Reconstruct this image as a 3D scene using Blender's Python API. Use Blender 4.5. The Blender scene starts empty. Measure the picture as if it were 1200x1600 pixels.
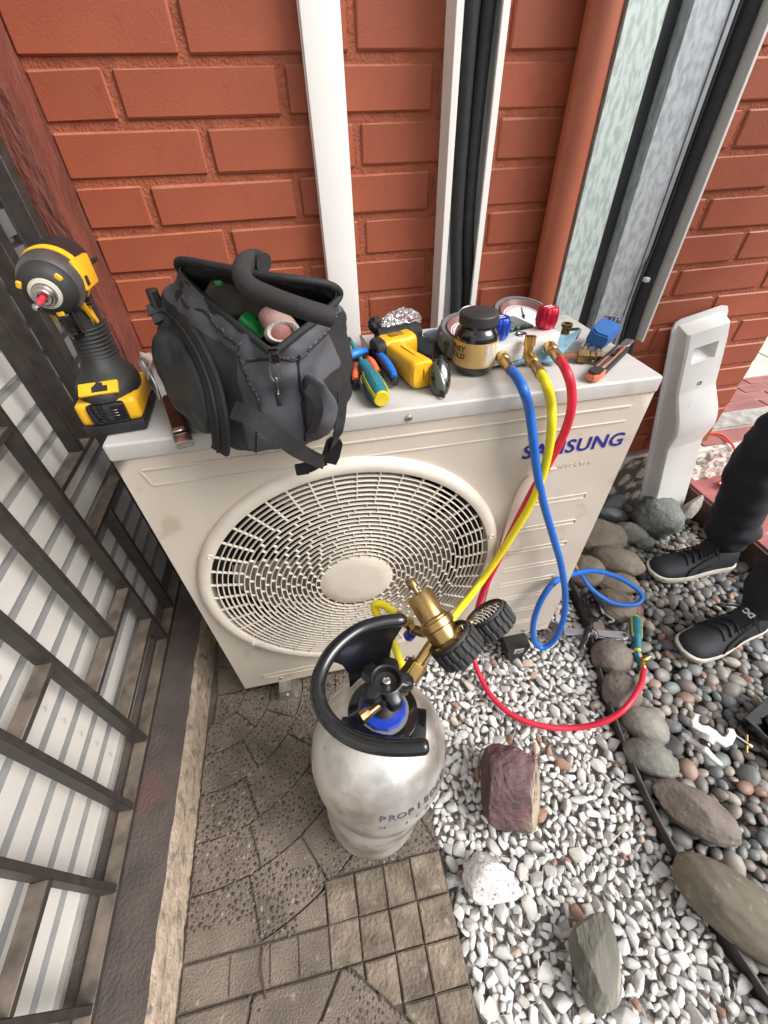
import bpy, bmesh, math, random
from mathutils import Vector, Matrix, noise, Euler
R = math.radians
PI = math.pi
scene = bpy.context.scene
col = scene.collection

# ------------------------------------------------------------------ camera, sky, sun, exposure
cam_data = bpy.data.cameras.new('camera')
cam_data.sensor_fit = 'VERTICAL'
cam_data.sensor_height = 36.0
cam_data.lens = 649.196 / 1600.0 * 36.0
cam_data.clip_start = 0.02
cam_data.clip_end = 400.0
cam = bpy.data.objects.new('camera', cam_data)
col.objects.link(cam)
cam_pitch, cam_yaw, cam_roll = R(43.2833), R(9.8511), R(-2.0219)
cam.matrix_world = (Matrix.Translation((0.3016, -0.5614, 1.1625)) @ Matrix.Rotation(-cam_yaw, 4, 'Z')
                    @ Matrix.Rotation(PI / 2 - cam_pitch, 4, 'X') @ Matrix.Rotation(cam_roll, 4, 'Z'))
scene.camera = cam

SUN_AZ, SUN_EL = R(120), R(44)          # azimuth measured clockwise from +y; the light comes from the right and a little in front
world = bpy.data.worlds.new('World')
scene.world = world
world.use_nodes = True
wn = world.node_tree.nodes
wl = world.node_tree.links
wn.clear()
sky = wn.new('ShaderNodeTexSky')
sky.sky_type = 'NISHITA'
sky.sun_disc = False
sky.sun_elevation = SUN_EL
sky.sun_rotation = SUN_AZ
sky.dust_density = 4.0
hsv = wn.new('ShaderNodeHueSaturation')
hsv.inputs['Saturation'].default_value = 0.25
bg = wn.new('ShaderNodeBackground')
bg.inputs['Strength'].default_value = 0.13
wo = wn.new('ShaderNodeOutputWorld')
wl.new(sky.outputs[0], hsv.inputs['Color'])
wl.new(hsv.outputs[0], bg.inputs['Color'])
wl.new(bg.outputs[0], wo.inputs['Surface'])

sun_data = bpy.data.lights.new('sun', 'SUN')
sun_data.energy = 1.6
sun_data.angle = R(34)
sun_data.color = (1.0, 0.975, 0.94)
sun = bpy.data.objects.new('sun', sun_data)
col.objects.link(sun)
sd = Vector((math.sin(SUN_AZ) * math.cos(SUN_EL), math.cos(SUN_AZ) * math.cos(SUN_EL), math.sin(SUN_EL)))
sun.rotation_euler = sd.to_track_quat('Z', 'Y').to_euler()
sun.location = sd * 8

scene.view_settings.view_transform = 'Standard'
scene.view_settings.look = 'None'
scene.view_settings.exposure = 0.9
scene.view_settings.gamma = 1.0
scene.view_settings.use_curve_mapping = False
scene.render.engine = 'CYCLES'
scene.cycles.max_bounces = 8
scene.cycles.use_denoising = True

# ------------------------------------------------------------------ helpers: materials
MATS = {}


def lin(c):
    """sRGB 0-255 to linear"""
    return tuple((x / 255.0 / 12.92) if x / 255.0 <= 0.04045 else ((x / 255.0 + 0.055) / 1.055) ** 2.4 for x in c)


def mat(name, c1, c2=None, rough=0.5, metal=0.0, scale=30.0, detail=4.0, bump=0.0, bscale=150.0, lo=0.35, hi=0.65,
        island=0.0, c3=None, s3=200.0, t3=0.6, dust=None, rvar=0.0, coat=0.0, trans=0.0, alpha=1.0, stretch=None, emit=0.0, dist=0.002, hue=0.0):
    """procedural principled material: two-tone noise, optional speckle (c3), per-piece tone (island), grain (bump)"""
    if name in MATS:
        return MATS[name]
    m = bpy.data.materials.new(name)
    m.use_nodes = True
    nt = m.node_tree
    n, l = nt.nodes, nt.links
    b = n['Principled BSDF']
    b.inputs['Roughness'].default_value = rough
    b.inputs['Metallic'].default_value = metal
    b.inputs['Coat Weight'].default_value = coat
    b.inputs['Transmission Weight'].default_value = trans
    b.inputs['Alpha'].default_value = alpha
    c2 = c2 or tuple(x * 0.82 for x in c1)
    tc = n.new('ShaderNodeTexCoord')
    src = tc.outputs['Object']
    if stretch:
        mp = n.new('ShaderNodeMapping')
        mp.inputs['Scale'].default_value = stretch
        l.new(src, mp.inputs['Vector'])
        src = mp.outputs[0]
    nz = n.new('ShaderNodeTexNoise')
    nz.inputs['Scale'].default_value = scale
    nz.inputs['Detail'].default_value = detail
    l.new(src, nz.inputs['Vector'])
    rp = n.new('ShaderNodeValToRGB')
    rp.color_ramp.elements[0].position = lo
    rp.color_ramp.elements[1].position = hi
    rp.color_ramp.elements[0].color = (*c2, 1)
    rp.color_ramp.elements[1].color = (*c1, 1)
    l.new(nz.outputs['Fac'], rp.inputs['Fac'])
    out = rp.outputs['Color']
    if c3:
        n3 = n.new('ShaderNodeTexNoise')
        n3.inputs['Scale'].default_value = s3
        n3.inputs['Detail'].default_value = 2.0
        l.new(src, n3.inputs['Vector'])
        r3 = n.new('ShaderNodeValToRGB')
        r3.color_ramp.elements[0].position = t3
        r3.color_ramp.elements[1].position = min(1.0, t3 + 0.11)
        l.new(n3.outputs['Fac'], r3.inputs['Fac'])
        mx = n.new('ShaderNodeMix')
        mx.data_type = 'RGBA'
        l.new(r3.outputs['Color'], mx.inputs[0])
        l.new(out, mx.inputs[6])
        mx.inputs[7].default_value = (*c3, 1)
        out = mx.outputs[2]
    if dust:
        geo = n.new('ShaderNodeNewGeometry')
        sx = n.new('ShaderNodeSeparateXYZ')
        l.new(geo.outputs['Normal'], sx.inputs[0])
        nd = n.new('ShaderNodeTexNoise')
        nd.inputs['Scale'].default_value = 25.0
        l.new(tc.outputs['Object'], nd.inputs['Vector'])
        mu = n.new('ShaderNodeMath')
        mu.operation = 'MULTIPLY'
        l.new(sx.outputs['Z'], mu.inputs[0])
        l.new(nd.outputs['Fac'], mu.inputs[1])
        rd = n.new('ShaderNodeValToRGB')
        rd.color_ramp.elements[0].position = 0.2
        rd.color_ramp.elements[1].position = 0.7
        l.new(mu.outputs[0], rd.inputs['Fac'])
        mx = n.new('ShaderNodeMix')
        mx.data_type = 'RGBA'
        l.new(rd.outputs['Color'], mx.inputs[0])
        l.new(out, mx.inputs[6])
        mx.inputs[7].default_value = (*dust, 1)
        out = mx.outputs[2]
    if island or hue:
        geo = n.new('ShaderNodeNewGeometry')
        oi = n.new('ShaderNodeObjectInfo')
        ad = n.new('ShaderNodeMath')
        ad.operation = 'ADD'
        l.new(geo.outputs['Random Per Island'], ad.inputs[0])
        l.new(oi.outputs['Random'], ad.inputs[1])
        fr = n.new('ShaderNodeMath')
        fr.operation = 'FRACT'
        l.new(ad.outputs[0], fr.inputs[0])
        mr = n.new('ShaderNodeMapRange')
        mr.inputs['To Min'].default_value = 1.0 - island
        mr.inputs['To Max'].default_value = 1.0 + island
        l.new(fr.outputs[0], mr.inputs['Value'])
        hs = n.new('ShaderNodeHueSaturation')
        l.new(mr.outputs[0], hs.inputs['Value'])
        l.new(out, hs.inputs['Color'])
        out = hs.outputs['Color']
    l.new(out, b.inputs['Base Color'])
    if rvar:
        mr = n.new('ShaderNodeMapRange')
        mr.inputs['To Min'].default_value = max(0.02, rough - rvar)
        mr.inputs['To Max'].default_value = min(1.0, rough + rvar)
        l.new(nz.outputs['Fac'], mr.inputs['Value'])
        l.new(mr.outputs[0], b.inputs['Roughness'])
    if bump:
        nb = n.new('ShaderNodeTexNoise')
        nb.inputs['Scale'].default_value = bscale
        nb.inputs['Detail'].default_value = 3.0
        l.new(src, nb.inputs['Vector'])
        bp = n.new('ShaderNodeBump')
        bp.inputs['Strength'].default_value = bump
        bp.inputs['Distance'].default_value = dist
        l.new(nb.outputs['Fac'], bp.inputs['Height'])
        l.new(bp.outputs[0], b.inputs['Normal'])
    if emit:
        l.new(out, b.inputs['Emission Color'])
        b.inputs['Emission Strength'].default_value = emit
    MATS[name] = m
    return m


def stone_mat(name, stops, rough=0.75, bump=0.25, bscale=180.0, speck=0.25, sscale=220.0, spec=0.4):
    """each stone takes one tone from a ramp of real stone colours, with grain and mottling"""
    m = bpy.data.materials.new(name)
    m.use_nodes = True
    nt = m.node_tree
    n, l = nt.nodes, nt.links
    b = n['Principled BSDF']
    b.inputs['Roughness'].default_value = rough
    b.inputs['Specular IOR Level'].default_value = spec
    geo = n.new('ShaderNodeNewGeometry')
    oi = n.new('ShaderNodeObjectInfo')
    ad = n.new('ShaderNodeMath')
    l.new(geo.outputs['Random Per Island'], ad.inputs[0])
    l.new(oi.outputs['Random'], ad.inputs[1])
    fr = n.new('ShaderNodeMath')
    fr.operation = 'FRACT'
    l.new(ad.outputs[0], fr.inputs[0])
    rp = n.new('ShaderNodeValToRGB')
    rp.color_ramp.interpolation = 'CONSTANT'
    el = rp.color_ramp.elements
    while len(el) < len(stops):
        el.new(0.5)
    for e, (p, c) in zip(el, stops):
        e.position = p
        e.color = (*c, 1)
    l.new(fr.outputs[0], rp.inputs['Fac'])
    tc = n.new('ShaderNodeTexCoord')
    nz = n.new('ShaderNodeTexNoise')
    nz.inputs['Scale'].default_value = sscale
    nz.inputs['Detail'].default_value = 5.0
    l.new(tc.outputs['Object'], nz.inputs['Vector'])
    mr = n.new('ShaderNodeMapRange')
    mr.inputs['From Min'].default_value = 0.3
    mr.inputs['From Max'].default_value = 0.7
    mr.inputs['To Min'].default_value = 1.0 - speck
    mr.inputs['To Max'].default_value = 1.0 + speck
    l.new(nz.outputs['Fac'], mr.inputs['Value'])
    hs = n.new('ShaderNodeHueSaturation')
    l.new(mr.outputs[0], hs.inputs['Value'])
    l.new(rp.outputs['Color'], hs.inputs['Color'])
    l.new(hs.outputs['Color'], b.inputs['Base Color'])
    nb = n.new('ShaderNodeTexNoise')
    nb.inputs['Scale'].default_value = bscale
    nb.inputs['Detail'].default_value = 4.0
    l.new(tc.outputs['Object'], nb.inputs['Vector'])
    bp = n.new('ShaderNodeBump')
    bp.inputs['Strength'].default_value = bump
    bp.inputs['Distance'].default_value = 0.002
    l.new(nb.outputs['Fac'], bp.inputs['Height'])
    l.new(bp.outputs[0], b.inputs['Normal'])
    return m


# ------------------------------------------------------------------ helpers: meshes
def V(*a):
    return Vector(a if len(a) > 1 else a[0])


def frame_z(d, hint=None):
    """rotation whose Z axis is d"""
    d = Vector(d).normalized()
    h = Vector(hint) if hint else (Vector((0, 0, 1)) if abs(d.z) < 0.9 else Vector((1, 0, 0)))
    x = h.cross(d).normalized()
    y = d.cross(x)
    return Matrix((x, y, d)).transposed().to_4x4()


def TR(loc, rot=(0, 0, 0)):
    return Matrix.Translation(Vector(loc)) @ Euler(rot).to_matrix().to_4x4()


def box(bm, c, s, m=None, bev=0.0, seg=2):
    r = bmesh.ops.create_cube(bm, size=1.0)
    vs = r['verts']
    bmesh.ops.scale(bm, vec=Vector(s), verts=vs)
    bmesh.ops.translate(bm, vec=Vector(c), verts=vs)
    if bev:
        es = list({e for v in vs for e in v.link_edges})
        rr = bmesh.ops.bevel(bm, geom=es, offset=bev, segments=seg, affect='EDGES', profile=0.6)
        vs = list({v for f in rr['faces'] for v in f.verts} | {v for v in vs if v.is_valid})
    if m is not None:
        bmesh.ops.transform(bm, matrix=m, verts=vs)
    return vs


def cyl(bm, a, b, r0, r1=None, seg=20, cap=True):
    r1 = r0 if r1 is None else r1
    a, b = Vector(a), Vector(b)
    d = b - a
    M = Matrix.Translation((a + b) / 2) @ frame_z(d)
    return bmesh.ops.create_cone(bm, cap_ends=cap, segments=seg, radius1=r0, radius2=r1, depth=d.length, matrix=M)['verts']


def lathe(bm, prof, m=None, seg=32, close=False):
    """prof: list of (r, z) turned round z"""
    m = m or Matrix()
    rings = []
    for r, z in prof:
        if r < 1e-6:
            rings.append([bm.verts.new(m @ Vector((0, 0, z)))])
        else:
            rings.append([bm.verts.new(m @ Vector((r * math.cos(2 * PI * k / seg), r * math.sin(2 * PI * k / seg), z))) for k in range(seg)])
    pairs = list(zip(rings, rings[1:])) + ([(rings[-1], rings[0])] if close else [])
    for A, B in pairs:
        for k in range(seg):
            k2 = (k + 1) % seg
            if len(A) == 1 and len(B) == 1:
                continue
            if len(A) == 1:
                bm.faces.new((A[0], B[k2], B[k]))
            elif len(B) == 1:
                bm.faces.new((A[k], A[k2], B[0]))
            else:
                bm.faces.new((A[k], A[k2], B[k2], B[k]))
    return rings


def spline(pts, n=8):
    """Catmull-Rom through the points"""
    P = [Vector(p) for p in pts]
    if len(P) < 3:
        return P
    P = [2 * P[0] - P[1]] + P + [2 * P[-1] - P[-2]]
    out = []
    for i in range(1, len(P) - 2):
        p0, p1, p2, p3 = P[i - 1:i + 3]
        for k in range(n):
            t = k / n
            out.append(0.5 * (2 * p1 + (p2 - p0) * t + (2 * p0 - 5 * p1 + 4 * p2 - p3) * t * t + (3 * p1 - p0 - 3 * p2 + p3) * t ** 3))
    out.append(P[-2])
    return out


def sweep(bm, pts, sec, closed_sec=True, caps=True, up=None, scales=None):
    """sweep a 2D section (list of (u,v)) along a polyline with parallel transport"""
    pts = [Vector(p) for p in pts]
    n = len(pts)
    T = [(pts[min(i + 1, n - 1)] - pts[max(i - 1, 0)]).normalized() for i in range(n)]
    h = Vector(up) if up else (Vector((0, 0, 1)) if abs(T[0].z) < 0.9 else Vector((1, 0, 0)))
    x = h.cross(T[0]).normalized()
    rings = []
    for i in range(n):
        if up:
            x = Vector(up).cross(T[i])
            x = x.normalized() if x.length > 1e-5 else Vector((1, 0, 0))
        else:
            x = (x - T[i] * x.dot(T[i])).normalized()
        y = T[i].cross(x)
        s = scales[i] if scales else 1.0
        rings.append([bm.verts.new(pts[i] + x * (u * s) + y * (v * s)) for u, v in sec])
    m = len(sec)
    for A, B in zip(rings, rings[1:]):
        for k in range(m if closed_sec else m - 1):
            k2 = (k + 1) % m
            bm.faces.new((A[k], A[k2], B[k2], B[k]))
    if caps and closed_sec:
        bm.faces.new(rings[0][::-1])
        bm.faces.new(rings[-1])
    return rings


def circ(r, n=12, sy=1.0):
    return [(r * math.cos(2 * PI * k / n), r * sy * math.sin(2 * PI * k / n)) for k in range(n)]


def rect(w, h):
    return [(-w / 2, -h / 2), (w / 2, -h / 2), (w / 2, h / 2), (-w / 2, h / 2)]


def tube(bm, pts, r, seg=12, n=8, smooth=True, scales=None):
    return sweep(bm, spline(pts, n) if smooth else pts, circ(r, seg), scales=scales)


def prism(bm, poly, z0, z1, m=None, bev=0.0):
    """extrude a 2D outline (CCW) from z0 to z1"""
    m = m or Matrix()
    lo = [bm.verts.new(m @ Vector((x, y, z0))) for x, y in poly]
    hi = [bm.verts.new(m @ Vector((x, y, z1))) for x, y in poly]
    n = len(poly)
    fs = [bm.faces.new(lo[::-1]), bm.faces.new(hi)]
    for k in range(n):
        k2 = (k + 1) % n
        fs.append(bm.faces.new((lo[k], lo[k2], hi[k2], hi[k])))
    if bev:
        es = list({e for f in fs[:2] for e in f.edges})
        bmesh.ops.bevel(bm, geom=es, offset=bev, segments=2, affect='EDGES')
    return fs


def loft(bm, loops, cap0=True, cap1=True):
    rings = [[bm.verts.new(Vector(p)) for p in L] for L in loops]
    m = len(rings[0])
    for A, B in zip(rings, rings[1:]):
        for k in range(m):
            k2 = (k + 1) % m
            bm.faces.new((A[k], A[k2], B[k2], B[k]))
    if cap0:
        bm.faces.new(rings[0][::-1])
    if cap1:
        bm.faces.new(rings[-1])
    return rings


def BM():
    return bmesh.new()


def finish(bm, name, material, smooth=40, sub=0):
    bmesh.ops.recalc_face_normals(bm, faces=bm.faces[:])
    me = bpy.data.meshes.new(name)
    if smooth:
        for f in bm.faces:
            f.smooth = True
        lim = R(smooth)
        for e in bm.edges:
            if len(e.link_faces) == 2:
                try:
                    if e.calc_face_angle() > lim:
                        e.smooth = False
                except ValueError:
                    pass
    bm.to_mesh(me)
    bm.free()
    if material is not None:
        for k in (material if isinstance(material, (list, tuple)) else [material]):
            me.materials.append(k)
    return me


def obj(name, bm, material, parent=None, smooth=40, sub=0, world=False, m=None, label=None):
    """one mesh object; local to its parent unless world=True"""
    if world and parent is not None:
        p = parent
        M = Matrix()
        while p is not None:
            M = p.matrix_basis @ M
            p = p.parent
        bmesh.ops.transform(bm, matrix=M.inverted(), verts=bm.verts[:])
    me = finish(bm, name, material, smooth)
    o = bpy.data.objects.new(name, me)
    col.objects.link(o)
    if parent is not None:
        o.parent = parent
    if m is not None:
        o.matrix_basis = m
    if sub:
        md = o.modifiers.new('subdivision', 'SUBSURF')
        md.levels = md.render_levels = sub
    if label:
        o['label'] = label
    return o


def thing(name, label, cat, loc=(0, 0, 0), rot=(0, 0, 0), group=None, m=None):
    o = bpy.data.objects.new(name, None)
    col.objects.link(o)
    o.matrix_basis = m if m is not None else TR(loc, rot)
    o.empty_display_size = 0.05
    o['label'] = label
    o['category'] = cat
    o['kind'] = 'thing'
    if group:
        o['group'] = group
    return o


def tag(o, label, cat, group=None):
    o['label'] = label
    o['category'] = cat
    o['kind'] = 'thing'
    if group:
        o['group'] = group
    return o


def struct(name, bm, material, smooth=0, **k):
    o = obj(name, bm, material, smooth=smooth, **k)
    o['kind'] = 'structure'
    return o


def copy_part(src, parent, m, name=None):
    c = src.copy()
    col.objects.link(c)
    c.parent = parent
    c.matrix_basis = m
    return c


def text_mesh(bm, body, size, m, depth=0.0006, bold=0.0, shear=0.0, spacing=1.0, align='LEFT'):
    """lettering as real geometry: a text curve turned into mesh and added to bm"""
    cu = bpy.data.curves.new('lettering', 'FONT')
    cu.body = body
    cu.size = size
    cu.extrude = depth
    cu.offset = bold
    cu.shear = shear
    cu.space_character = spacing
    cu.align_x = align
    cu.resolution_u = 3
    o = bpy.data.objects.new('lettering', cu)
    me = bpy.data.meshes.new_from_object(o)
    me.transform(m)
    bm.from_mesh(me)
    bpy.data.objects.remove(o)
    bpy.data.curves.remove(cu)
    bpy.data.meshes.remove(me)


def rnoise(p, s, a):
    return noise.noise(Vector(p) * s) * a


def rock(bm, r, seed, scale=(1, 1, 1), rough=0.18, freq=1.6, sub=3, cuts=0, cut=0.75, boxy=1.0):
    rng = random.Random(seed)
    vs = bmesh.ops.create_icosphere(bm, subdivisions=sub, radius=1.0)['verts']
    off = Vector((rng.uniform(-50, 50), rng.uniform(-50, 50), rng.uniform(-50, 50)))
    planes = []
    for k in range(cuts):
        d = Vector((rng.gauss(0, 1), rng.gauss(0, 1), rng.gauss(0, 1))).normalized()
        planes.append((d, rng.uniform(cut - 0.12, cut + 0.15)))
    for v in vs:
        p = v.co.copy()
        if boxy != 1.0:
            p = Vector([math.copysign(abs(c) ** boxy, c) for c in p])
        p *= 1 + rough * noise.noise(p * freq + off) + rough * 0.35 * noise.noise(p * freq * 3.1 + off)
        for d, t in planes:
            e = p.dot(d) - t
            if e > 0:
                p -= d * e * 0.92
        p += p.normalized() * (rough * 0.16 * noise.noise(p * 7 + off) + rough * 0.1 * noise.noise(p * 15 + off) + rough * 0.05 * noise.noise(p * 34 + off))
        v.co = Vector((p.x * scale[0], p.y * scale[1], p.z * scale[2])) * r
    return vs

# ================================================================== SETTING
rng = random.Random(7)
DUST = (0.36, 0.27, 0.19)
m_brick = mat('painted_brick', (0.335, 0.08, 0.034), (0.255, 0.058, 0.025), rough=0.6, scale=6, detail=9, bump=0.5, bscale=300, island=0.1, dust=(0.44, 0.2, 0.12), lo=0.3, hi=0.7,
              c3=(0.27, 0.06, 0.026), s3=30, t3=0.66, rvar=0.08, dist=0.0012)
m_mortar = mat('painted_mortar', (0.34, 0.092, 0.043), (0.26, 0.068, 0.03), rough=0.8, scale=40, bump=0.9, bscale=160, dust=DUST, dist=0.004)
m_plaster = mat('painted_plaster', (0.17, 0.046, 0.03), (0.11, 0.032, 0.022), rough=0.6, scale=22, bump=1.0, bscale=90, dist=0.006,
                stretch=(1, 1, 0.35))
m_soil = mat('soil', (0.09, 0.075, 0.06), (0.05, 0.042, 0.035), rough=0.95, scale=40, bump=1.0, bscale=200, dist=0.006)

# ground: one sheet reaching the horizon
bm = BM()
bmesh.ops.create_grid(bm, x_segments=1, y_segments=1, size=60)
bmesh.ops.translate(bm, vec=(0, 0, -0.075), verts=bm.verts[:])
struct('ground', bm, m_soil)

# ---------------------------------------------------------------- brick wall
WY = 0.51
wall = thing('brick_wall', 'terracotta painted brick wall behind the outdoor air conditioner', 'wall', (0.8, 0.6, 0.0))
BZ0, CH = 1.2506 - 0.0771 * 13, 0.0771       # lowest joint, course height
X0, X1 = -0.078, 1.735
bm = BM()
box(bm, ((X0 + X1) / 2, WY + 0.0682, (BZ0 + 2.3) / 2), (X1 - X0, 0.13, 2.3 - BZ0))
obj('mortar', bm, m_mortar, wall, world=True)
brick_meshes = {}


def brick_mesh(w, h, var):
    key = (round(w, 3), var)
    if key not in brick_meshes:
        b = BM()
        box(b, (0, 0, 0), (w, 0.024, h), bev=0.0028, seg=1)
        rr = random.Random(var * 31 + int(w * 1000))
        for v in b.verts:
            v.co += Vector((rr.uniform(-1, 1) * 0.0012, rr.uniform(-1, 1) * 0.0006, rr.uniform(-1, 1) * 0.0012))
        brick_meshes[key] = finish(b, 'brick', m_brick, smooth=25)
    return brick_meshes[key]


nb = 0
# joints that follow the photograph: every second course starts at the same place
for c in range(0, 26):
    zc = BZ0 + c * CH + (CH - 0.0135) / 2
    off = (0.048 if c % 2 == 0 else 0.178) + 0.0
    if zc > 1.75:
        break
    x = off - 0.2835 * 2
    while x < X1:
        a, b_ = x + 0.0075, x + 0.2835 - 0.0075
        a, b_ = max(a, X0 + 0.002), min(b_, X1)
        x += 0.2835
        if b_ - a < 0.02:
            continue
        w = b_ - a
        me = brick_mesh(w, CH - 0.0135, rng.randrange(4))
        o = bpy.data.objects.new('brick', me)
        col.objects.link(o)
        o.parent = wall
        o.location = Vector(((a + b_) / 2, WY + 0.0105 + rng.uniform(-0.0012, 0.0012), zc + rng.uniform(-0.001, 0.001))) - Vector((0.8, 0.6, 0))
        o.rotation_euler = (rng.uniform(-1, 1) * 0.004, rng.uniform(-1, 1) * 0.005, rng.uniform(-1, 1) * 0.004)
# plastered return at the left end of the wall, beside the gate
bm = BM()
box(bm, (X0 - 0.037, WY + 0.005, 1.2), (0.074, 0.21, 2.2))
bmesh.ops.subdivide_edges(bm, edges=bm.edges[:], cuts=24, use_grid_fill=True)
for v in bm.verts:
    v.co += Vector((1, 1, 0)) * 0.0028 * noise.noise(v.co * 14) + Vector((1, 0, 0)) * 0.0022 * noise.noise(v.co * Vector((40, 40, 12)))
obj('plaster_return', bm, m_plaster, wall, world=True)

# platform with its chipped white edge, on which the wall stands
m_plinth = mat('peeling_plinth', (0.55, 0.5, 0.42), (0.12, 0.1, 0.085), rough=0.85, scale=16, detail=8, lo=0.46, hi=0.54, bump=0.8, bscale=90, dist=0.005)
bm = BM()
box(bm, (3.4, 1.5, 0.0), (7.5, 1.985, 0.43))
struct('platform', bm, m_plinth)
m_redfloor = mat('red_tile', (0.33, 0.12, 0.1), (0.25, 0.085, 0.075), rough=0.55, scale=9, bump=0.2, bscale=120, island=0.12)
m_concrete = mat('rough_concrete', (0.42, 0.4, 0.36), (0.24, 0.23, 0.21), rough=0.9, scale=30, detail=8, bump=0.6, bscale=80, dist=0.004)
m_pale = mat('sunlit_pale_paving', (0.62, 0.58, 0.52), (0.5, 0.47, 0.42), rough=0.8, scale=5, detail=6, bump=0.15)  # light concrete tone stands in for the bright sun on the street
m_grout = mat('grout', (0.62, 0.55, 0.5), rough=0.9)
floor_pl = struct('platform_floor', (lambda b: (box(b, (3.4, 1.5, 0.2165), (7.5, 1.98, 0.002)), b)[1])(BM()), m_grout)


def slab(parent, name, x0, x1, y0, y1, z0, z1, m, bev=0.002):
    b = BM()
    box(b, ((x0 + x1) / 2, (y0 + y1) / 2, (z0 + z1) / 2), (x1 - x0, y1 - y0, z1 - z0), bev=bev, seg=1)
    return obj(name, b, m, parent, world=True)


for i in range(4):
    for j in range(9):
        x = 1.9 + i * 0.0
# red tiles beside the wall end, a rough concrete strip, then rows of paving and street slabs coloured pale in place of strong sun
for j in range(6):
    slab(floor_pl, 'floor_tile', 1.745 + 0.30 * j, 2.04 + 0.30 * j, 0.512, 0.595, 0.2175, 0.2225, m_redfloor)
slab(floor_pl, 'concrete_strip', 1.742, 3.6, 0.602, 0.70, 0.2175, 0.226, m_concrete)
for i in range(4):
    for j in range(6):
        slab(floor_pl, 'floor_tile', 1.75 + 0.24 * j + 0.09 * (i % 2), 1.983 + 0.24 * j + 0.09 * (i % 2), 0.712 + 0.062 * i, 0.768 + 0.062 * i, 0.2175, 0.2225, m_redfloor)
for i in range(3):
    for j in range(4):
        slab(floor_pl, 'paving_slab', 1.74 + 0.9 * j, 2.63 + 0.9 * j, 0.965 + 0.5 * i, 1.455 + 0.5 * i, 0.2175, 0.2225, m_pale)
# lower red ledge in front of the platform
m_ledge = mat('worn_red_paint', (0.37, 0.11, 0.105), (0.26, 0.085, 0.08), rough=0.6, scale=14, detail=6, bump=0.35, bscale=100, c3=(0.42, 0.33, 0.3), s3=18, t3=0.66)
bm = BM()
box(bm, (4.46, -0.75, 0.0), (5.45, 2.49, 0.14), bev=0.004)
struct('red_ledge', bm, m_ledge)
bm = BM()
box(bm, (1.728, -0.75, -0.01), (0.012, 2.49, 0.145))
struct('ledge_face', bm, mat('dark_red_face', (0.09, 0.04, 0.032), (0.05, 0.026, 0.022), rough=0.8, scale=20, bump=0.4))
# the broken whitish edge of the platform
bm = BM()
pts = [(1.7117, 0.5194, 0.0850), (1.8192, 0.5073, 0.0850), (1.8370, 0.5091, 0.2000), (1.7083, 0.5131, 0.2000)]
bm.free()
bm = BM()
box(bm, (1.78, 0.497, 0.145), (0.22, 0.018, 0.15))
bmesh.ops.subdivide_edges(bm, edges=bm.edges[:], cuts=10, use_grid_fill=True)
for v in bm.verts:
    v.co += Vector((0.4, 1, 0.6)) * 0.008 * noise.noise(v.co * 45)
struct('chipped_edge', bm, mat('chipped_white', (0.66, 0.62, 0.55), (0.3, 0.26, 0.22), rough=0.9, scale=38, detail=8, lo=0.36, hi=0.5, bump=0.9, bscale=80, dist=0.006))

# ---------------------------------------------------------------- concrete tile floor under the unit and the cylinder
m_cement = mat('cement', (0.185, 0.15, 0.118), (0.11, 0.088, 0.068), rough=0.88, scale=11, detail=10, bump=1.0, bscale=260, c3=(0.26, 0.22, 0.18), s3=46, t3=0.64, dist=0.004)
m_groove = mat('groove_dirt', (0.1, 0.082, 0.065), (0.065, 0.053, 0.042), rough=0.95, scale=60, bump=0.5)
m_sett = mat('cement_sett', (0.205, 0.163, 0.122), (0.1, 0.077, 0.057), rough=0.9, scale=22, detail=10, bump=1.0, bscale=150, island=0.16, c3=(0.3, 0.265, 0.225), s3=40, t3=0.63, dist=0.005, stretch=(1, 1, 1))
FX0, FX1, FY0, FY1 = -0.11, 0.421, -1.4, 0.505
bm = BM()
box(bm, ((FX0 - 0.002 + FX1) / 2, (FY0 + FY1) / 2, -0.056), (FX1 - FX0 + 0.002, FY1 - FY0, 0.1))
tile_floor = struct('tile_floor', bm, m_groove)


def clip(poly, inside, inter):
    out = []
    for k in range(len(poly)):
        a, b = poly[k - 1], poly[k]
        ia, ib = inside(a), inside(b)
        if ib:
            if not ia:
                out.append(inter(a, b))
            out.append(b)
        elif ia:
            out.append(inter(a, b))
    return out


def clip_rect(poly, x0, x1, y0, y1):
    for ax, lim, sgn in ((0, x0, 1), (0, x1, -1), (1, y0, 1), (1, y1, -1)):
        if not poly:
            return poly
        poly = clip(poly, lambda p: (p[ax] - lim) * sgn >= 0,
                    lambda a, b: tuple(a[i] + (b[i] - a[i]) * (lim - a[ax]) / (b[ax] - a[ax]) for i in (0, 1)))
    return poly


def clip_line(poly, p, q):
    """keep the left side of p->q"""
    n_ = (-(q[1] - p[1]), q[0] - p[0])
    f = lambda a: (a[0] - p[0]) * n_[0] + (a[1] - p[1]) * n_[1]
    return clip(poly, lambda a: f(a) >= 0, lambda a, b: tuple(a[i] + (b[i] - a[i]) * f(a) / (f(a) - f(b)) for i in (0, 1)))


fan_polys = []


def floor_piece(poly, name='paving_tile', z=0.0, m=None, fan=True):
    if len(poly) < 3:
        return
    area = sum(poly[k - 1][0] * poly[k][1] - poly[k][0] * poly[k - 1][1] for k in range(len(poly))) / 2
    if abs(area) < 2e-4:
        return
    if area < 0:
        poly = poly[::-1]
    b = BM()
    z += rng.uniform(-0.0008, 0.0008)
    prism(b, poly, -0.012, z)
    top = [e for e in b.edges if all(v.co.z > -0.005 for v in e.verts)]
    bmesh.ops.bevel(b, geom=top, offset=0.0022, segments=2, affect='EDGES')
    obj(name, b, m or m_cement, tile_floor, smooth=0)
    if fan:
        fan_polys.append(poly)


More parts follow.
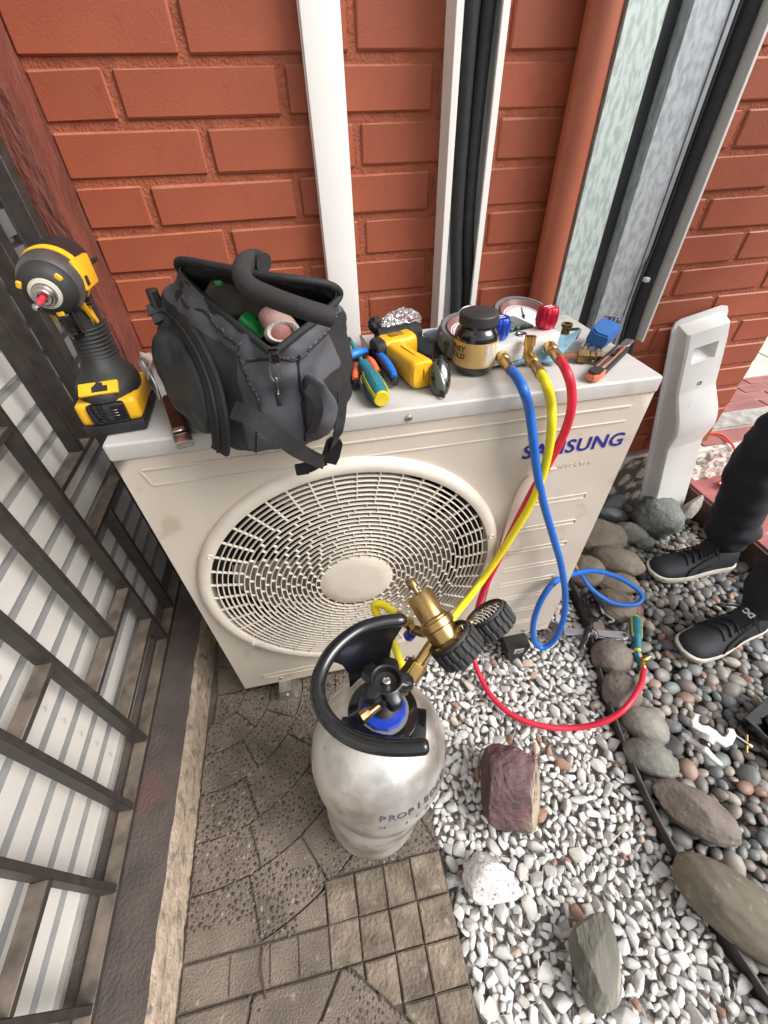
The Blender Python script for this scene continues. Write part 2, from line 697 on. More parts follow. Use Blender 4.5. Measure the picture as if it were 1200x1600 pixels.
def fan(cx, cy, radii, a0, a1, g=0.0014, region=None, seg_len=0.125, phase=()):
    for k in range(len(radii) - 1):
        r0, r1 = radii[k] + g, radii[k + 1] - g
        rm = max(0.03, (r0 + r1) / 2)
        cuts = phase[k] if k < len(phase) and phase[k] else None
        if cuts is None:
            n_ = max(1, int(abs(a1 - a0) * rm / seg_len))
            cuts = [a0 + (a1 - a0) * i / n_ for i in range(n_ + 1)]
        for a, b in zip(cuts, cuts[1:]):
            ga = g / rm
            n_ = 9
            poly = [(cx + r1 * math.cos(a + ga + (b - a - 2 * ga) * i / (n_ - 1)), cy + r1 * math.sin(a + ga + (b - a - 2 * ga) * i / (n_ - 1))) for i in range(n_)]
            poly += [(cx + r0 * math.cos(b - ga - (b - a - 2 * ga) * i / (n_ - 1)), cy + r0 * math.sin(b - ga - (b - a - 2 * ga) * i / (n_ - 1))) for i in range(n_)]
            yield poly


ang = [R(x) for x in (0,)]
rad1 = [0.0, 0.075, 0.15, 0.236, 0.331, 0.42, 0.528]
ph = [[R(-95), R(20)], [R(-100), R(-45), R(20)], [R(-130), R(-96), R(-60), R(-26), R(15)],
      [R(-105), R(-68.7), R(-36), R(-6), R(25)], [R(-100), R(-72.5), R(-45), R(-20), R(6), R(30)],
      [R(-104), R(-76), R(-59.4), R(-42), R(-24), R(-4), R(20)]]
for poly in fan(-0.09, 0.02, rad1, R(-100), R(20), phase=ph):
    poly = clip_rect(poly, FX0 + 0.002, FX1 - 0.002, -0.494, 0.02)
    if poly and min(p[1] for p in poly) < -0.425:
        pass
    floor_piece(poly)
# filler around the fan, behind and to the right
arc = lambda r_, a0, a1, n_=16: [(-0.09 + r_ * math.cos(a0 + (a1 - a0) * i / n_), 0.02 + r_ * math.sin(a0 + (a1 - a0) * i / n_)) for i in range(n_ + 1)]
floor_piece([(0.4195, -0.425)] + arc(0.5305, R(-16.0), R(-32.5)))
floor_piece([(0.4195, -0.4255)] + arc(0.5305, R(-33.0), R(-56.6)))
floor_piece([(0.168, -0.4945), (0.168, -0.43), (0.196, -0.4255)] + arc(0.5305, R(-57.2), R(-76.0)))
floor_piece([(0.4195, 0.02)] + arc(0.5305, R(0), R(-15.5)), fan=False)
for poly in fan(-0.09, 0.022, [0.0, 0.085, 0.17, 0.26, 0.35, 0.44, 0.53], R(0), R(95)):
    floor_piece(clip_rect(poly, FX0 + 0.002, FX1 - 0.002, 0.024, 0.5), fan=False)
# rows of setts
cols_ = [0.170, 0.232, 0.294, 0.352, 0.4205]
rows_ = [-0.4275, -0.497, -0.5595, -0.6245, -0.690, -0.755, -0.82, -0.885]
for j in range(len(rows_) - 1):
    for i in range(len(cols_) - 1):
        x0, x1, y1, y0 = cols_[i], cols_[i + 1], rows_[j], rows_[j + 1]
        jit = lambda: rng.uniform(-0.0012, 0.0012)
        poly = [(x0 + 0.0013 + jit(), y0 + 0.0013 + jit()), (x1 - 0.0013 + jit(), y0 + 0.0013 + jit()),
                (x1 - 0.0013 + jit(), y1 - 0.0013 + jit()), (x0 + 0.0013 + jit(), y1 - 0.0013 + jit())]
        if j >= 2:
            poly = clip_line(poly, (0.2025, -0.5575), (0.4185, -0.745))
        floor_piece(poly, 'sett', 0.0025 + rng.uniform(-0.001, 0.001), m_sett, fan=False)
for x0, x1 in ((-0.108, -0.02), (-0.02, 0.055), (0.055, 0.11), (0.11, 0.17)):
    floor_piece([(x0 + 0.0005, -0.5565), (x1 - 0.0005, -0.5575), (x1 - 0.0005, -0.4985), (x0 + 0.0005, -0.4985)], 'sett', 0.0, m_cement, fan=False)
# second fan tile at the bottom of the picture
for poly in ([(-0.108, -0.562), (0.022, -0.561), (0.008, -0.62), (-0.03, -0.8), (-0.108, -0.8)],
             [(0.027, -0.561), (0.183, -0.561), (0.0, -0.8), (-0.024, -0.8), (0.013, -0.62)],
             [(0.189, -0.5615), (0.2, -0.5615), (0.294, -0.643), (0.415, -0.7485), (0.415, -0.8), (0.006, -0.8)],
             [(-0.108, -0.805), (0.41, -0.805), (0.41, -1.35), (-0.108, -1.35)]):
    floor_piece(poly)

# pebbles set in the cement of the fan tiles: tiny, thousands of them, one mass
m_agg = stone_mat('aggregate', [(0, (0.055, 0.042, 0.034)), (0.3, (0.078, 0.058, 0.045)), (0.52, (0.04, 0.033, 0.029)), (0.72, (0.13, 0.1, 0.074)), (0.9, (0.19, 0.155, 0.12))],
                  rough=0.6, bump=0.1)


def in_poly(p, poly):
    c = False
    for k in range(len(poly)):
        a, b = poly[k - 1], poly[k]
        if (a[1] > p[1]) != (b[1] > p[1]) and p[0] < (b[0] - a[0]) * (p[1] - a[1]) / (b[1] - a[1]) + a[0]:
            c = not c
    return c


bm = BM()
cell = 0.018
grid = {}
for poly in fan_polys:
    xs, ys = [p[0] for p in poly], [p[1] for p in poly]
    if min(ys) < -0.801:
        continue
    nn = int((max(xs) - min(xs)) * (max(ys) - min(ys)) / (0.0042 ** 2))
    for _ in range(nn):
        x, y = rng.uniform(min(xs), max(xs)), rng.uniform(min(ys), max(ys))
        if not in_poly((x, y), poly):
            continue
        wear = noise.noise(Vector((x * 7, y * 7, 3)))
        if wear < -0.42 - 0.3 * (y > -0.1):
            continue
        if y < -0.455 and y > -0.62 and noise.noise(Vector((x * 11, y * 11, 8))) < 0.05:
            continue
        s = rng.uniform(0.0029, 0.0064) * (1.4 if rng.random() < 0.08 else 1)
        gx, gy = int(x / cell), int(y / cell)
        if any((x - q[0]) ** 2 + (y - q[1]) ** 2 < ((s + q[2]) * 0.88) ** 2 for i in (-1, 0, 1) for j in (-1, 0, 1) for q in grid.get((gx + i, gy + j), ())):
            continue
        grid.setdefault((gx, gy), []).append((x, y, s))
        a = rng.uniform(0, PI)
        el = rng.uniform(0.6, 0.95)
        ca, sa = math.cos(a), math.sin(a)
        base = []
        mid = []
        for k in range(6):
            t = 2 * PI * k / 6
            u, w = s * math.cos(t), s * el * math.sin(t)
            base.append(bm.verts.new((x + u * ca - w * sa, y + u * sa + w * ca, -0.001)))
            mid.append(bm.verts.new((x + 0.62 * (u * ca - w * sa), y + 0.62 * (u * sa + w * ca), 0.0009 + s * 0.04)))
        for k in range(6):
            k2 = (k + 1) % 6
            bm.faces.new((base[k], base[k2], mid[k2], mid[k]))
        bm.faces.new(mid)
agg = obj('aggregate', bm, m_agg, tile_floor, smooth=80)
agg['kind'] = 'stuff'

# ---------------------------------------------------------------- kerb along the gate
m_kerb_face = mat('kerb_plaster', (0.41, 0.325, 0.245), (0.28, 0.215, 0.16), rough=0.92, scale=45, detail=12, bump=0.9, bscale=120, c3=(0.17, 0.145, 0.12), s3=34, t3=0.56, dist=0.005,
                  stretch=(1, 1, 1))
m_kerb_top = mat('kerb_dark_top', (0.085, 0.066, 0.056), (0.055, 0.043, 0.038), rough=0.85, scale=18, detail=9, bump=0.8, bscale=150, c3=(0.1, 0.058, 0.05), s3=7, t3=0.58, dist=0.004)
bm = BM()
box(bm, (-0.27, -0.5, 0.03), (0.316, 2.2, 0.18))
bmesh.ops.subdivide_edges(bm, edges=[e for e in bm.edges if abs(e.verts[0].co.y - e.verts[1].co.y) > 1], cuts=120)
bmesh.ops.subdivide_edges(bm, edges=[e for e in bm.edges if abs(e.verts[0].co.z - e.verts[1].co.z) > 0.1], cuts=8)
for v in bm.verts:
    if v.co.x > -0.2:
        d = noise.noise(v.co * 30) * 0.004 + noise.noise(v.co * 9) * 0.003
        v.co.x += d
        if v.co.z > 0.11:
            v.co.x -= 0.004 + 0.004 * abs(noise.noise(v.co * 17))
bm.faces.ensure_lookup_table()
bm.normal_update()
kerb = struct('kerb', bm, [m_kerb_face, m_kerb_top], smooth=30)
for p in kerb.data.polygons:
    if p.normal.z > 0.7:
        p.material_index = 1

# ---------------------------------------------------------------- gate and shutter on the left
m_gate = mat('gate_black_paint', (0.044, 0.036, 0.031), (0.026, 0.021, 0.018), rough=0.5, scale=40, bump=0.25, bscale=300, c3=(0.1, 0.075, 0.06), s3=90, t3=0.72, dust=(0.17, 0.135, 0.105))
GX = -0.195
gate = thing('metal_gate', 'black square bar metal gate with stepped grid on the kerb', 'gate', (GX, 0.0, 0.12))
bars = []
BW, BD = 0.012, 0.029                      # bar width seen along y, depth along x


def bar_v(y, z0, z1, name='upright_bar', x=GX, d=BD, w=BW):
    b = BM()
    box(b, (x - d / 2, y, (z0 + z1) / 2), (d, w, z1 - z0), bev=0.0012, seg=1)
    return obj(name, b, m_gate, gate, world=True)


def bar_h(y0, y1, z, name='cross_bar', x=GX, d=BD, h=BW):
    b = BM()
    box(b, (x - d / 2, (y0 + y1) / 2, z - h / 2), (d - 0.0008, y1 - y0, h), bev=0.0012, seg=1)
    return obj(name, b, m_gate, gate, world=True)


bar_h(-1.5, 0.6, 0.135, 'bottom_rail', h=0.014, d=0.03)
g_h = [(0.156, 0.36, 0.669), (0.156, 0.6, 0.541), (-0.11, 0.144, 0.373), (-0.11, 0.144, 0.242), (-0.243, -0.121, 0.515), (-0.52, -0.385, 0.35), (-0.243, 0.144, 0.813), (-0.52, -0.255, 0.62), (-0.37, 0.012, 0.95)]
for y0, y1, z in g_h:
    bar_h(y0, y1, z)
g_v = [(0.340, 0.669, 1.7), (0.287, 0.669, 1.7), (0.254, 0.137, 0.529), (0.150, 0.137, 1.7), (0.018, 0.373, 1.7), (-0.116, 0.137, 1.7), (-0.249, 0.137, 1.7), (-0.379, 0.137, 1.7), (-0.526, 0.137, 1.7), (-0.66, 0.137, 1.7)]  # uprights lengthened above the view to put more shade on the left
for y, z0, z1 in g_v:
    bar_v(y, z0, z1)
bar_v(0.389, 0.122, 1.8, 'hinge_post', x=-0.112, d=0.03, w=0.03)
bar_v(0.365, 0.122, 1.8, 'hinge_post', x=-0.165, d=0.03, w=0.03)
# bolts on the post
bm = BM()
cyl(bm, (-0.112, 0.372, 0.93), (-0.098, 0.366, 0.932), 0.004)
obj('bolt', bm, mat('bare_steel', (0.55, 0.53, 0.5), rough=0.35, metal=1.0), gate, world=True)

m_slat = mat('grey_slat', (0.6, 0.575, 0.535), (0.5, 0.48, 0.44), rough=0.45, scale=5, bump=0.12, bscale=60, c3=(0.3, 0.28, 0.25), s3=24, t3=0.7, metal=0.0, rvar=0.1)
m_slat_edge = mat('slat_edge', (0.2, 0.2, 0.195), rough=0.6)
SX = -0.262
shutter = thing('slatted_shutter', 'pale grey horizontal slat shutter behind the black gate', 'shutter', (SX - 0.02, 0.0, 0.12))
pitch = 0.0625
bm = BM()
# one slat: flat face with a folded step at its lower edge
prism(bm, [(-0.9, 0.0), (0.9, 0.0), (0.9, 0.001), (-0.9, 0.001)], 0, 0.001)
bm.free()


def slat_mesh():
    b = BM()
    prof = [(0.0, 0.0), (0.0, 0.044), (-0.011, 0.05), (-0.011, 0.0625), (-0.014, 0.0625), (-0.014, 0.0), (-0.011, -0.0035)]
    lo = [b.verts.new((x, -1.6, z)) for x, z in prof]
    hi = [b.verts.new((x, 0.62, z)) for x, z in prof]
    n_ = len(prof)
    b.faces.new(lo)
    b.faces.new(hi[::-1])
    for k in range(n_):
        k2 = (k + 1) % n_
        b.faces.new((lo[k], lo[k2], hi[k2], hi[k]))
    return finish(b, 'slat', [m_slat, m_slat_edge], smooth=0)


sm = slat_mesh()
for p in sm.polygons:
    if abs(p.center.x + 0.0055) < 0.004 and p.center.z > 0.03 and p.center.z < 0.049:
        p.material_index = 1
for k in range(34):  # upper slats, out of view, added to shade the left side
    o = bpy.data.objects.new('slat', sm)
    col.objects.link(o)
    o.parent = shutter
    o.location = (0.02, rng.uniform(-0.002, 0.002), 0.012 + pitch * k)
bm = BM()
box(bm, (SX - 0.012, 0.63, 1.2), (0.03, 0.018, 2.16))
obj('side_channel', bm, m_slat, shutter, world=True)
bm = BM()
box(bm, (SX + 0.004, -0.5, 0.127), (0.012, 2.2, 0.011))
obj('bottom_bar', bm, mat('grey_bar', (0.28, 0.27, 0.25), rough=0.5), shutter, world=True)

# ---------------------------------------------------------------- gravel and pebble beds
EDG = [(1.09, 0.36), (1.076, 0.2), (1.048, 0.05), (0.968, -0.204), (0.93, -0.398), (0.921, -0.541), (0.932, -0.679), (0.95, -0.8), (0.985, -1.0)]


def edge_x(y):
    for (xa, ya), (xb, yb) in zip(EDG, EDG[1:]):
        if yb <= y <= ya:
            return xa + (xb - xa) * (ya - y) / (ya - yb)
    return EDG[0][0] if y > EDG[0][1] else EDG[-1][0]


def hull_stone(seed, n_, sc, jit=0.25):
    """angular chip: convex hull of scattered points"""
    r_ = random.Random(seed)
    b = BM()
    for k in range(n_):
        d = Vector((r_.gauss(0, 1), r_.gauss(0, 1), r_.gauss(0, 1))).normalized() * (1 - jit * r_.random())
        b.verts.new((d.x * sc[0], d.y * sc[1], d.z * sc[2]))
    g = bmesh.ops.convex_hull(b, input=b.verts[:])
    bmesh.ops.delete(b, geom=[v for v in b.verts if not v.link_faces], context='VERTS')
    bmesh.ops.dissolve_limit(b, angle_limit=R(14), verts=b.verts[:], edges=b.edges[:])
    bmesh.ops.bevel(b, geom=b.edges[:], offset=0.075, segments=2, affect='EDGES', profile=0.5)
    return b


def round_stone(seed, sc, sub=2):
    b = BM()
    vs = bmesh.ops.create_icosphere(b, subdivisions=sub, radius=1)['verts']
    off = Vector((seed * 3.1, seed * 1.7, 0.3))
    for v in vs:
        p = v.co * (1 + 0.13 * noise.noise(v.co * 1.3 + off))
        v.co = Vector((p.x * sc[0], p.y * sc[1], p.z * sc[2]))
    return b


def as_arrays(b):
    b.verts.index_update()
    a = ([v.co.copy() for v in b.verts], [tuple(v.index for v in f.verts) for f in b.faces])
    b.free()
    return a


def bed(name, place, kinds, tri_smooth, material, base_mat, n_parts, part_name, base_obj, eye=Vector((0.3, -0.56, 1.16))):
    """place: list of (loc, size, rotation); the n_parts that look largest become parts, the rest one mass"""
    place.sort(key=lambda q: -(q[1] / (q[0] - eye).length) * q[3])
    shared = []
    for vs, fs in kinds:
        b = BM()
        vv = [b.verts.new(v) for v in vs]
        for f in fs:
            b.faces.new([vv[i] for i in f])
        shared.append(finish(b, part_name, material, smooth=tri_smooth))
    for k, (loc, s, q, vis) in enumerate(place[:n_parts]):
        o = bpy.data.objects.new(part_name, shared[k % len(shared)])
        col.objects.link(o)
        o.parent = base_obj
        o.matrix_basis = Matrix.Translation(loc) @ q @ Matrix.Scale(s, 4)
    verts, faces = [], []
    for k, (loc, s, q, vis) in enumerate(place[n_parts:]):
        vs, fs = kinds[k % len(kinds)]
        M = Matrix.Translation(loc) @ q @ Matrix.Scale(s, 4)
        o0 = len(verts)
        verts += [M @ v for v in vs]
        faces += [tuple(i + o0 for i in f) for f in fs]
    me = bpy.data.meshes.new(name)
    me.from_pydata(verts, [], faces)
    me.materials.append(material)
    b = BM()
    b.from_mesh(me)
    bmesh.ops.recalc_face_normals(b, faces=b.faces[:])
    for f in b.faces:
        f.smooth = True
    lim = R(tri_smooth)
    for e in b.edges:
        if len(e.link_faces) == 2 and e.calc_face_angle(0) > lim:
            e.smooth = False
    b.to_mesh(me)
    b.free()
    o = bpy.data.objects.new(name, me)
    col.objects.link(o)
    o.parent = base_obj
    o['kind'] = 'stuff'
    return o


def scatter(region, x0, x1, y0, y1, tries, smin, smax, z, zj, flat, seed, pack=0.8, tilt=0.5, layer_gap=None):
    r_ = random.Random(seed)
    cs = smax * 2.2
    grid = {}
    out = []
    for _ in range(tries):
        x, y = r_.uniform(x0, x1), r_.uniform(y0, y1)
        if not region(x, y):
            continue
        s = smin + (smax - smin) * r_.random() ** 1.6
        gx, gy = int(x // cs), int(y // cs)
        if any((x - q[0]) ** 2 + (y - q[1]) ** 2 < ((s + q[2]) * pack) ** 2 for i in (-1, 0, 1) for j in (-1, 0, 1) for q in grid.get((gx + i, gy + j), ())):
            continue
        grid.setdefault((gx, gy), []).append((x, y, s))
        q = Euler((r_.gauss(0, tilt), r_.gauss(0, tilt), r_.uniform(0, 2 * PI))).to_matrix().to_4x4()
        out.append((Vector((x, y, z + r_.uniform(-zj, zj))), s, q))
    return out


# white chips
GZ = -0.03
m_chip = stone_mat('white_chip', [(0, (0.53, 0.52, 0.505)), (0.25, (0.61, 0.605, 0.595)), (0.5, (0.47, 0.455, 0.435)), (0.68, (0.53, 0.505, 0.465)), (0.84, (0.41, 0.39, 0.365)), (0.965, (0.5, 0.39, 0.31)), (0.98, (0.3, 0.17, 0.12))],
                   rough=0.6, bump=0.25, bscale=120, speck=0.12, sscale=90)
bm = BM()
pts = [(FX1 + 0.001, 0.36)] + [(x - 0.003, y) for x, y in EDG] + [(FX1 + 0.001, -1.0)]
prism(bm, pts[::-1], -0.07, GZ - 0.022)
gravel = struct('gravel_bed', bm, mat('gravel_grit', (0.46, 0.43, 0.39), (0.28, 0.25, 0.22), rough=0.95, scale=120, bump=1.0, bscale=260, dist=0.004))
reg_g = lambda x, y: FX1 + 0.008 < x < edge_x(y) - 0.012 and (y < 0.33)
kinds = [as_arrays(hull_stone(100 + k, 13 + k % 6, (1.0, random.Random(k).uniform(0.55, 0.85), random.Random(k + 50).uniform(0.38, 0.6)))) for k in range(16)]
L1 = scatter(reg_g, 0.42, 1.09, -0.95, 0.33, 24000, 0.010, 0.022, GZ - 0.013, 0.004, 0.5, 1, pack=0.58)
L2 = scatter(reg_g, 0.42, 1.09, -0.95, 0.33, 70000, 0.0115, 0.029, GZ - 0.001, 0.004, 0.5, 2, pack=0.47, tilt=0.3)
allg = [(a, b, c, 0.3) for a, b, c in L1] + [(a, b, c, 1.0) for a, b, c in L2]
bed('loose_gravel', allg, kinds, 50, m_chip, None, 300, 'gravel_stone', gravel)

# river pebbles
m_peb = stone_mat('river_pebble', [(0, (0.165, 0.155, 0.148)), (0.16, (0.21, 0.195, 0.178)), (0.32, (0.125, 0.132, 0.138)), (0.45, (0.27, 0.24, 0.205)), (0.58, (0.18, 0.185, 0.18)), (0.7, (0.18, 0.145, 0.13)),
                                   (0.79, (0.33, 0.295, 0.25)), (0.87, (0.17, 0.195, 0.185)), (0.93, (0.25, 0.15, 0.115)), (0.96, (0.31, 0.21, 0.16)), (0.98, (0.4, 0.365, 0.32))],
                  rough=0.48, bump=0.15, bscale=220, speck=0.16, sscale=260)
bm = BM()
pts = [(x + 0.003, y) for x, y in EDG] + [(2.0, -1.0), (2.0, 0.3), (1.72, 0.3), (1.72, 0.498), (1.09, 0.498)]
prism(bm, pts, -0.071, GZ - 0.024)
pebbles = struct('pebble_bed', bm, m_soil)
reg_p = lambda x, y: edge_x(y) + 0.012 < x < 1.712 and y < 0.485
kinds = [as_arrays(round_stone(k + 1, (1.0, random.Random(k + 9).uniform(0.62, 0.9), random.Random(k + 70).uniform(0.4, 0.62)))) for k in range(12)]
P1 = scatter(reg_p, 0.93, 1.72, -0.95, 0.485, 20000, 0.013, 0.024, GZ - 0.018, 0.004, 0.5, 3, pack=0.7, tilt=0.3)
P2 = scatter(reg_p, 0.93, 1.72, -0.95, 0.485, 34000, 0.0135, 0.031, GZ - 0.002, 0.005, 0.5, 4, pack=0.6, tilt=0.33)
allp = [(a, b, c, 0.3) for a, b, c in P1] + [(a, b, c, 1.0) for a, b, c in P2]
bed('loose_pebbles', allp, kinds, 180, m_peb, None, 300, 'pebble', pebbles)

# dark strip between the two beds
bm = BM()
path = [Vector((x, y, -0.022)) for x, y in EDG]
sweep(bm, spline(path, 6), [(-0.0022, -0.04), (0.0022, -0.04), (0.0022, 0.024), (-0.0022, 0.024)], up=(0, 0, 1))
e_ = obj('garden_edging', bm, mat('edging_metal', (0.035, 0.032, 0.03), (0.06, 0.052, 0.046), rough=0.5, scale=30, bump=0.2, c3=(0.2, 0.19, 0.18), s3=60, t3=0.72))
tag(e_, 'dark metal edging strip between white gravel and pebbles', 'edging')

# ================================================================== OUTDOOR UNIT
AW, AD, AH, AZ = 0.88, 0.31, 0.79, 0.05
m_ac = mat('unit_paint', (0.55, 0.49, 0.415), (0.48, 0.425, 0.35), rough=0.42, scale=5, detail=8, bump=0.06, bscale=300, c3=(0.42, 0.35, 0.27), s3=14, t3=0.6, rvar=0.08)
m_ac_top = mat('unit_top_paint', (0.5, 0.485, 0.46), (0.43, 0.412, 0.385), rough=0.5, scale=18, detail=12, bump=0.12, bscale=200, lo=0.25, hi=0.75, c3=(0.38, 0.34, 0.295), s3=9, t3=0.56, rvar=0.12)
m_grille = mat('grille_plastic', (0.63, 0.57, 0.49), (0.56, 0.5, 0.425), rough=0.45, scale=20, bump=0.05)
m_dark = mat('unit_interior', (0.012, 0.011, 0.01), rough=0.8)
m_fan = mat('fan_plastic', (0.26, 0.22, 0.19), (0.2, 0.17, 0.145), rough=0.5)
m_steel = mat('bare_metal', (0.6, 0.58, 0.55), (0.45, 0.43, 0.4), rough=0.3, metal=1.0, scale=60, bump=0.05)
m_zinc = mat('zinc_plate', (0.62, 0.6, 0.57), (0.42, 0.41, 0.39), rough=0.36, metal=0.9, scale=40)
m_rubber = mat('black_rubber', (0.022, 0.022, 0.022), (0.014, 0.014, 0.014), rough=0.62, bump=0.15, bscale=400)
GCX, GCZ, GR = 0.3335, 0.447, 0.302
ac = thing('air_conditioner', 'beige outdoor air conditioner unit with large round fan grille', 'air conditioner', (0, 0, AZ))
# cabinet: front sheet with the round opening, sides, back, bottom
bm = BM()
seg = 72
outer = []
corners = [(0.0, AZ), (AW, AZ), (AW, AZ + AH - 0.03), (0.0, AZ + AH - 0.03)]
ring = [bm.verts.new((GCX + (GR - 0.004) * math.cos(2 * PI * k / seg), 0.0, GCZ + (GR - 0.004) * math.sin(2 * PI * k / seg))) for k in range(seg)]
out = []
for k in range(seg):
    a = 2 * PI * k / seg
    dx, dz = math.cos(a), math.sin(a)
    ts = []
    if dx > 1e-9: ts.append((AW - GCX) / dx)
    if dx < -1e-9: ts.append((0 - GCX) / dx)
    if dz > 1e-9: ts.append((corners[2][1] - GCZ) / dz)
    if dz < -1e-9: ts.append((AZ - GCZ) / dz)
    t = min(ts)
    out.append(bm.verts.new((GCX + dx * t, 0.0, GCZ + dz * t)))
for k in range(seg):
    k2 = (k + 1) % seg
    bm.faces.new((ring[k], ring[k2], out[k2], out[k]))
cv = [bm.verts.new((x, 0.0, z)) for x, z in corners]
for c in cv:
    # the wedge between the two outline points either side of each corner
    best = sorted(range(seg), key=lambda k: (out[k].co - c.co).length)
    a_, b_ = best[0], None
    for k in best[1:6]:
        if abs(k - a_) in (1, seg - 1):
            same = (abs(out[k].co.x - out[a_].co.x) < 1e-6) or (abs(out[k].co.z - out[a_].co.z) < 1e-6)
            if not same:
                b_ = k
                break
    if b_ is not None:
        bm.faces.new((out[a_], out[b_], c))
for (xa, za), (xb, zb) in ((corners[0], corners[1]), (corners[1], corners[2]), (corners[3], corners[0])):
    # sides run back from the front edge with a small radius
    q = []
    for x, z, y in ((xa, za, 0.0), (xb, zb, 0.0), (xb, zb, AD), (xa, za, AD)):
        q.append(bm.verts.new((x, y, z)))
    bm.faces.new(q)
bk = [bm.verts.new((x, AD, z)) for x, z in corners]
bm.faces.new(bk[::-1])
bmesh.ops.remove_doubles(bm, verts=bm.verts[:], dist=1e-5)
obj('cabinet', bm, m_ac, ac, world=True, smooth=20)
# top cover with folded lip
bm = BM()
box(bm, (AW / 2, AD / 2, AZ + AH - 0.015), (AW + 0.006, AD + 0.008, 0.03), bev=0.007, seg=3)
obj('top_cover', bm, m_ac_top, ac, world=True, smooth=35)
# pressed ribs on the front: each a part
def rib(x0, x1, z0, z1, w=0.004, name='pressed_rib'):
    b = BM()
    L = math.hypot(x1 - x0, z1 - z0)
    box(b, (0, 0, 0), (L, 0.004, w), bev=0.0018, seg=2)
    M = Matrix.Translation(((x0 + x1) / 2, -0.0002, (z0 + z1) / 2)) @ Matrix.Rotation(-math.atan2(z1 - z0, x1 - x0), 4, 'Y')
    bmesh.ops.transform(b, matrix=M, verts=b.verts[:])
    obj(name, b, m_ac, ac, world=True)


rib(0.031, 0.845, 0.789, 0.789)
rib(0.036, 0.845, 0.759, 0.759, 0.003)
rib(0.029, 0.036, 0.788, 0.760, 0.003)
for z in (0.585, 0.51, 0.44, 0.375, 0.315, 0.25, 0.185, 0.12):
    rib(0.69 if z > 0.45 else 0.68, 0.825, z + 0.006, z + 0.006, 0.003)
    rib(0.69 if z > 0.45 else 0.68, 0.825, z - 0.006, z - 0.006, 0.003)
    rib(0.825, 0.825, z - 0.006, z + 0.006, 0.003)
bm = BM()
sweep(bm, spline([(0.735, -0.0005, 0.672), (0.69, -0.0005, 0.668), (0.668, -0.0005, 0.64), (0.66, -0.0005, 0.56), (0.656, -0.0005, 0.4), (0.652, -0.0005, 0.12)], 6), circ(0.003, 8, 0.7))
obj('pressed_rib', bm, m_ac, ac, world=True)
rib(0.06, 0.36, 0.087, 0.087, 0.003)
rib(0.06, 0.36, 0.105, 0.105, 0.003)
rib(0.06, 0.06, 0.088, 0.104, 0.003)
# screws
for x, z in ((0.443, 0.823), (0.10, 0.067), (0.66, 0.067), (0.80, 0.067)):
    bm = BM()
    lathe(bm, [(0.006, 0.0), (0.0055, 0.002), (0.003, 0.0035), (0, 0.0036)], Matrix.Translation((x, -0.004 if z > 0.8 else 0.0, z)) @ Matrix.Rotation(PI / 2, 4, 'X'), 14)
    obj('screw', bm, m_steel, ac, world=True)
# fan housing and fan behind the grille
bm = BM()
lathe(bm, [(GR - 0.006, -0.005), (GR - 0.03, -0.05), (GR - 0.035, -0.16), (0, -0.17)], Matrix.Translation((GCX, 0, GCZ)) @ Matrix.Rotation(PI / 2, 4, 'X'), 48)
obj('fan_housing', bm, m_dark, ac, world=True)
fan_bm = BM()
MF = Matrix.Translation((GCX, 0.055, GCZ)) @ Matrix.Rotation(PI / 2, 4, 'X')
lathe(fan_bm, [(0.0, 0.035), (0.05, 0.033), (0.062, 0.02), (0.064, -0.03), (0.0, -0.03)], MF, 28)
for b_ in range(3):
    nr, na = 7, 12
    g_ = []
    for i in range(nr):
        r_ = 0.06 + 0.195 * i / (nr - 1)
        row = []
        for j in range(na):
            sweep_ = 0.25 * (i / (nr - 1)) ** 1.3
            a = R(75) + b_ * 2 * PI / 3 + sweep_ + R(92) * (j / (na - 1) - 0.5)
            row.append(fan_bm.verts.new(MF @ Vector((r_ * math.cos(a), r_ * math.sin(a), 0.03 - 0.075 * j / (na - 1)))))
        g_.append(row)
    for i in range(nr - 1):
        for j in range(na - 1):
            fan_bm.faces.new((g_[i][j], g_[i][j + 1], g_[i + 1][j + 1], g_[i + 1][j]))
obj('fan', fan_bm, m_fan, ac, world=True)
# grille: rim, rings, radial bars, hub
MG = Matrix.Translation((GCX, 0, GCZ)) @ Matrix.Rotation(PI / 2, 4, 'X')     # local z points out of the unit
bm = BM()
lathe(bm, [(GR + 0.013, -0.001), (GR + 0.0125, 0.008), (GR + 0.006, 0.0145), (GR - 0.004, 0.016), (GR - 0.011, 0.0135), (GR - 0.012, -0.012), (GR - 0.009, -0.014), (GR + 0.008, -0.003)], MG, 96, close=True)
grille = obj('fan_grille', bm, m_grille, ac, world=True, smooth=50)
NR = 21
r_in, r_out = 0.0765, GR - 0.012
step = (r_out - r_in) / NR
ztop = lambda r: 0.0105 + 0.0035 * (1 - (r / r_out) ** 2)


def ring_bm(r, w=0.0022, d=0.005):
    b = BM()
    z = ztop(r)
    lathe(b, [(r - w / 2, z - d), (r + w / 2, z - d), (r + w / 2, z - 0.0005), (r, z + 0.0003), (r - w / 2, z - 0.0005)], MG, 84, close=True)
    return b


for k in range(1, NR):
    obj('grille_ring', ring_bm(r_in + step * k), m_grille, grille, world=True, smooth=40)
bars = BM()


def radial(b, a, r0, r1, w=0.0022, d=0.0045):
    M = MG @ Matrix.Rotation(a, 4, 'Z')
    z = ztop((r0 + r1) / 2) - 0.0004
    box(b, ((r0 + r1) / 2, 0, z - d / 2), (r1 - r0, w, d), m=M)


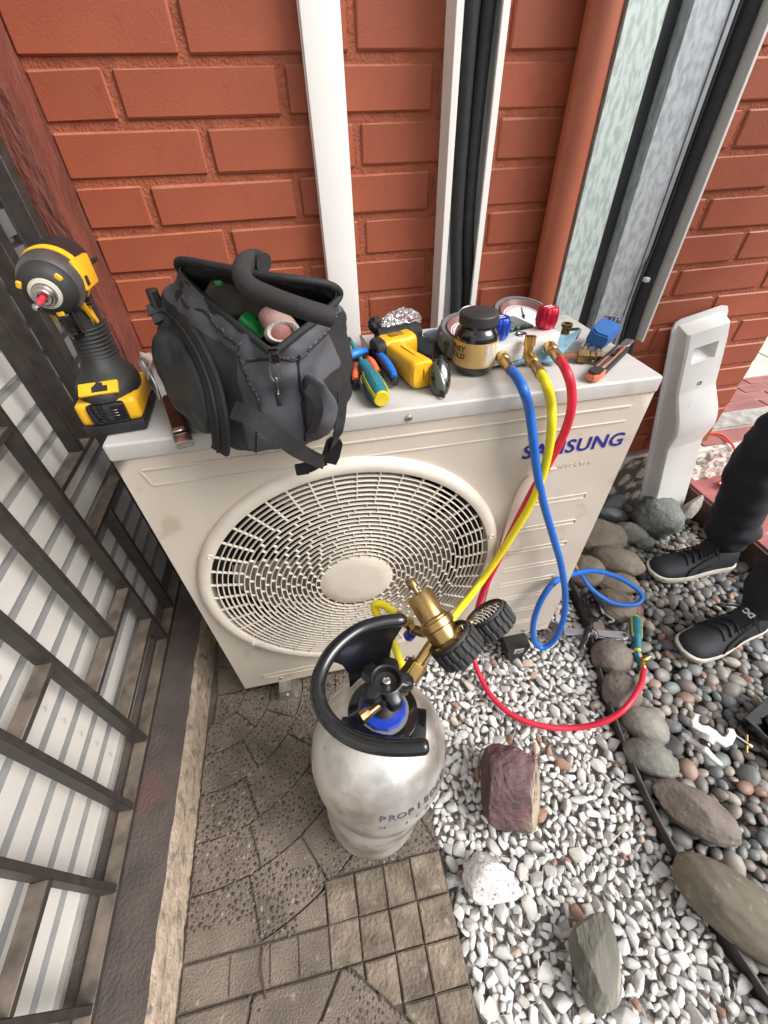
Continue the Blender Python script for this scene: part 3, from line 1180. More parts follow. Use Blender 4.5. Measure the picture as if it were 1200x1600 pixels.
n_long = 44
for k in range(n_long):
    b = BM()
    radial(b, 2 * PI * (k + 0.5) / n_long, r_out - step * 6, r_out + 0.003)
    obj('grille_spoke', b, m_grille, grille, world=True, smooth=0)
b = BM()
for k in range(NR - 6):
    r0, r1 = r_in + step * k, r_in + step * (k + 1)
    n_ = 22 if k < 5 else (27 if k < 10 else 30)
    for q in range(n_):
        radial(b, 2 * PI * (q + 0.5 * (k % 2) + 0.21 * (k // 2)) / n_, r0, r1)
sb = obj('grille_short_bar', b, m_grille, grille, world=True, smooth=0)
sb['kind'] = 'stuff'
bm = BM()
lathe(bm, [(0, 0.0155), (0.05, 0.0152), (0.072, 0.0142), (0.0785, 0.011), (0.079, 0.0), (0.0, 0.0)], MG, 56)
obj('grille_hub', bm, m_grille, grille, world=True, smooth=50)
# fixing bosses on the rim
for a in (R(15), R(212), R(330), R(150)):
    bm = BM()
    lathe(bm, [(0.0045, 0.012), (0.0062, 0.0165), (0.0045, 0.018), (0.003, 0.0165), (0.003, 0.012)], MG @ Matrix.Translation((math.cos(a) * (GR - 0.003), math.sin(a) * (GR - 0.003), 0)), 16)
    obj('screw_boss', bm, m_grille, grille, world=True)
# lettering
m_blue_ink = mat('logo_blue', (0.018, 0.02, 0.24), (0.02, 0.025, 0.2), rough=0.4)
bm = BM()
text_mesh(bm, 'SAMSUNG', 0.0405, Matrix.Translation((0.657, -0.0008, 0.7055)) @ Matrix.Rotation(PI / 2, 4, 'X') @ Matrix.Diagonal((0.99, 1, 1, 1)), depth=0.0004, bold=0.0007, spacing=1.06)
lx = max(v.co.x for v in bm.verts)
for v in bm.verts:
    v.co.x = 0.657 + (v.co.x - 0.657) * (0.2 / (lx - 0.657))
obj('logo_lettering', bm, m_blue_ink, ac, world=True, smooth=0)
bm = BM()
text_mesh(bm, 'INVERTER', 0.013, Matrix.Translation((0.735, -0.0002, 0.668)) @ Matrix.Rotation(PI / 2, 4, 'X'), depth=0.0005, spacing=1.35)
obj('pressed_lettering', bm, m_ac, ac, world=True, smooth=0)
# feet
bm = BM()
prism(bm, [(-0.03, 0.0), (0.03, 0.0), (0.027, 0.004), (0.02, 0.004), (0.016, 0.05), (-0.016, 0.05), (-0.02, 0.004), (-0.027, 0.004)], -0.03, 0.36, TR((0.107, 0.0, 0.0), (PI / 2, 0, 0)) @ Matrix.Scale(-1, 4, (0, 0, 1)))
bmesh.ops.recalc_face_normals(bm, faces=bm.faces[:])
cyl(bm, (0.107, -0.032, 0.024), (0.107, -0.029, 0.024), 0.006)
obj('foot_rail', bm, m_zinc, ac, world=True, smooth=20)
bm = BM()
prism(bm, [(-0.035, -0.075), (0.035, -0.075), (0.03, -0.05), (0.022, -0.04), (0.022, 0.0), (0.034, 0.012), (0.034, 0.046), (-0.034, 0.046), (-0.034, 0.012), (-0.022, 0.0), (-0.022, -0.04), (-0.03, -0.05)],
      -0.04, 0.35, TR((0.775, 0.0, 0.0), (PI / 2, 0, 0)) @ Matrix.Scale(-1, 4, (0, 0, 1)), bev=0.002)
rf = obj('rubber_foot', bm, m_rubber, ac, world=True, smooth=20)
bm = BM()
box(bm, (0.775, -0.041, 0.03), (0.03, 0.004, 0.022), bev=0.001, seg=1)
cyl(bm, (0.775, -0.047, 0.03), (0.775, -0.04, 0.03), 0.0065, seg=6)
obj('foot_bolt', bm, m_zinc, rf, world=True, smooth=20)

# ================================================================== DUCTS, PIPES AND STUDS ON THE WALL
m_white_pvc = mat('white_pvc', (0.82, 0.805, 0.77), (0.76, 0.74, 0.7), rough=0.42, scale=6, detail=8, c3=(0.5, 0.46, 0.36), s3=60, t3=0.73, stretch=(1, 1, 0.12))
t = thing('closed_duct', 'flat white closed cable duct running up the brick wall', 'cable duct', (0.4065, 0.49, 0.6))
bm = BM()
box(bm, (0.4065, 0.49, 1.0), (0.066, 0.034, 1.9), bev=0.003)
obj('duct_cover', bm, m_white_pvc, t, world=True)
bm = BM()
box(bm, (0.4065, 0.5005, 1.0), (0.069, 0.012, 1.9), bev=0.001, seg=1)
obj('duct_base', bm, m_white_pvc, t, world=True)


def open_duct(name, label, x0, x1, z0, z1, depth=0.052, lip=0.013):
    t = thing(name, label, 'cable duct', ((x0 + x1) / 2, 0.5, z0))
    yb = WY - 0.003
    b = BM()
    box(b, ((x0 + x1) / 2, yb - 0.0015, (z0 + z1) / 2), (x1 - x0, 0.003, z1 - z0))
    obj('duct_back', b, m_white_pvc, t, world=True)
    for s, x in ((1, x0), (-1, x1)):
        b = BM()
        box(b, (x + s * 0.0012, yb - 0.003 - depth / 2, (z0 + z1) / 2), (0.0024, depth, z1 - z0))
        w = obj('duct_side', b, m_white_pvc, t, world=True)
        b = BM()
        box(b, (x + s * (lip / 2), yb - depth - 0.0045, (z0 + z1) / 2), (lip, 0.003, z1 - z0), bev=0.0008, seg=1)
        box(b, (x + s * lip * 0.86, yb - depth + 0.0, (z0 + z1) / 2), (0.0018, 0.008, z1 - z0))
        obj('duct_lip', b, m_white_pvc, w, world=True)
    return t


open_duct('open_duct', 'open white duct holding two black insulated pipes, left of the brown pipe', 0.626, 0.719, 0.3, 1.95)
m_foam = mat('pipe_foam', (0.022, 0.022, 0.023), (0.014, 0.014, 0.015), rough=0.75, scale=60, bump=0.2, bscale=500)
for x, lab, wob in ((0.662, 'black insulated pipe on the left inside the open white duct', 0.0), (0.688, 'black insulated pipe on the right inside the open white duct', 0.006)):
    bm = BM()
    tube(bm, [(x, 0.478, 1.95), (x + wob, 0.477, 1.5), (x, 0.478, 1.15), (x + 0.004, 0.477, 0.98), (x + 0.014 + wob * 0.6, 0.474, 0.86), (x + 0.018, 0.46, 0.7), (x + 0.02, 0.40, 0.55)], 0.0135, 16)
    o = obj('insulated_pipe', bm, m_foam)
    tag(o, lab, 'pipe', 'insulated pipes in the open duct')
bm = BM()
tube(bm, [(0.9, 0.468, 2.0), (0.9, 0.468, 1.0), (0.902, 0.468, 0.3)], 0.031, 28)
dp = obj('downpipe', bm, mat('painted_pipe', (0.36, 0.1, 0.05), (0.31, 0.082, 0.04), rough=0.45, scale=8, bump=0.05))
tag(dp, 'round downpipe painted terracotta like the wall', 'pipe')

m_galv_g = mat('galvanised_green', (0.6, 0.69, 0.65), (0.42, 0.5, 0.475), rough=0.45, metal=0.2, scale=110, detail=3, lo=0.42, hi=0.56, stretch=(1, 1, 0.35), bump=0.1, bscale=200)
m_galv = mat('galvanised_grey', (0.54, 0.58, 0.6), (0.38, 0.41, 0.43), rough=0.45, metal=0.25, scale=90, detail=3, lo=0.4, hi=0.58, stretch=(1, 1, 0.5), bump=0.1, bscale=200)


def stud(name, label, x0, x1, yf, z0, z1, m, depth=0.05, m_=None):
    t = thing(name, label, 'metal stud', ((x0 + x1) / 2, yf, z0))
    b = BM()
    box(b, ((x0 + x1) / 2, yf + 0.0006, (z0 + z1) / 2), (x1 - x0, 0.0012, z1 - z0))
    obj('web', b, m, t, world=True)
    for s, x in ((1, x0), (-1, x1)):
        b = BM()
        box(b, (x + s * 0.0006, yf + 0.0012 + depth / 2, (z0 + z1) / 2), (0.0012, depth, z1 - z0))
        obj('flange', b, m, t, world=True)
    return t


stud('metal_stud', 'greenish galvanised metal stud just right of the terracotta pipe', 0.928, 1.003, 0.441, 0.05, 2.1, m_galv_g)
# dark band between the studs: an added black strip that paints the shade of the open gap
bm = BM()
box(bm, (1.028, 0.486, 1.1), (0.046, 0.03, 2.0), bev=0.003)
o = obj('shaded_gap_strip', bm, mat('gap_shade_black', (0.03, 0.031, 0.034), (0.02, 0.02, 0.022), rough=0.5, scale=20, bump=0.1))
tag(o, 'dark flat strip standing in for the shaded gap between the two galvanised studs', 'shaded gap')
t = stud('metal_stud', 'grey galvanised metal stud with narrow edge lip, right of the dark gap strip', 1.053, 1.128, 0.441, 0.05, 2.1, m_galv)
bm = BM()
box(bm, (1.1335, 0.4385, 1.075), (0.009, 0.003, 2.05))
obj('edge_lip', bm, mat('galvanised_edge', (0.5, 0.53, 0.56), rough=0.35, metal=0.6), t, world=True)
t = thing('open_duct', 'open duct at the right crammed with black cables, one bright white edge', 'cable duct', (1.175, 0.5, 0.7))
bm = BM()
box(bm, (1.212, 0.472, 1.345), (0.003, 0.07, 1.29))
w = obj('duct_side', bm, m_white_pvc, t, world=True)
bm = BM()
box(bm, (1.2125, 0.4345, 1.345), (0.007, 0.004, 1.29), bev=0.001, seg=1)
obj('duct_lip', bm, m_white_pvc, w, world=True)
bm = BM()
box(bm, (1.175, 0.505, 1.345), (0.07, 0.003, 1.29))
obj('duct_back', bm, m_white_pvc, t, world=True)
m_cable = mat('black_cable', (0.012, 0.012, 0.013), rough=0.35, bump=0.05)
for i, (x, y, r_, zb, lab) in enumerate(((1.19, 0.476, 0.021, 0.72, 'thick black insulated pipe along the white right edge of the duct'),
                                        (1.157, 0.472, 0.015, 0.66, 'thick black cable beside the grey galvanised stud'))):
    bm = BM()
    tube(bm, [(x, y, 2.0), (x + 0.002, y, 1.4), (x - 0.001, y, 1.0), (x + 0.004 * i, y - 0.004, zb), (x + 0.02, y - 0.03, zb - 0.14)], r_, 18)
    o = obj('insulated_pipe' if i == 0 else 'black_cable', bm, m_foam if i == 0 else m_cable)
    tag(o, lab, 'pipe' if i == 0 else 'cable')
bm = BM()
tube(bm, [(1.146, 0.445, 1.9), (1.148, 0.445, 1.2), (1.146, 0.44, 0.95), (1.128, 0.425, 0.86), (1.118, 0.41, 0.76), (1.13, 0.4, 0.66), (1.15, 0.41, 0.58)], 0.003, 8)
o = obj('thin_cable', bm, m_cable)
tag(o, 'thin black cable hanging with a small silver clip', 'cable')
bm = BM()
box(bm, (1.1232, 0.3985, 0.8700), (0.012, 0.012, 0.009), bev=0.001, seg=1)
obj('cable_clip', bm, mat('clip_silver', (0.6, 0.6, 0.58), rough=0.4), o, world=True)

# ================================================================== LEANING WHITE COVER
m_cover = mat('cover_plastic', (0.74, 0.74, 0.72), (0.66, 0.655, 0.635), rough=0.4, scale=9, detail=8, c3=(0.5, 0.48, 0.44), s3=40, t3=0.7)
# u across, v down its length, w away from the wall
top_l, top_r = Vector((1.345, 0.497, 0.722)), Vector((1.509, 0.497, 0.742))
bot_l = Vector((1.515, 0.44, -0.03))
ev = (bot_l - top_l).normalized()
eu = (top_r - top_l)
eu = (eu - ev * eu.dot(ev)).normalized()
ew = ev.cross(eu)
if ew.y > 0:
    ew = -ew
MC = Matrix((eu, ev, ew)).transposed().to_4x4()
MC.translation = top_l
CL, CW = (bot_l - top_l).length, 0.166
t = thing('duct_end_cover', 'white plastic duct cover with finger slot leaning on the brick wall', 'duct cover', m=MC)
bm = BM()
c_ = 0.022
pr_ = [(c_, 0.0), (CW - c_, 0.0), (CW - 0.006, 0.006), (CW, c_), (CW, CL), (0, CL), (0, c_), (0.006, 0.006)]
prism(bm, pr_, 0.0, 0.005)
obj('back_flange', bm, m_cover, t, smooth=30)
stations = [(0.035, 0.018, 0.046), (0.075, 0.017, 0.05), (0.13, 0.016, 0.051), (0.215, 0.016, 0.052), (0.225, 0.016, 0.053), (0.30, 0.012, 0.083), (0.325, 0.0115, 0.086), (0.352, 0.0115, 0.086), (0.415, 0.015, 0.062), (0.425, 0.015, 0.06), (CL - 0.02, 0.015, 0.058), (CL, 0.015, 0.058)]
bm = BM()
rings = []
for v_, ins, h in stations:
    sec = [(ins, 0.005), (ins + 0.002, h - 0.006), (ins + 0.008, h), (CW - ins - 0.008, h), (CW - ins - 0.002, h - 0.006), (CW - ins, 0.005)]
    rings.append([bm.verts.new((u, v_, w_)) for u, w_ in sec])
capv = [bm.verts.new((u, 0.016, 0.005)) for u in (0.016, 0.018, 0.024, CW - 0.024, CW - 0.018, CW - 0.016)]
rings = [capv] + rings
slot = None
for A, B in zip(rings, rings[1:]):
    for k in range(5):
        if A is rings[2] and k == 2:
            # finger slot: leave an opening in the face and line it
            u0, u1 = 0.042, CW - 0.05
            v0, v1 = 0.078, 0.127
            hz = 0.0505
            inner = [bm.verts.new(p) for p in ((u0, v0, hz), (u1, v0, hz), (u1, v1, hz), (u0, v1, hz))]
            o4 = [A[2], A[3], B[3], B[2]]
            for i in range(4):
                bm.faces.new((o4[i], o4[(i + 1) % 4], inner[(i + 1) % 4], inner[i]))
            deep = [bm.verts.new(p) for p in ((u0 + 0.004, v0 + 0.004, 0.012), (u1 - 0.004, v0 + 0.004, 0.012), (u1 - 0.004, v1 - 0.002, 0.04), (u0 + 0.004, v1 - 0.002, 0.04))]
            for i in range(4):
                bm.faces.new((inner[i], inner[(i + 1) % 4], deep[(i + 1) % 4], deep[i]))
            bm.faces.new(deep)
            continue
        bm.faces.new((A[k], A[k + 1], B[k + 1], B[k]))
obj('cover_body', bm, m_cover, t, smooth=24)
bm = BM()
lathe(bm, [(0.0065, 0.0), (0.0065, 0.0012), (0.0045, 0.0012), (0.004, -0.006), (0, -0.006)], Matrix.Translation((CW * 0.52, 0.2, 0.0525)), 16)
obj('screw_hole', bm, mat('hole_grey', (0.2, 0.19, 0.18), rough=0.7), t)

# ================================================================== THINGS ON TOP OF THE UNIT (surface z = 0.84)
TZ = 0.8402
m_yel = mat('yellow_plastic', (0.78, 0.42, 0.015), (0.7, 0.36, 0.012), rough=0.42, scale=30, bump=0.05, c3=(0.4, 0.22, 0.03), s3=70, t3=0.75)
m_blkp = mat('black_plastic', (0.018, 0.018, 0.019), (0.011, 0.011, 0.012), rough=0.45, bump=0.1, bscale=500)
m_gloss = mat('gloss_black', (0.008, 0.008, 0.009), rough=0.12, coat=0.5)
m_grey_metal = mat('grey_housing', (0.16, 0.155, 0.15), (0.11, 0.105, 0.1), rough=0.38, metal=0.7)
m_brass = mat('brass', (0.62, 0.42, 0.16), (0.48, 0.31, 0.1), rough=0.3, metal=1.0, scale=60, bump=0.06, rvar=0.08)
m_brass_old = mat('aged_brass', (0.36, 0.25, 0.11), (0.22, 0.15, 0.07), rough=0.38, metal=1.0, scale=70, bump=0.1)
m_chrome = mat('chrome', (0.75, 0.75, 0.76), (0.6, 0.6, 0.61), rough=0.18, metal=1.0)


def text_obj(name, body, size, m, material, parent, depth=0.0004, bold=0.0, **k):
    b = BM()
    text_mesh(b, body, size, m, depth=depth, bold=bold, **k)
    return obj(name, b, material, parent, smooth=0)


# ---------------------------------------------------------------- impact driver, standing on its battery
yaw = R(5)
t = thing('impact_driver', 'yellow and black cordless impact driver standing on its battery', 'impact driver', m=TR((0.012, 0.076, TZ), (0, 0, yaw)) @ Matrix.Rotation(R(-3), 4, 'X') @ Matrix.Scale(1.0, 4))
# local: -y is forward (nose), z up
bm = BM()
box(bm, (0, 0.0, 0.008), (0.082, 0.112, 0.016), bev=0.005)
bat = obj('battery', bm, m_blkp, t)
bm = BM()
box(bm, (0, 0.0, 0.031), (0.08, 0.106, 0.034), bev=0.009, seg=3)
obj('battery_case', bm, m_yel, bat)
bm = BM()
box(bm, (0.0, -0.052, 0.031), (0.05, 0.012, 0.03), bev=0.006)
obj('battery_latch', bm, m_gloss, bat)
for z in (0.028, 0.032, 0.036):
    bm = BM()
    box(bm, (0.002, -0.0585, z), (0.026, 0.002, 0.0016), bev=0.0006, seg=1)
    obj('latch_ridge', bm, m_gloss, bat)
bm = BM()
loft(bm, [[(x * sx, y * sy + oy, z) for x, y in circ(1, 20)] for z, sx, sy, oy in
          ((0.046, 0.041, 0.056, 0), (0.056, 0.042, 0.057, 0), (0.066, 0.038, 0.05, 0.003), (0.074, 0.029, 0.04, 0.008), (0.09, 0.0235, 0.031, 0.012), (0.115, 0.023, 0.03, 0.013),
           (0.14, 0.0235, 0.031, 0.011), (0.158, 0.0245, 0.034, 0.008), (0.175, 0.025, 0.036, 0.006))])
hd = obj('handle', bm, m_rubber, t, smooth=60)
for k in range(9):
    bm = BM()
    a = [((0.0242) * math.cos(u), -0.032 * abs(math.sin(u)) ** 0.8 * (1 if math.sin(u) > 0 else -1) + 0.0145, 0.088 + k * 0.0052) for u in [R(x) for x in range(-40, 111, 15)]]
    sweep(bm, a, circ(0.0011, 6))
    obj('grip_ridge', bm, m_rubber, hd)
bm = BM()
box(bm, (0.0, 0, 0), (0.05, 0.02, 0.004), m=TR((0, -0.0455, 0.0635), (R(33), 0, 0)), bev=0.0016)
obj('battery_badge', bm, m_yel, t)
bm = BM()
box(bm, (0.002, -0.002, 0.0022), (0.02, 0.009, 0.001), m=TR((0, -0.0455, 0.0635), (R(33), 0, 0)))
box(bm, (0.002, 0.003, 0.0023), (0.008, 0.009, 0.001), m=TR((0, -0.0455, 0.0635), (R(33), 0, 0)))
obj('badge_mark', bm, m_blkp, t)
bm = BM()
box(bm, (0, 0.0445, 0.118), (0.007, 0.006, 0.06), bev=0.002)
obj('handle_inlay', bm, m_yel, t)
MH = Matrix.Translation((0, 0.0, 0.192)) @ Matrix.Rotation(R(90 + 8), 4, 'X')     # local z forward and a little down
bm = BM()
lathe(bm, [(0, -0.068), (0.02, -0.068), (0.028, -0.062), (0.031, -0.05), (0.0315, -0.012), (0.0315, 0.0)], MH, 36)
obj('motor_housing', bm, m_blkp, t)
bm = BM()
lathe(bm, [(0.0318, -0.002), (0.0345, -0.001), (0.0355, 0.006), (0.0345, 0.012), (0.032, 0.012)], MH, 40)
obj('yellow_band', bm, m_yel, t)
bm = BM()
box(bm, (0.0305, 0.006, 0.193), (0.008, 0.062, 0.034), bev=0.0035)
obj('side_panel', bm, m_yel, t)
text_obj('side_lettering', 'DEWALT', 0.0088, Matrix.Translation((0.0348, 0.033, 0.196)) @ Matrix.Rotation(R(-90), 4, 'Z').inverted() @ Matrix.Rotation(PI / 2, 4, 'X') @ Matrix.Scale(-1, 4, (1, 0, 0)) @ Matrix.Scale(-1, 4, (1, 0, 0)), m_blkp, t)
bm = BM()
box(bm, (0.0345, -0.012, 0.186), (0.0018, 0.012, 0.011), bev=0.0006, seg=1)
obj('side_badge', bm, m_blkp, t)
bm = BM()
lathe(bm, [(0.033, 0.01), (0.0345, 0.016), (0.0335, 0.03), (0.03, 0.04), (0.0265, 0.045)], MH, 40)
obj('metal_nose', bm, m_grey_metal, t)
bm = BM()
lathe(bm, [(0.0268, 0.0445), (0.0298, 0.041), (0.0285, 0.049), (0.022, 0.056), (0.0165, 0.058)], MH, 40)
bump_ = obj('nose_bumper', bm, m_rubber, t)
bm = BM()
lathe(bm, [(0.0165, 0.057), (0.0162, 0.0605), (0.0125, 0.062), (0.012, 0.0585)], MH, 32)
obj('light_ring', bm, mat('light_ring', (0.5, 0.47, 0.4), rough=0.5), t)
for a in (R(35), R(155), R(275)):
    bm = BM()
    box(bm, (0.0245, 0, 0.0545), (0.006, 0.008, 0.0035), m=MH @ Matrix.Rotation(a, 4, 'Z') @ Matrix.Translation((0, 0, 0)), bev=0.001, seg=1)
    obj('nose_lamp', bm, m_yel, t)
bm = BM()
lathe(bm, [(0.0118, 0.056), (0.0118, 0.064), (0.0105, 0.066), (0.0095, 0.066), (0.0095, 0.069), (0.008, 0.071), (0.0055, 0.071), (0.005, 0.066), (0, 0.066)], MH, 28)
ck = obj('chuck', bm, m_steel, t)
bm = BM()
lathe(bm, [(0.0033, 0.066), (0.0033, 0.08), (0.0038, 0.08), (0.0038, 0.089), (0.003, 0.09)], MH, 12)
obj('bit_band', bm, mat('red_band', (0.6, 0.02, 0.04), rough=0.4), ck)
bm = BM()
lathe(bm, [(0.0031, 0.089), (0.0034, 0.094), (0.0042, 0.096), (0.0042, 0.099), (0.002, 0.103), (0, 0.1035)], MH, 12)
obj('bit_tip', bm, m_chrome, ck)
bm = BM()
tube(bm, [(0, -0.022, 0.17), (0, -0.034, 0.158), (0, -0.033, 0.142), (0, -0.024, 0.132)], 0.0105, 14)
obj('trigger', bm, m_gloss, t)
bm = BM()
prism(bm, [(-0.03, 0.182), (0.016, 0.182), (0.02, 0.15), (0.013, 0.133), (-0.006, 0.13), (-0.012, 0.15), (-0.026, 0.166)], -0.0225, 0.0225, Matrix(((0, 0, 1, 0), (1, 0, 0, 0), (0, 1, 0, 0), (0, 0, 0, 1))), bev=0.004)
obj('trigger_guard', bm, m_yel, t)
bm = BM()
cyl(bm, (-0.026, -0.012, 0.163), (0.029, -0.012, 0.163), 0.0055, seg=14)
obj('direction_switch', bm, m_gloss, t)
bm = BM()
sweep(bm, spline([(0.045, 0.03, 0.04), (0.052, 0.035, 0.062), (0.05, 0.02, 0.07), (0.056, 0.015, 0.04), (0.06, -0.01, 0.02)], 6), rect(0.008, 0.002))
obj('belt_hook', bm, m_steel, t)

# ---------------------------------------------------------------- folded lever tool between driver and bag
A_, B_ = (0.1192, -0.0334, 0.8460), (0.0790, 0.0977, 0.8620)
d_ = Vector(B_) - Vector(A_)
t = thing('lever_tool', 'brown metal lever tool with bright silver tip between driver and bag', 'hand tool', m=Matrix.Translation(A_) @ frame_z(d_, (0, 0, 1)))
# local z along the tool, x sideways, y up-ish
L_ = d_.length
m_tool = mat('brown_steel', (0.12, 0.085, 0.06), (0.08, 0.055, 0.04), rough=0.35, metal=0.8, scale=40, bump=0.15)
bm = BM()
prism(bm, [(-0.011, 0.012), (0.011, 0.012), (0.01, L_), (-0.007, L_ + 0.004)], -0.005, 0.006, Matrix(((1, 0, 0, 0), (0, 0, 1, 0), (0, 1, 0, 0), (0, 0, 0, 1))), bev=0.002)
obj('lever_body', bm, m_tool, t)
bm = BM()
box(bm, (0.001, 0.002, 0.004), (0.024, 0.011, 0.022), bev=0.003)
obj('silver_tip', bm, mat('polished_tip', (0.75, 0.72, 0.68), rough=0.25, metal=1.0), t)
bm = BM()
box(bm, (0.002, 0.0085, 0.022), (0.016, 0.003, 0.009), bev=0.001, seg=1)
obj('tip_window', bm, mat('polished_tip', (0.75, 0.72, 0.68)), t)
bm = BM()
sweep(bm, spline([(-0.008, 0.004, L_ - 0.01), (-0.016, 0.02, L_ + 0.02), (-0.02, 0.02, L_ + 0.0), (-0.014, 0.012, L_ - 0.04)], 6), rect(0.01, 0.002))
sweep(bm, spline([(0.006, 0.004, L_ - 0.02), (0.006, 0.024, L_ + 0.02), (0.0, 0.03, L_ + 0.045), (-0.006, 0.02, L_ + 0.02)], 6), rect(0.008, 0.002))
obj('clamp_jaw', bm, m_steel, t)
bm = BM()
bmesh.ops.create_icosphere(bm, subdivisions=3, radius=1)
for v in bm.verts:
    v.co = Vector((v.co.x * 0.016, v.co.y * 0.012, v.co.z * 0.03)) * (1 + 0.3 * noise.noise(v.co * 2.1))
o = obj('crumpled_rag', bm, mat('dusty_rag', (0.42, 0.36, 0.3), (0.3, 0.25, 0.2), rough=0.9, scale=60, bump=0.4), smooth=180, m=Matrix.Translation((0.0486, 0.1515, 0.8750)))
tag(o, 'small dusty beige rag wedged between driver and black bag', 'rag')

# ---------------------------------------------------------------- open tool bag
m_slate = mat('slate_fabric', (0.075, 0.075, 0.087), (0.052, 0.052, 0.062), rough=0.75, scale=14, bump=0.35, bscale=900, dist=0.001)
m_char = mat('charcoal_fabric', (0.026, 0.027, 0.03), (0.017, 0.018, 0.02), rough=0.7, scale=14, bump=0.35, bscale=900, dist=0.001)
m_mesh = mat('bag_mesh', (0.017, 0.016, 0.016), (0.009, 0.009, 0.009), rough=0.85, scale=500, detail=1, lo=0.45, hi=0.55, bump=0.7, bscale=500, dist=0.002)
m_pocket = mat('pocket_fabric', (0.013, 0.018, 0.019), (0.009, 0.012, 0.013), rough=0.5, scale=10, bump=0.2, bscale=700, dist=0.001)
m_web = mat('webbing', (0.012, 0.012, 0.013), (0.007, 0.007, 0.008), rough=0.75, scale=300, detail=1, bump=0.6, bscale=400, dist=0.001)
bag = thing('tool_bag', 'open black and slate grey fabric tool bag with hanging straps', 'bag', (0.2, 0.05, TZ))
rim = [(0.2661, -0.1093, 0.9850), (0.2952, -0.0928, 0.9970), (0.3251, -0.0638, 1.0050), (0.3498, -0.0346, 1.0150), (0.3397, -0.0480, 1.0300), (0.3075, -0.0556, 1.0400), (0.2746, -0.0509, 1.0450),
       (0.2236, -0.0187, 1.0500), (0.1726, 0.0278, 1.0500), (0.1693, 0.0429, 1.0300), (0.1956, 0.0083, 1.0100), (0.2325, -0.0520, 0.9950)]
neck = [(0.2654, -0.1102, 0.9750), (0.2988, -0.0910, 0.9800), (0.3324, -0.0545, 0.9850), (0.3634, 0.0033, 0.9900), (0.3475, 0.0128, 1.0000), (0.3063, 0.0155, 1.0100), (0.2679, 0.0217, 1.0150),
        (0.2044, 0.0590, 1.0200), (0.1276, 0.0939, 1.0150), (0.1358, 0.0611, 1.0000), (0.1783, -0.0011, 0.9850), (0.2260, -0.0665, 0.9780)]
belt = [(0.2606, -0.1053, 0.9300), (0.3036, -0.0835, 0.9300), (0.3438, -0.0324, 0.9350), (0.3705, 0.0526, 0.9400), (0.3516, 0.0819, 0.9500), (0.3021, 0.1087, 0.9550), (0.2547, 0.1341, 0.9550),
        (0.1715, 0.1428, 0.9650), (0.0966, 0.0966, 0.9700), (0.1065, 0.0485, 0.9500), (0.1552, -0.0271, 0.9320), (0.2171, -0.0859, 0.9280)]
low = [(0.2574, -0.0959, 0.8730), (0.3105, -0.0839, 0.8730), (0.3485, -0.0349, 0.8750), (0.3726, 0.0569, 0.8820), (0.3560, 0.1119, 0.8900), (0.3024, 0.1535, 0.8900), (0.2407, 0.1815, 0.8900),
       (0.1480, 0.1826, 0.9000), (0.0633, 0.1363, 0.9050), (0.1064, 0.0230, 0.8880), (0.1580, -0.0567, 0.8750), (0.2095, -0.0887, 0.8700)]
foot = [(0.2559, -0.0846, 0.8460), (0.3080, -0.0737, 0.8450), (0.3420, -0.0292, 0.8440), (0.3612, 0.0786, 0.8430), (0.3491, 0.1596, 0.8430), (0.2980, 0.2009, 0.8430), (0.2305, 0.2273, 0.8430),
        (0.1377, 0.2284, 0.8430), (0.0569, 0.1907, 0.8450), (0.1123, 0.0198, 0.8480), (0.1654, -0.0583, 0.8500), (0.2096, -0.0826, 0.8480)]


def inset(L, k, dz):
    c = sum((Vector(p) for p in L), Vector()) / len(L)
    return [tuple(c + (Vector(p) - c) * k + Vector((0, 0, dz))) for p in L]


bm = BM()
loft(bm, [inset(foot, 0.9, -0.0018), foot, low, belt, neck, rim], cap0=True, cap1=False)
for f in bm.faces:
    f.material_index = 0
bm.faces.ensure_lookup_table()
body = obj('bag_body', bm, [m_char, m_slate, m_mesh], bag, world=True, smooth=180, sub=3)
wrinkle = bpy.data.textures.new('wrinkle', 'CLOUDS')
wrinkle.noise_scale = 0.05
wrinkle.noise_depth = 2


def wrinkles(o_, s=0.014):
    md = o_.modifiers.new('wrinkle', 'DISPLACE')
    md.texture = wrinkle
    md.texture_coords = 'LOCAL'
    md.strength = s
    md.mid_level = 0.5


wrinkles(body, 0.024)
from mathutils.bvhtree import BVHTree
bpy.context.view_layer.update()
_dg = bpy.context.evaluated_depsgraph_get()
_bvh = BVHTree.FromObject(body, _dg)
_off = bag.matrix_basis.translation


def seam(pts, r_, m_, name='seam', every=0, lift=0.0006):
    out = []
    for p in spline(pts, 10):
        hit = _bvh.find_nearest(Vector(p) - _off)
        out.append(hit[0] + hit[1] * lift + _off)
    b = BM()
    if every:
        for i in range(0, len(out) - 1, every):
            tube(b, [out[i], out[i].lerp(out[i + 1], 0.7)], r_, 5, smooth=False)
    else:
        sweep(b, out, circ(r_, 6))
    return obj(name, b, m_, bag, world=True, smooth=60)


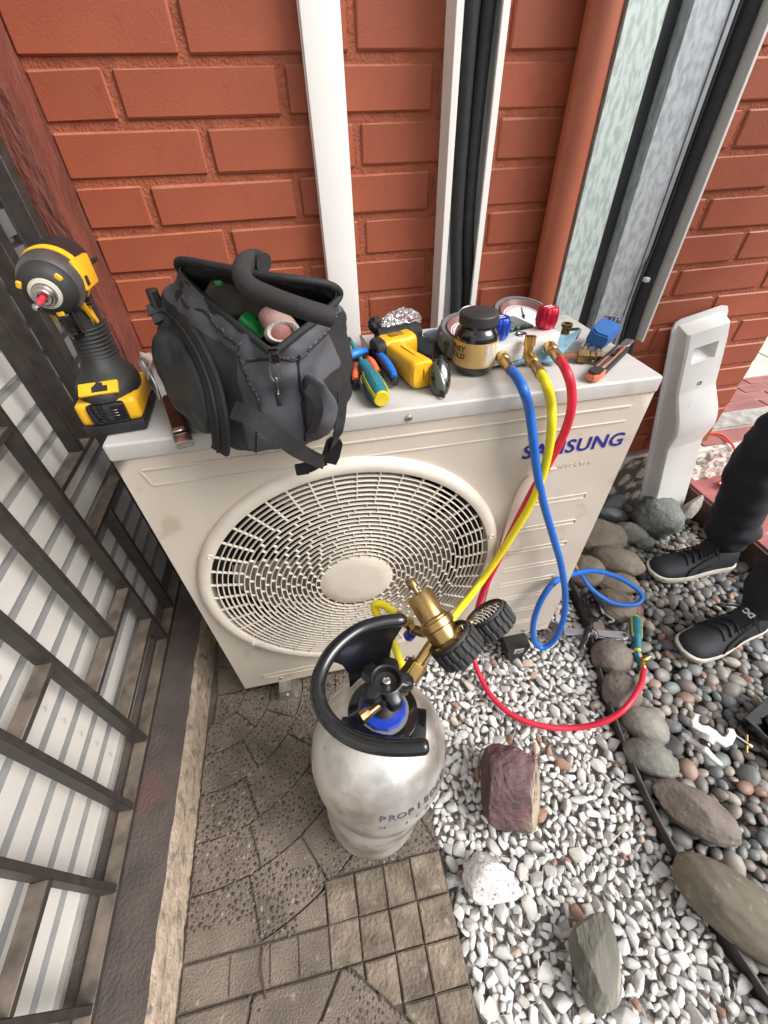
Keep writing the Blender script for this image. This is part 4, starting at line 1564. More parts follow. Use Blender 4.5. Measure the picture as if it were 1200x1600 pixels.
m_thread = mat('grey_thread', (0.16, 0.16, 0.17), rough=0.8)
for S_ in ([(0.2361, -0.0692, 0.9780), (0.2326, -0.0823, 0.9500), (0.2305, -0.1023, 0.9200), (0.2213, -0.0992, 0.8750), (0.2167, -0.0842, 0.8500)],
           [(0.2966, -0.1047, 0.9750), (0.2947, -0.1041, 0.9450), (0.2906, -0.0967, 0.9000), (0.2857, -0.0915, 0.8550)],
           [(0.2361, -0.0821, 0.9700), (0.2522, -0.0876, 0.9720), (0.2653, -0.0941, 0.9740), (0.2808, -0.0911, 0.9740), (0.2971, -0.0840, 0.9760)],
           [(0.1614, 0.0966, 1.0000), (0.1919, 0.0146, 0.9900), (0.2263, -0.0623, 0.9800)],
           [(0.3002, -0.0863, 0.9780), (0.3330, -0.0482, 0.9850), (0.3578, -0.0079, 0.9900)]):
    seam(S_, 0.0016, m_web)
    seam([Vector(p) + Vector((0.003, 0, 0.002)) for p in S_], 0.0006, m_thread, 'stitching', every=2, lift=0.001)

# panels: slate at the front, mesh on the right flank, charcoal elsewhere
for p in body.data.polygons:
    if len(p.vertices) > 4:
        continue
    q = min(p.vertices) % 12
    ring_i = min(p.vertices) // 12
    hi = max(p.vertices) % 12
    cols2 = {v % 12 for v in p.vertices}
    if cols2 in ({0, 1}, {11, 0}):
        p.material_index = 1
    elif cols2 == {1, 2}:
        p.material_index = 1 if ring_i >= 3 else 2
    elif cols2 in ({2, 3}, {3, 4}):
        p.material_index = 2
for p in body.data.polygons:
    cols2 = {v % 12 for v in p.vertices}
    if len(p.vertices) == 4 and min(p.vertices) // 12 >= 4:
        p.material_index = 1
bm = BM()
loft(bm, [inset(rim, 0.985, -0.001), inset(neck, 0.95, 0), inset(belt, 0.93, 0.0), inset(low, 0.9, 0.0)], cap0=False, cap1=True)
obj('bag_lining', bm, mat('bag_lining', (0.02, 0.019, 0.02), (0.012, 0.012, 0.012), rough=0.8, bump=0.3, bscale=200), bag, world=True, smooth=180, sub=2)
bm = BM()
loop = spline(rim + [rim[0]], 6)
sweep(bm, loop, circ(0.0042, 8))
obj('zip_rim', bm, m_web, bag, world=True, smooth=180)
bm = BM()
loop2 = [Vector(p) + Vector((0, 0, 0.003)) for p in spline(inset(rim, 0.985, -0.003) + [inset(rim, 0.985, -0.003)[0]], 24)]
for i in range(0, len(loop2) - 1, 2):
    box(bm, loop2[i], (0.003, 0.002, 0.002))
zt = obj('zip_teeth', bm, m_gloss, bag, world=True, smooth=0)
zt['kind'] = 'stuff'
# left pocket: bulging dark panel with a broad zip band round it
bm = BM()
P1 = [(0.1079, 0.0390, 0.9700), (0.1302, 0.0510, 0.9800), (0.1627, -0.0085, 0.9620), (0.1761, -0.0530, 0.9350), (0.1756, -0.0774, 0.9050), (0.1665, -0.0723, 0.8660), (0.1409, -0.0475, 0.8680), (0.1023, 0.0258, 0.8920), (0.0837, 0.0725, 0.9250)]
cen = sum((Vector(p) for p in P1), Vector()) / len(P1)
nrm = Vector((-0.45, -0.8, 0.25)).normalized()
outer = [Vector(p) + nrm * 0.004 for p in P1]
r0 = [bm.verts.new(p - nrm * 0.03) for p in outer]
r1 = [bm.verts.new(p) for p in outer]
r2 = [bm.verts.new(cen + (p - cen) * 0.75 + nrm * 0.007) for p in outer]
cvx = bm.verts.new(cen + nrm * 0.009)
for A, B in ((r0, r1), (r1, r2)):
    for i in range(9):
        bm.faces.new((A[i], A[(i + 1) % 9], B[(i + 1) % 9], B[i]))
for i in range(9):
    bm.faces.new((r2[i], r2[(i + 1) % 9], cvx))
wrinkles(obj('side_pocket', bm, m_pocket, bag, world=True, smooth=180, sub=3), 0.012)
bm = BM()
band = [(0.1128, 0.0603, 0.9850), (0.1351, 0.0636, 0.9860), (0.1677, 0.0015, 0.9720), (0.1864, -0.0508, 0.9450), (0.1890, -0.0775, 0.9120), (0.1805, -0.0787, 0.8680), (0.1755, -0.0788, 0.8560)]
band = [Vector(p) + nrm * 0.006 for p in band]
sweep(bm, spline(band, 6), [(-0.0125, -0.002), (0.0125, -0.002), (0.0115, 0.003), (-0.0115, 0.003)], up=tuple(nrm))
zb = obj('pocket_zip_band', bm, m_web, bag, world=True, smooth=30)
bm = BM()
sweep(bm, [p + nrm * 0.0045 for p in spline(band, 6)], circ(0.0018, 6), up=tuple(nrm))
obj('zip_cord', bm, m_web, zb, world=True)
# right flap with its webbing loop
bm = BM()
FL = [(0.2949, -0.0967, 0.9570), (0.3145, -0.1108, 0.9550), (0.3327, -0.0926, 0.9200), (0.3281, -0.0877, 0.8850), (0.3150, -0.0893, 0.8580), (0.2866, -0.0948, 0.8620), (0.2902, -0.0897, 0.9050)]
fn = Vector((0.3, -0.85, 0.35)).normalized()
c2 = sum((Vector(p) for p in FL), Vector()) / len(FL)
a = [bm.verts.new(Vector(p) + fn * 0.004) for p in FL]
b = [bm.verts.new(c2 + (Vector(p) - c2) * 0.72 + fn * 0.016) for p in FL]
z_ = [bm.verts.new(Vector(p) - fn * 0.012) for p in FL]
for A, B in ((z_, a), (a, b)):
    for i in range(len(FL)):
        j = (i + 1) % len(FL)
        bm.faces.new((A[i], A[j], B[j], B[i]))
bm.faces.new(b)
wrinkles(obj('side_flap', bm, m_slate, bag, world=True, smooth=180, sub=3), 0.012)
bm = BM()
sweep(bm, spline([(0.2974, -0.1554, 0.9650), (0.3037, -0.1405, 0.9450), (0.3046, -0.1351, 0.9280), (0.2985, -0.1254, 0.9050), (0.2921, -0.1146, 0.8870)], 6), rect(0.012, 0.0022), up=(0.3, -0.85, 0.35))
obj('webbing_loop', bm, m_web, bag, world=True)
# strap across the front, with the buckle hanging over the edge of the unit
st = [(0.2121, -0.1160, 0.9300), (0.2321, -0.1310, 0.9260), (0.2526, -0.1358, 0.9060), (0.2707, -0.1208, 0.8720), (0.2873, -0.0720, 0.8215), (0.3031, -0.0500, 0.7942)]
bm = BM()
sweep(bm, spline([Vector(p) + Vector((0, -0.006, 0.003)) for p in st], 8), rect(0.02, 0.0022), up=(0.1, -0.8, 0.5))
obj('strap', bm, m_web, bag, world=True)
bm = BM()
sweep(bm, spline([(0.3377, -0.0838, 0.9200), (0.3325, -0.0894, 0.8900), (0.3237, -0.0914, 0.8620), (0.3140, -0.0450, 0.8097), (0.3031, -0.0480, 0.7927)], 8), rect(0.013, 0.0022), up=(0.4, -0.8, 0.3))
obj('strap', bm, m_web, bag, world=True)
bm = BM()
sweep(bm, spline([(0.3055, -0.0500, 0.7985), (0.2938, -0.0520, 0.7972), (0.2805, -0.0500, 0.7897), (0.2666, -0.0460, 0.7844)], 8), rect(0.018, 0.003), up=(0.1, -1, 0.2))
box(bm, (0.2685, -0.0470, 0.7848), (0.02, 0.006, 0.019), bev=0.002)
obj('strap_end', bm, m_web, bag, world=True)
q_ = Vector((0.3166, -0.0520, 0.8141))
bm = BM()
prism(bm, [(-0.011, -0.02), (0.011, -0.02), (0.013, -0.008), (0.012, 0.014), (0.007, 0.02), (-0.007, 0.02), (-0.012, 0.014), (-0.013, -0.008)], -0.004, 0.004, Matrix.Translation(q_) @ Matrix.Rotation(R(78), 4, 'X') @ Matrix.Rotation(R(-22), 4, 'Z'), bev=0.0015)
obj('buckle', bm, m_gloss, bag, world=True)
# zip pull at the front corner
bm = BM()
box(bm, (0.2688, -0.1323, 0.9920), (0.011, 0.014, 0.012), bev=0.003)
zp = obj('zip_slider', bm, m_gloss, bag, world=True)
bm = BM()
sweep(bm, [Vector(p) + Vector((0, -0.006, 0.002)) for p in ((0.2674, -0.1214, 0.9850), (0.2622, -0.1200, 0.9760), (0.2608, -0.1211, 0.9660), (0.2643, -0.1216, 0.9600), (0.2703, -0.1219, 0.9660), (0.2711, -0.1230, 0.9770), (0.2687, -0.1217, 0.9850))], circ(0.0015, 6))
obj('pull_ring', bm, mat('zip_metal', (0.3, 0.3, 0.31), rough=0.3, metal=0.9), zp, world=True)
bm = BM()
cordp = [Vector(p) + Vector((0, -0.008, 0.002)) for p in ((0.2651, -0.1178, 0.9640), (0.2651, -0.1217, 0.9570), (0.2640, -0.1214, 0.9480))]
tube(bm, cordp, 0.0019, 8, 4)
tube(bm, [cordp[-1], Vector((0.2640, -0.1215, 0.9340)) + Vector((0, -0.008, 0.002))], 0.0034, 10, smooth=False)
obj('pull_cord', bm, m_web, zp, world=True)
for k in range(6):
    bm = BM()
    p = cordp[0].lerp(cordp[-1], k / 5)
    box(bm, p + Vector((0.001, -0.002, 0.0005)), (0.0012, 0.0012, 0.0014))
    obj('cord_fleck', bm, m_white_pvc, zp, world=True, smooth=0)
# buckle on the far left corner
bm = BM()
box(bm, (0.1199, 0.0657, 1.0000), (0.014, 0.012, 0.03), bev=0.003)
obj('side_clip', bm, m_gloss, bag, world=True)

# what is in the bag
m_foamtube = mat('foam_tube', (0.02, 0.018, 0.018), (0.014, 0.013, 0.013), rough=0.85, scale=40, bump=0.25, bscale=250)
bm = BM()
pp = spline([(0.2750, -0.0939, 1.0660), (0.2674, -0.0854, 1.0680), (0.2582, -0.0954, 1.0680), (0.2552, -0.1237, 1.0650), (0.2617, -0.1473, 1.0600), (0.2820, -0.1598, 1.0520), (0.3052, -0.1710, 1.0450), (0.3284, -0.1678, 1.0350)], 8)
sec = circ(0.0088, 16)
rings_ = sweep(bm, pp, sec, caps=False)
a = rings_[-1]
inn = [bm.verts.new(pp[-1] + (v.co - pp[-1]) * 0.55) for v in a]
deep = [bm.verts.new(v.co - (pp[-1] - pp[-3])) for v in inn]
for i in range(16):
    j = (i + 1) % 16
    bm.faces.new((a[i], a[j], inn[j], inn[i]))
    bm.faces.new((inn[i], inn[j], deep[j], deep[i]))
bm.faces.new(deep)
bm.faces.new(rings_[0][::-1])
o = obj('foam_tube', bm, m_foamtube, smooth=50)
tag(o, 'bent black foam tube lying across the open mouth of the bag', 'foam tube')


def cloth_lump(name, label, cat, c, s, m_, seed, rot=(0, 0, 0)):
    b = BM()
    bmesh.ops.create_icosphere(b, subdivisions=4, radius=1)
    off = Vector((seed, seed * 2, 1))
    for v in b.verts:
        p = v.co.copy()
        w = 1 + 0.28 * noise.noise(p * 1.4 + off) + 0.13 * math.sin(9 * p.x + 4 * noise.noise(p * 2 + off)) * (1 - abs(p.z))
        v.co = Vector((p.x * s[0], p.y * s[1], p.z * s[2])) * w
    o_ = obj(name, b, m_, smooth=180, m=TR(c, rot))
    return tag(o_, label, cat)


cloth_lump('work_glove', 'olive grey cloth glove crumpled inside the tool bag', 'glove', (0.2276, 0.0592, 0.9850), (0.06, 0.03, 0.035), mat('olive_cloth', (0.12, 0.105, 0.08), (0.07, 0.062, 0.05), rough=0.95, bump=0.6, bscale=300), 3, (0, 0.3, 0.4))
t = thing('work_glove', 'dusty pink glove with pale rolled cuff inside the tool bag', 'glove', (0.2756, -0.0168, 0.9850))
bm = BM()
pts_ = [(0.2679, -0.0316, 1.0000), (0.2755, -0.0534, 0.9950), (0.2794, -0.0546, 0.9850)]
sweep(bm, spline(pts_, 6), circ(0.019, 14, 0.7), scales=[0.85 + 0.02 * k for k in range(13)])
obj('glove_hand', bm, mat('pink_cloth', (0.3, 0.13, 0.11), (0.2, 0.085, 0.075), rough=0.95, bump=0.5, bscale=300, dust=(0.3, 0.25, 0.22)), t, world=True, smooth=60)
bm = BM()
lathe(bm, [(0.0165, -0.004), (0.0195, -0.003), (0.0205, 0.004), (0.0175, 0.008), (0.0135, 0.005), (0.013, -0.012)], Matrix.Translation((0.2780, -0.0663, 0.9900)) @ frame_z((0.15, -0.75, 0.5)) @ Matrix.Diagonal((1, 0.62, 1, 1)), 20)
obj('glove_cuff', bm, mat('pale_knit', (0.5, 0.47, 0.43), (0.36, 0.33, 0.3), rough=0.95, bump=0.8, bscale=400), t, world=True, smooth=60)
bm = BM()
tube(bm, [(0.2300, 0.0076, 0.9850), (0.2404, -0.0002, 0.9750), (0.2486, -0.0033, 0.9650)], 0.013, 14)
o = obj('green_bottle', bm, mat('green_plastic', (0.015, 0.3, 0.06), (0.01, 0.2, 0.04), rough=0.25, bump=0.2, bscale=30))
tag(o, 'bright green plastic bottle deep inside the tool bag', 'bottle')
t = thing('silicone_tube', 'small clear tube with green cap in the back of the bag', 'tube', (0.1927, 0.1252, 1.0000))
bm = BM()
tube(bm, [(0.2015, 0.0569, 1.0200), (0.2057, 0.0639, 1.0120), (0.2168, 0.0760, 1.0050)], 0.011, 12)
obj('tube_body', bm, mat('clear_grey', (0.3, 0.31, 0.3), rough=0.2), t, world=True)
bm = BM()
box(bm, (0.2111, 0.0206, 1.0260), (0.009, 0.009, 0.006), bev=0.002)
obj('tube_cap', bm, mat('green_cap', (0.02, 0.3, 0.08), rough=0.4), t, world=True)

# ---------------------------------------------------------------- screwdrivers (one here, one on the pebbles)
m_teal = mat('teal_grip', (0.012, 0.17, 0.21), (0.01, 0.13, 0.165), rough=0.5, scale=30, bump=0.3, bscale=600)
m_tealm = mat('teal_shaft', (0.01, 0.24, 0.33), (0.01, 0.2, 0.28), rough=0.35)
m_gyel = mat('grip_yellow', (0.72, 0.56, 0.03), (0.62, 0.46, 0.02), rough=0.45)


def screwdriver(name, label, a, b, length_handle=0.105, r=0.0155, tip=True, up=(0, 0, 1)):
    """a: end of the grip, b: tip of the shaft"""
    a, b = Vector(a), Vector(b)
    L = (b - a).length
    t = thing(name, label, 'screwdriver', m=Matrix.Translation(a) @ frame_z(b - a, up), group='teal and yellow screwdrivers')
    bm = BM()
    h = length_handle
    lathe(bm, [(0, 0.003), (r * 0.8, 0.003), (r * 0.95, 0.012), (r * 1.02, h * 0.3), (r * 1.0, h * 0.5), (r * 0.82, h * 0.68), (r * 0.66, h * 0.78), (r * 0.72, h * 0.9), (r * 0.7, h * 0.97), (0, h * 0.97)], None, 24)
    g = obj('grip', bm, m_teal, t)
    bm = BM()
    lathe(bm, [(0, 0), (r * 0.74, 0), (r * 0.82, 0.0025), (r * 0.8, 0.006), (0, 0.006)], None, 24)
    obj('end_cap', bm, m_gyel, g)
    for k in range(3):
        bm = BM()
        aa = 2 * PI * k / 3 + 0.5
        pts_ = [(math.cos(aa) * rr * r, math.sin(aa) * rr * r, z * h) for rr, z in ((0.86, 0.03), (0.99, 0.15), (1.02, 0.35), (0.96, 0.53), (0.84, 0.65))]
        sweep(bm, spline(pts_, 4), rect(0.005, 0.0012), up=(math.cos(aa), math.sin(aa), 0))
        obj('yellow_inlay', bm, m_gyel, g, smooth=0)
    for k in range(3):
        bm = BM()
        aa = 2 * PI * k / 3 + 0.5 + PI / 3
        for z in range(9):
            zz = h * (0.16 + 0.045 * z)
            box(bm, (r * 1.0, 0, zz), (0.0016, 0.009, 0.0022), m=Matrix.Rotation(aa, 4, 'Z'), bev=0.0006, seg=1)
        rb = obj('rubber_grain', bm, m_teal, g, smooth=0)
    bm = BM()
    lathe(bm, [(0, h * 0.96), (r * 0.62, h * 0.96), (r * 0.5, h * 1.01), (0.0042, h * 1.03), (0, h * 1.03)], None, 18)
    obj('collar', bm, m_gyel, t)
    bm = BM()
    cyl(bm, (0, 0, h), (0, 0, L - 0.022), 0.0042, seg=14)
    obj('shaft', bm, m_tealm, t)
    bm = BM()
    lathe(bm, [(0.0033, L - 0.0225), (0.0033, L - 0.008), (0.0026, L - 0.003), (0.001, L), (0, L)], None, 12)
    obj('tip', bm, m_gloss, t)
    return t


screwdriver('screwdriver', 'teal and yellow screwdriver lying on the pliers beside the bag', (0.4028, 0.0032, 0.8560), Vector((0.3827, 0.2197, 0.8720)), 0.112, 0.0155)

# ---------------------------------------------------------------- pliers
m_blueg = mat('blue_grip', (0.01, 0.17, 0.6), (0.01, 0.13, 0.48), rough=0.4)
m_orange = mat('orange_grip', (0.8, 0.16, 0.06), (0.7, 0.13, 0.05), rough=0.45)
m_plier = mat('plier_steel', (0.3, 0.27, 0.25), (0.2, 0.18, 0.165), rough=0.35, metal=0.9)


def pliers(label, pivot, jaws, handles, m_in, m_out, wj=0.007, rh=0.0075):
    pv = Vector(pivot)
    t = thing('pliers', label, 'pliers', pv)
    b = BM()
    cyl(b, pv - Vector((0, 0, 0.005)), pv + Vector((0, 0, 0.006)), 0.011, seg=18)
    obj('pivot', b, m_plier, t, world=True)
    for j in jaws:
        b = BM()
        P_ = spline([pv] + [Vector(p) for p in j], 6)
        sweep(b, P_, rect(wj * 2, 0.009), up=(0, 0, 1), scales=[1.0 - 0.78 * (k / (len(P_) - 1)) ** 1.5 for k in range(len(P_))])
        obj('jaw', b, m_plier, t, world=True)
    for h in handles:
        P_ = spline([pv] + [Vector(p) for p in h], 8)
        n_ = len(P_)
        b = BM()
        sweep(b, P_, [(u * rh * 1.1, w * rh) for u, w in circ(1, 12)], up=(0, 0, 1), scales=[0.75 + 0.35 * math.sin(PI * min(1, k / n_ * 1.1)) for k in range(n_)])
        hh = obj('handle', b, m_out, t, world=True)
        b = BM()
        k0, k1 = int(n_ * 0.18), int(n_ * 0.86)
        sweep(b, [p + Vector((0, -0.002, 0.0035)) for p in P_[k0:k1]], [(u * rh * 0.86, w * rh * 0.86) for u, w in circ(1, 10)], up=(0, 0, 1), scales=[0.75 + 0.35 * math.sin(PI * min(1, k / n_ * 1.1)) for k in range(k0, k1)])
        obj('grip_inlay', b, m_in, hh, world=True)
    return t


pliers('blue handled cutting pliers with open dark jaws beside the yellow meter', (0.4161, 0.1814, 0.8550), [[(0.4108, 0.2138, 0.8560), (0.4102, 0.2639, 0.8570)], [(0.4289, 0.2058, 0.8560), (0.4418, 0.2351, 0.8570)]],
       [[(0.4261, 0.1518, 0.8600), (0.4330, 0.1066, 0.8600), (0.4361, 0.0747, 0.8560), (0.4345, 0.0577, 0.8520)], [(0.3967, 0.1510, 0.8680), (0.3780, 0.1371, 0.8700), (0.3649, 0.1354, 0.8620), (0.3586, 0.1167, 0.8550)]], m_blueg, m_blkp)
pliers('orange and black handled pliers half hidden under the screwdriver', (0.4005, 0.1823, 0.8480), [[(0.3913, 0.2000, 0.8490), (0.3807, 0.2186, 0.8500)], [(0.3862, 0.1894, 0.8490), (0.3733, 0.1993, 0.8500)]],
       [[(0.4090, 0.1477, 0.8520), (0.4122, 0.1148, 0.8520), (0.4163, 0.0902, 0.8490)], [(0.3863, 0.1346, 0.8520), (0.3748, 0.0943, 0.8520), (0.3729, 0.0682, 0.8500)]], m_orange, m_blkp)
bm = BM()
tube(bm, [(0.3742, 0.1304, 0.8620), (0.3532, 0.0722, 0.8460)], 0.0036, 12, smooth=False)
o = obj('black_rod', bm, m_gloss)
tag(o, 'short glossy black rod left of the pliers handles', 'rod')

# ---------------------------------------------------------------- yellow infrared meter lying on its side
a1, a2 = Vector((0.4353, 0.1624, 0.8640)), Vector((0.4919, 0.1781, 0.8660))      # barrel, front to back
t = thing('infrared_meter', 'yellow pistol shaped infrared meter lying on its side', 'meter', a1)
bm = BM()
ax = (a2 - a1).normalized()
P_ = [a1 - ax * 0.004, a1 + ax * 0.004, a1.lerp(a2, 0.3), a1.lerp(a2, 0.7), a2 - ax * 0.004, a2 + ax * 0.002]
sq = [(0.0215 * math.copysign(abs(math.cos(u)) ** 0.55, math.cos(u)), 0.0225 * math.copysign(abs(math.sin(u)) ** 0.55, math.sin(u))) for u in [2 * PI * k / 24 for k in range(24)]]
sweep(bm, P_, sq, up=(0, 0, 1), scales=[0.94, 1.05, 1.0, 1.0, 1.02, 0.9])
obj('barrel', bm, m_yel, t, world=True)
bm = BM()
sweep(bm, [a1 - ax * 0.017, a1 - ax * 0.012, a1 - ax * 0.001], sq, up=(0, 0, 1), scales=[0.88, 0.98, 1.0])
nz_ = obj('front_bezel', bm, m_rubber, t, world=True)
for k in range(4):
    bm = BM()
    cyl(bm, a1 - ax * 0.0185 + Vector((0, 0, 0.012 - 0.008 * k)) + Vector((0.002, -0.006 * (k % 2), 0)), a1 - ax * 0.016 + Vector((0, 0, 0.012 - 0.008 * k)) + Vector((0.002, -0.006 * (k % 2), 0)), 0.003, seg=12)
    obj('lens', bm, m_gloss, nz_, world=True)
bm = BM()
sweep(bm, [a2 + ax * 0.001, a2 + ax * 0.006], sq, up=(0, 0, 1), scales=[0.99, 0.86])
obj('rear_bezel', bm, m_rubber, t, world=True)
h1, h2 = a1.lerp(a2, 0.3) + Vector((0, -0.01, -0.002)), Vector((0.4789, 0.0534, 0.8640))
bm = BM()
sq2 = [(0.0195 * math.copysign(abs(math.cos(u)) ** 0.6, math.cos(u)), 0.0215 * math.copysign(abs(math.sin(u)) ** 0.6, math.sin(u))) for u in [2 * PI * k / 20 for k in range(20)]]
sweep(bm, [h1, h1.lerp(h2, 0.3), h1.lerp(h2, 0.6), h1.lerp(h2, 0.93), h2, h2 + (h2 - h1).normalized() * 0.004], sq2, up=(0, 0, 1), scales=[0.95, 0.93, 0.98, 1.08, 1.06, 0.92])
hd = obj('grip', bm, m_yel, t, world=True)
bm = BM()
ee = (h2 - h1).normalized()
sweep(bm, [h1 + ee * 0.03 + Vector((0, 0, 0.0205)), h2 + Vector((0, 0, 0.0225)), h2 + ee * 0.005 + Vector((0, 0, 0.006)), h2 + ee * 0.005 + Vector((0, 0, -0.006))], circ(0.0007, 6))
obj('case_seam', bm, m_rubber, hd, world=True)
bm = BM()
ml = a1.lerp(a2, 0.45) + Vector((0, 0, 0.0243))
box(bm, (0, 0, 0), (0.026, 0.013, 0.0012), m=Matrix.Translation(ml) @ Matrix.Rotation(math.atan2(ax.y, ax.x), 4, 'Z'), bev=0.0004, seg=1)
obj('dark_label', bm, mat('label_black', (0.03, 0.02, 0.01), (0.3, 0.17, 0.02), rough=0.4, scale=220, lo=0.6, hi=0.62), t, world=True)

# rolled black tape and crumpled clear bottle at the back
a1, a2 = Vector((0.4372, 0.2227, 0.8620)), Vector((0.5195, 0.2373, 0.8620))
bm = BM()
n_ = 22
P_ = [a1.lerp(a2, k / n_) for k in range(n_ + 1)]
rg = sweep(bm, P_, circ(0.019, 20), up=(0, 0, 1), scales=[1 + 0.06 * noise.noise(Vector((k * 0.4, 1, 2))) for k in range(n_ + 1)])
for v in bm.verts:
    v.co += Vector((1, 1, 1)) * 0.0025 * noise.noise(v.co * 60)
o = obj('black_roll', bm, m_web, smooth=60)
tag(o, 'roll of black plastic lying behind the yellow meter', 'roll')
bm = BM()
bmesh.ops.create_uvsphere(bm, u_segments=26, v_segments=22, radius=1)
a1, a2 = Vector((0.4501, 0.2421, 0.8800)), Vector((0.5329, 0.2751, 0.8760))
M_ = Matrix.Translation((a1 + a2) / 2) @ frame_z(a2 - a1)
for v in bm.verts:
    p = v.co.copy()
    w = 1 + 0.35 * noise.noise(p * 2.6 + Vector((4, 1, 2))) + 0.2 * noise.noise(p * 6)
    v.co = M_ @ Vector((p.x * 0.019 * w, p.y * 0.02 * w, p.z * 0.046))
o = obj('plastic_bottle', bm, mat('clear_plastic', (0.95, 0.95, 0.97), rough=0.06, trans=0.92), smooth=14)
tag(o, 'crumpled clear plastic bottle lying against the wall side', 'plastic bottle')
bm = BM()
bmesh.ops.create_icosphere(bm, subdivisions=3, radius=1)
for v in bm.verts:
    v.co = Vector((v.co.x * 0.012, v.co.y * 0.012, v.co.z * 0.014)) * (1 + 0.4 * noise.noise(v.co * 2))
o = obj('tape_ball', bm, m_web, m=Matrix.Translation((0.4354, 0.2347, 0.8850)), smooth=60)
tag(o, 'small crumpled ball of black tape beside the clear bottle', 'tape')
# two small screws
for k, (x, y, r_) in enumerate(((664, 559, 0.4), (677, 561, 1.3))):
    t = thing('loose_screw', 'loose steel screw nearer the grip of the yellow meter' if k == 0 else 'loose steel screw nearer the arms of the sunglasses', 'screw', m=TR((0.5176, 0.1583, 0.8440) if k == 0 else (0.5266, 0.1473, 0.8440), (R(90), 0, r_)), group='loose screws')
    bm = BM()
    lathe(bm, [(0, -0.008), (0.0016, -0.006), (0.0018, 0.008), (0.0045, 0.010), (0.0045, 0.0108), (0, 0.011)], None, 12)
    obj('screw_body', bm, m_plier, t)

# ---------------------------------------------------------------- sunglasses standing on their lenses, arms towards the wall
m_lens = mat('smoked_lens', (0.012, 0.014, 0.01), rough=0.05, coat=0.6)
m_lens2 = mat('olive_lens', (0.05, 0.055, 0.03), (0.03, 0.034, 0.02), rough=0.08, coat=0.5)
t = thing('sunglasses', 'dark wraparound sunglasses standing on edge beside the jar', 'sunglasses', (0.4993, 0.0104, 0.8420))


def lens_bm(c, w, h, nrm_, up_, bulge=0.012, th=0.0022):
    b = BM()
    n_ = Vector(nrm_).normalized()
    u_ = Vector(up_)
    u_ = (u_ - n_ * u_.dot(n_)).normalized()
    s_ = u_.cross(n_)
    rows = []
    for side in (0, 1):
        rr = []
        for q in (0.02, 0.5, 0.85, 1.0):
            rr.append([b.verts.new(Vector(c) + s_ * (w * q * math.cos(a) * (1 - 0.15 * math.sin(a))) + u_ * (h * q * math.sin(a)) + n_ * (bulge * (1 - q * q) - side * th)) for a in [2 * PI * k / 24 for k in range(24)]])
        rows.append(rr)
    for rr in rows:
        for A, B in zip(rr, rr[1:]):
            for k in range(24):
                b.faces.new((A[k], A[(k + 1) % 24], B[(k + 1) % 24], B[k]))
        b.faces.new(rr[0])
    for k in range(24):
        b.faces.new((rows[0][-1][k], rows[0][-1][(k + 1) % 24], rows[1][-1][(k + 1) % 24], rows[1][-1][k]))
    return b


obj('lens', lens_bm((0.5109, 0.0425, 0.8620), 0.017, 0.034, (0.75, -0.55, 0.35), (0.0, 0.55, 0.6)), m_lens, t, world=True, smooth=60)
obj('lens', lens_bm((0.4975, 0.0359, 0.8580), 0.015, 0.03, (-0.8, -0.5, 0.3), (0.0, 0.55, 0.6)), m_lens2, t, world=True, smooth=60)
bm = BM()
sweep(bm, spline([(0.5194, 0.0779, 0.8800), (0.5045, 0.0553, 0.8720), (0.5009, 0.0322, 0.8550), (0.5010, 0.0062, 0.8450)], 6), rect(0.005, 0.004), up=(0, -1, 0.4))
obj('frame_bridge', bm, m_gloss, t, world=True)
for pts_ in ([(0.4884, 0.0216, 0.8700), (0.5037, 0.0781, 0.8720), (0.5300, 0.1602, 0.8700)], [(0.5181, 0.0447, 0.8740), (0.5268, 0.0835, 0.8780), (0.5447, 0.1547, 0.8740)]):
    bm = BM()
    sweep(bm, spline(pts_, 6), rect(0.008, 0.003), up=(0.9, 0, 0.2), scales=[1 - 0.03 * k for k in range(13)])
    obj('temple_arm', bm, m_gloss, t, world=True)

# blue grey leather strip and pouch behind the jar
bm = BM()
sweep(bm, spline([(0.5059, 0.1945, 0.8620), (0.5263, 0.1746, 0.8580), (0.5507, 0.1643, 0.8500), (0.5745, 0.1536, 0.8470), (0.5948, 0.1448, 0.8460)], 8), [(-0.017, -0.0015), (0, 0.004), (0.017, -0.0015), (0, -0.003)], up=(0, -0.5, 0.8))
o = obj('dark_strap', bm, mat('dark_blue_leather', (0.035, 0.045, 0.055), (0.022, 0.03, 0.036), rough=0.3, bump=0.3, bscale=60), smooth=80)
tag(o, 'dark blue grey strap running from the meter to the jar', 'strap')
cloth_lump('blue_pouch', 'slate blue folded glove lying behind the jar', 'glove', (0.5727, 0.2118, 0.8550), (0.052, 0.034, 0.016), mat('slate_blue_cloth', (0.15, 0.2, 0.235), (0.1, 0.135, 0.16), rough=0.8, bump=0.3, bscale=200), 11, (0.1, 0, 0.4))

# ---------------------------------------------------------------- black supplement jar
JC = Vector((0.5835, 0.1, TZ))
t = thing('plastic_jar', 'black plastic jar with gold label beside the gauge manifold', 'jar', m=Matrix.Translation(JC) @ Matrix.Scale(0.77, 4))
bm = BM()
lathe(bm, [(0, 0.0), (0.036, 0.0), (0.0405, 0.003), (0.046, 0.018), (0.0475, 0.022), (0.0475, 0.074), (0.0472, 0.082), (0.0435, 0.092), (0.0385, 0.096), (0.0375, 0.099), (0.0375, 0.11), (0, 0.11)], None, 48)
obj('jar_body', bm, m_gloss, t)
bm = BM()
lathe(bm, [(0.0, 0.125), (0.0385, 0.125), (0.041, 0.123), (0.0415, 0.121), (0.0415, 0.104), (0.0, 0.104)], None, 48)
lid = obj('lid', bm, mat('lid_black', (0.018, 0.018, 0.018), (0.03, 0.029, 0.027), rough=0.5, scale=30), t)
bm = BM()
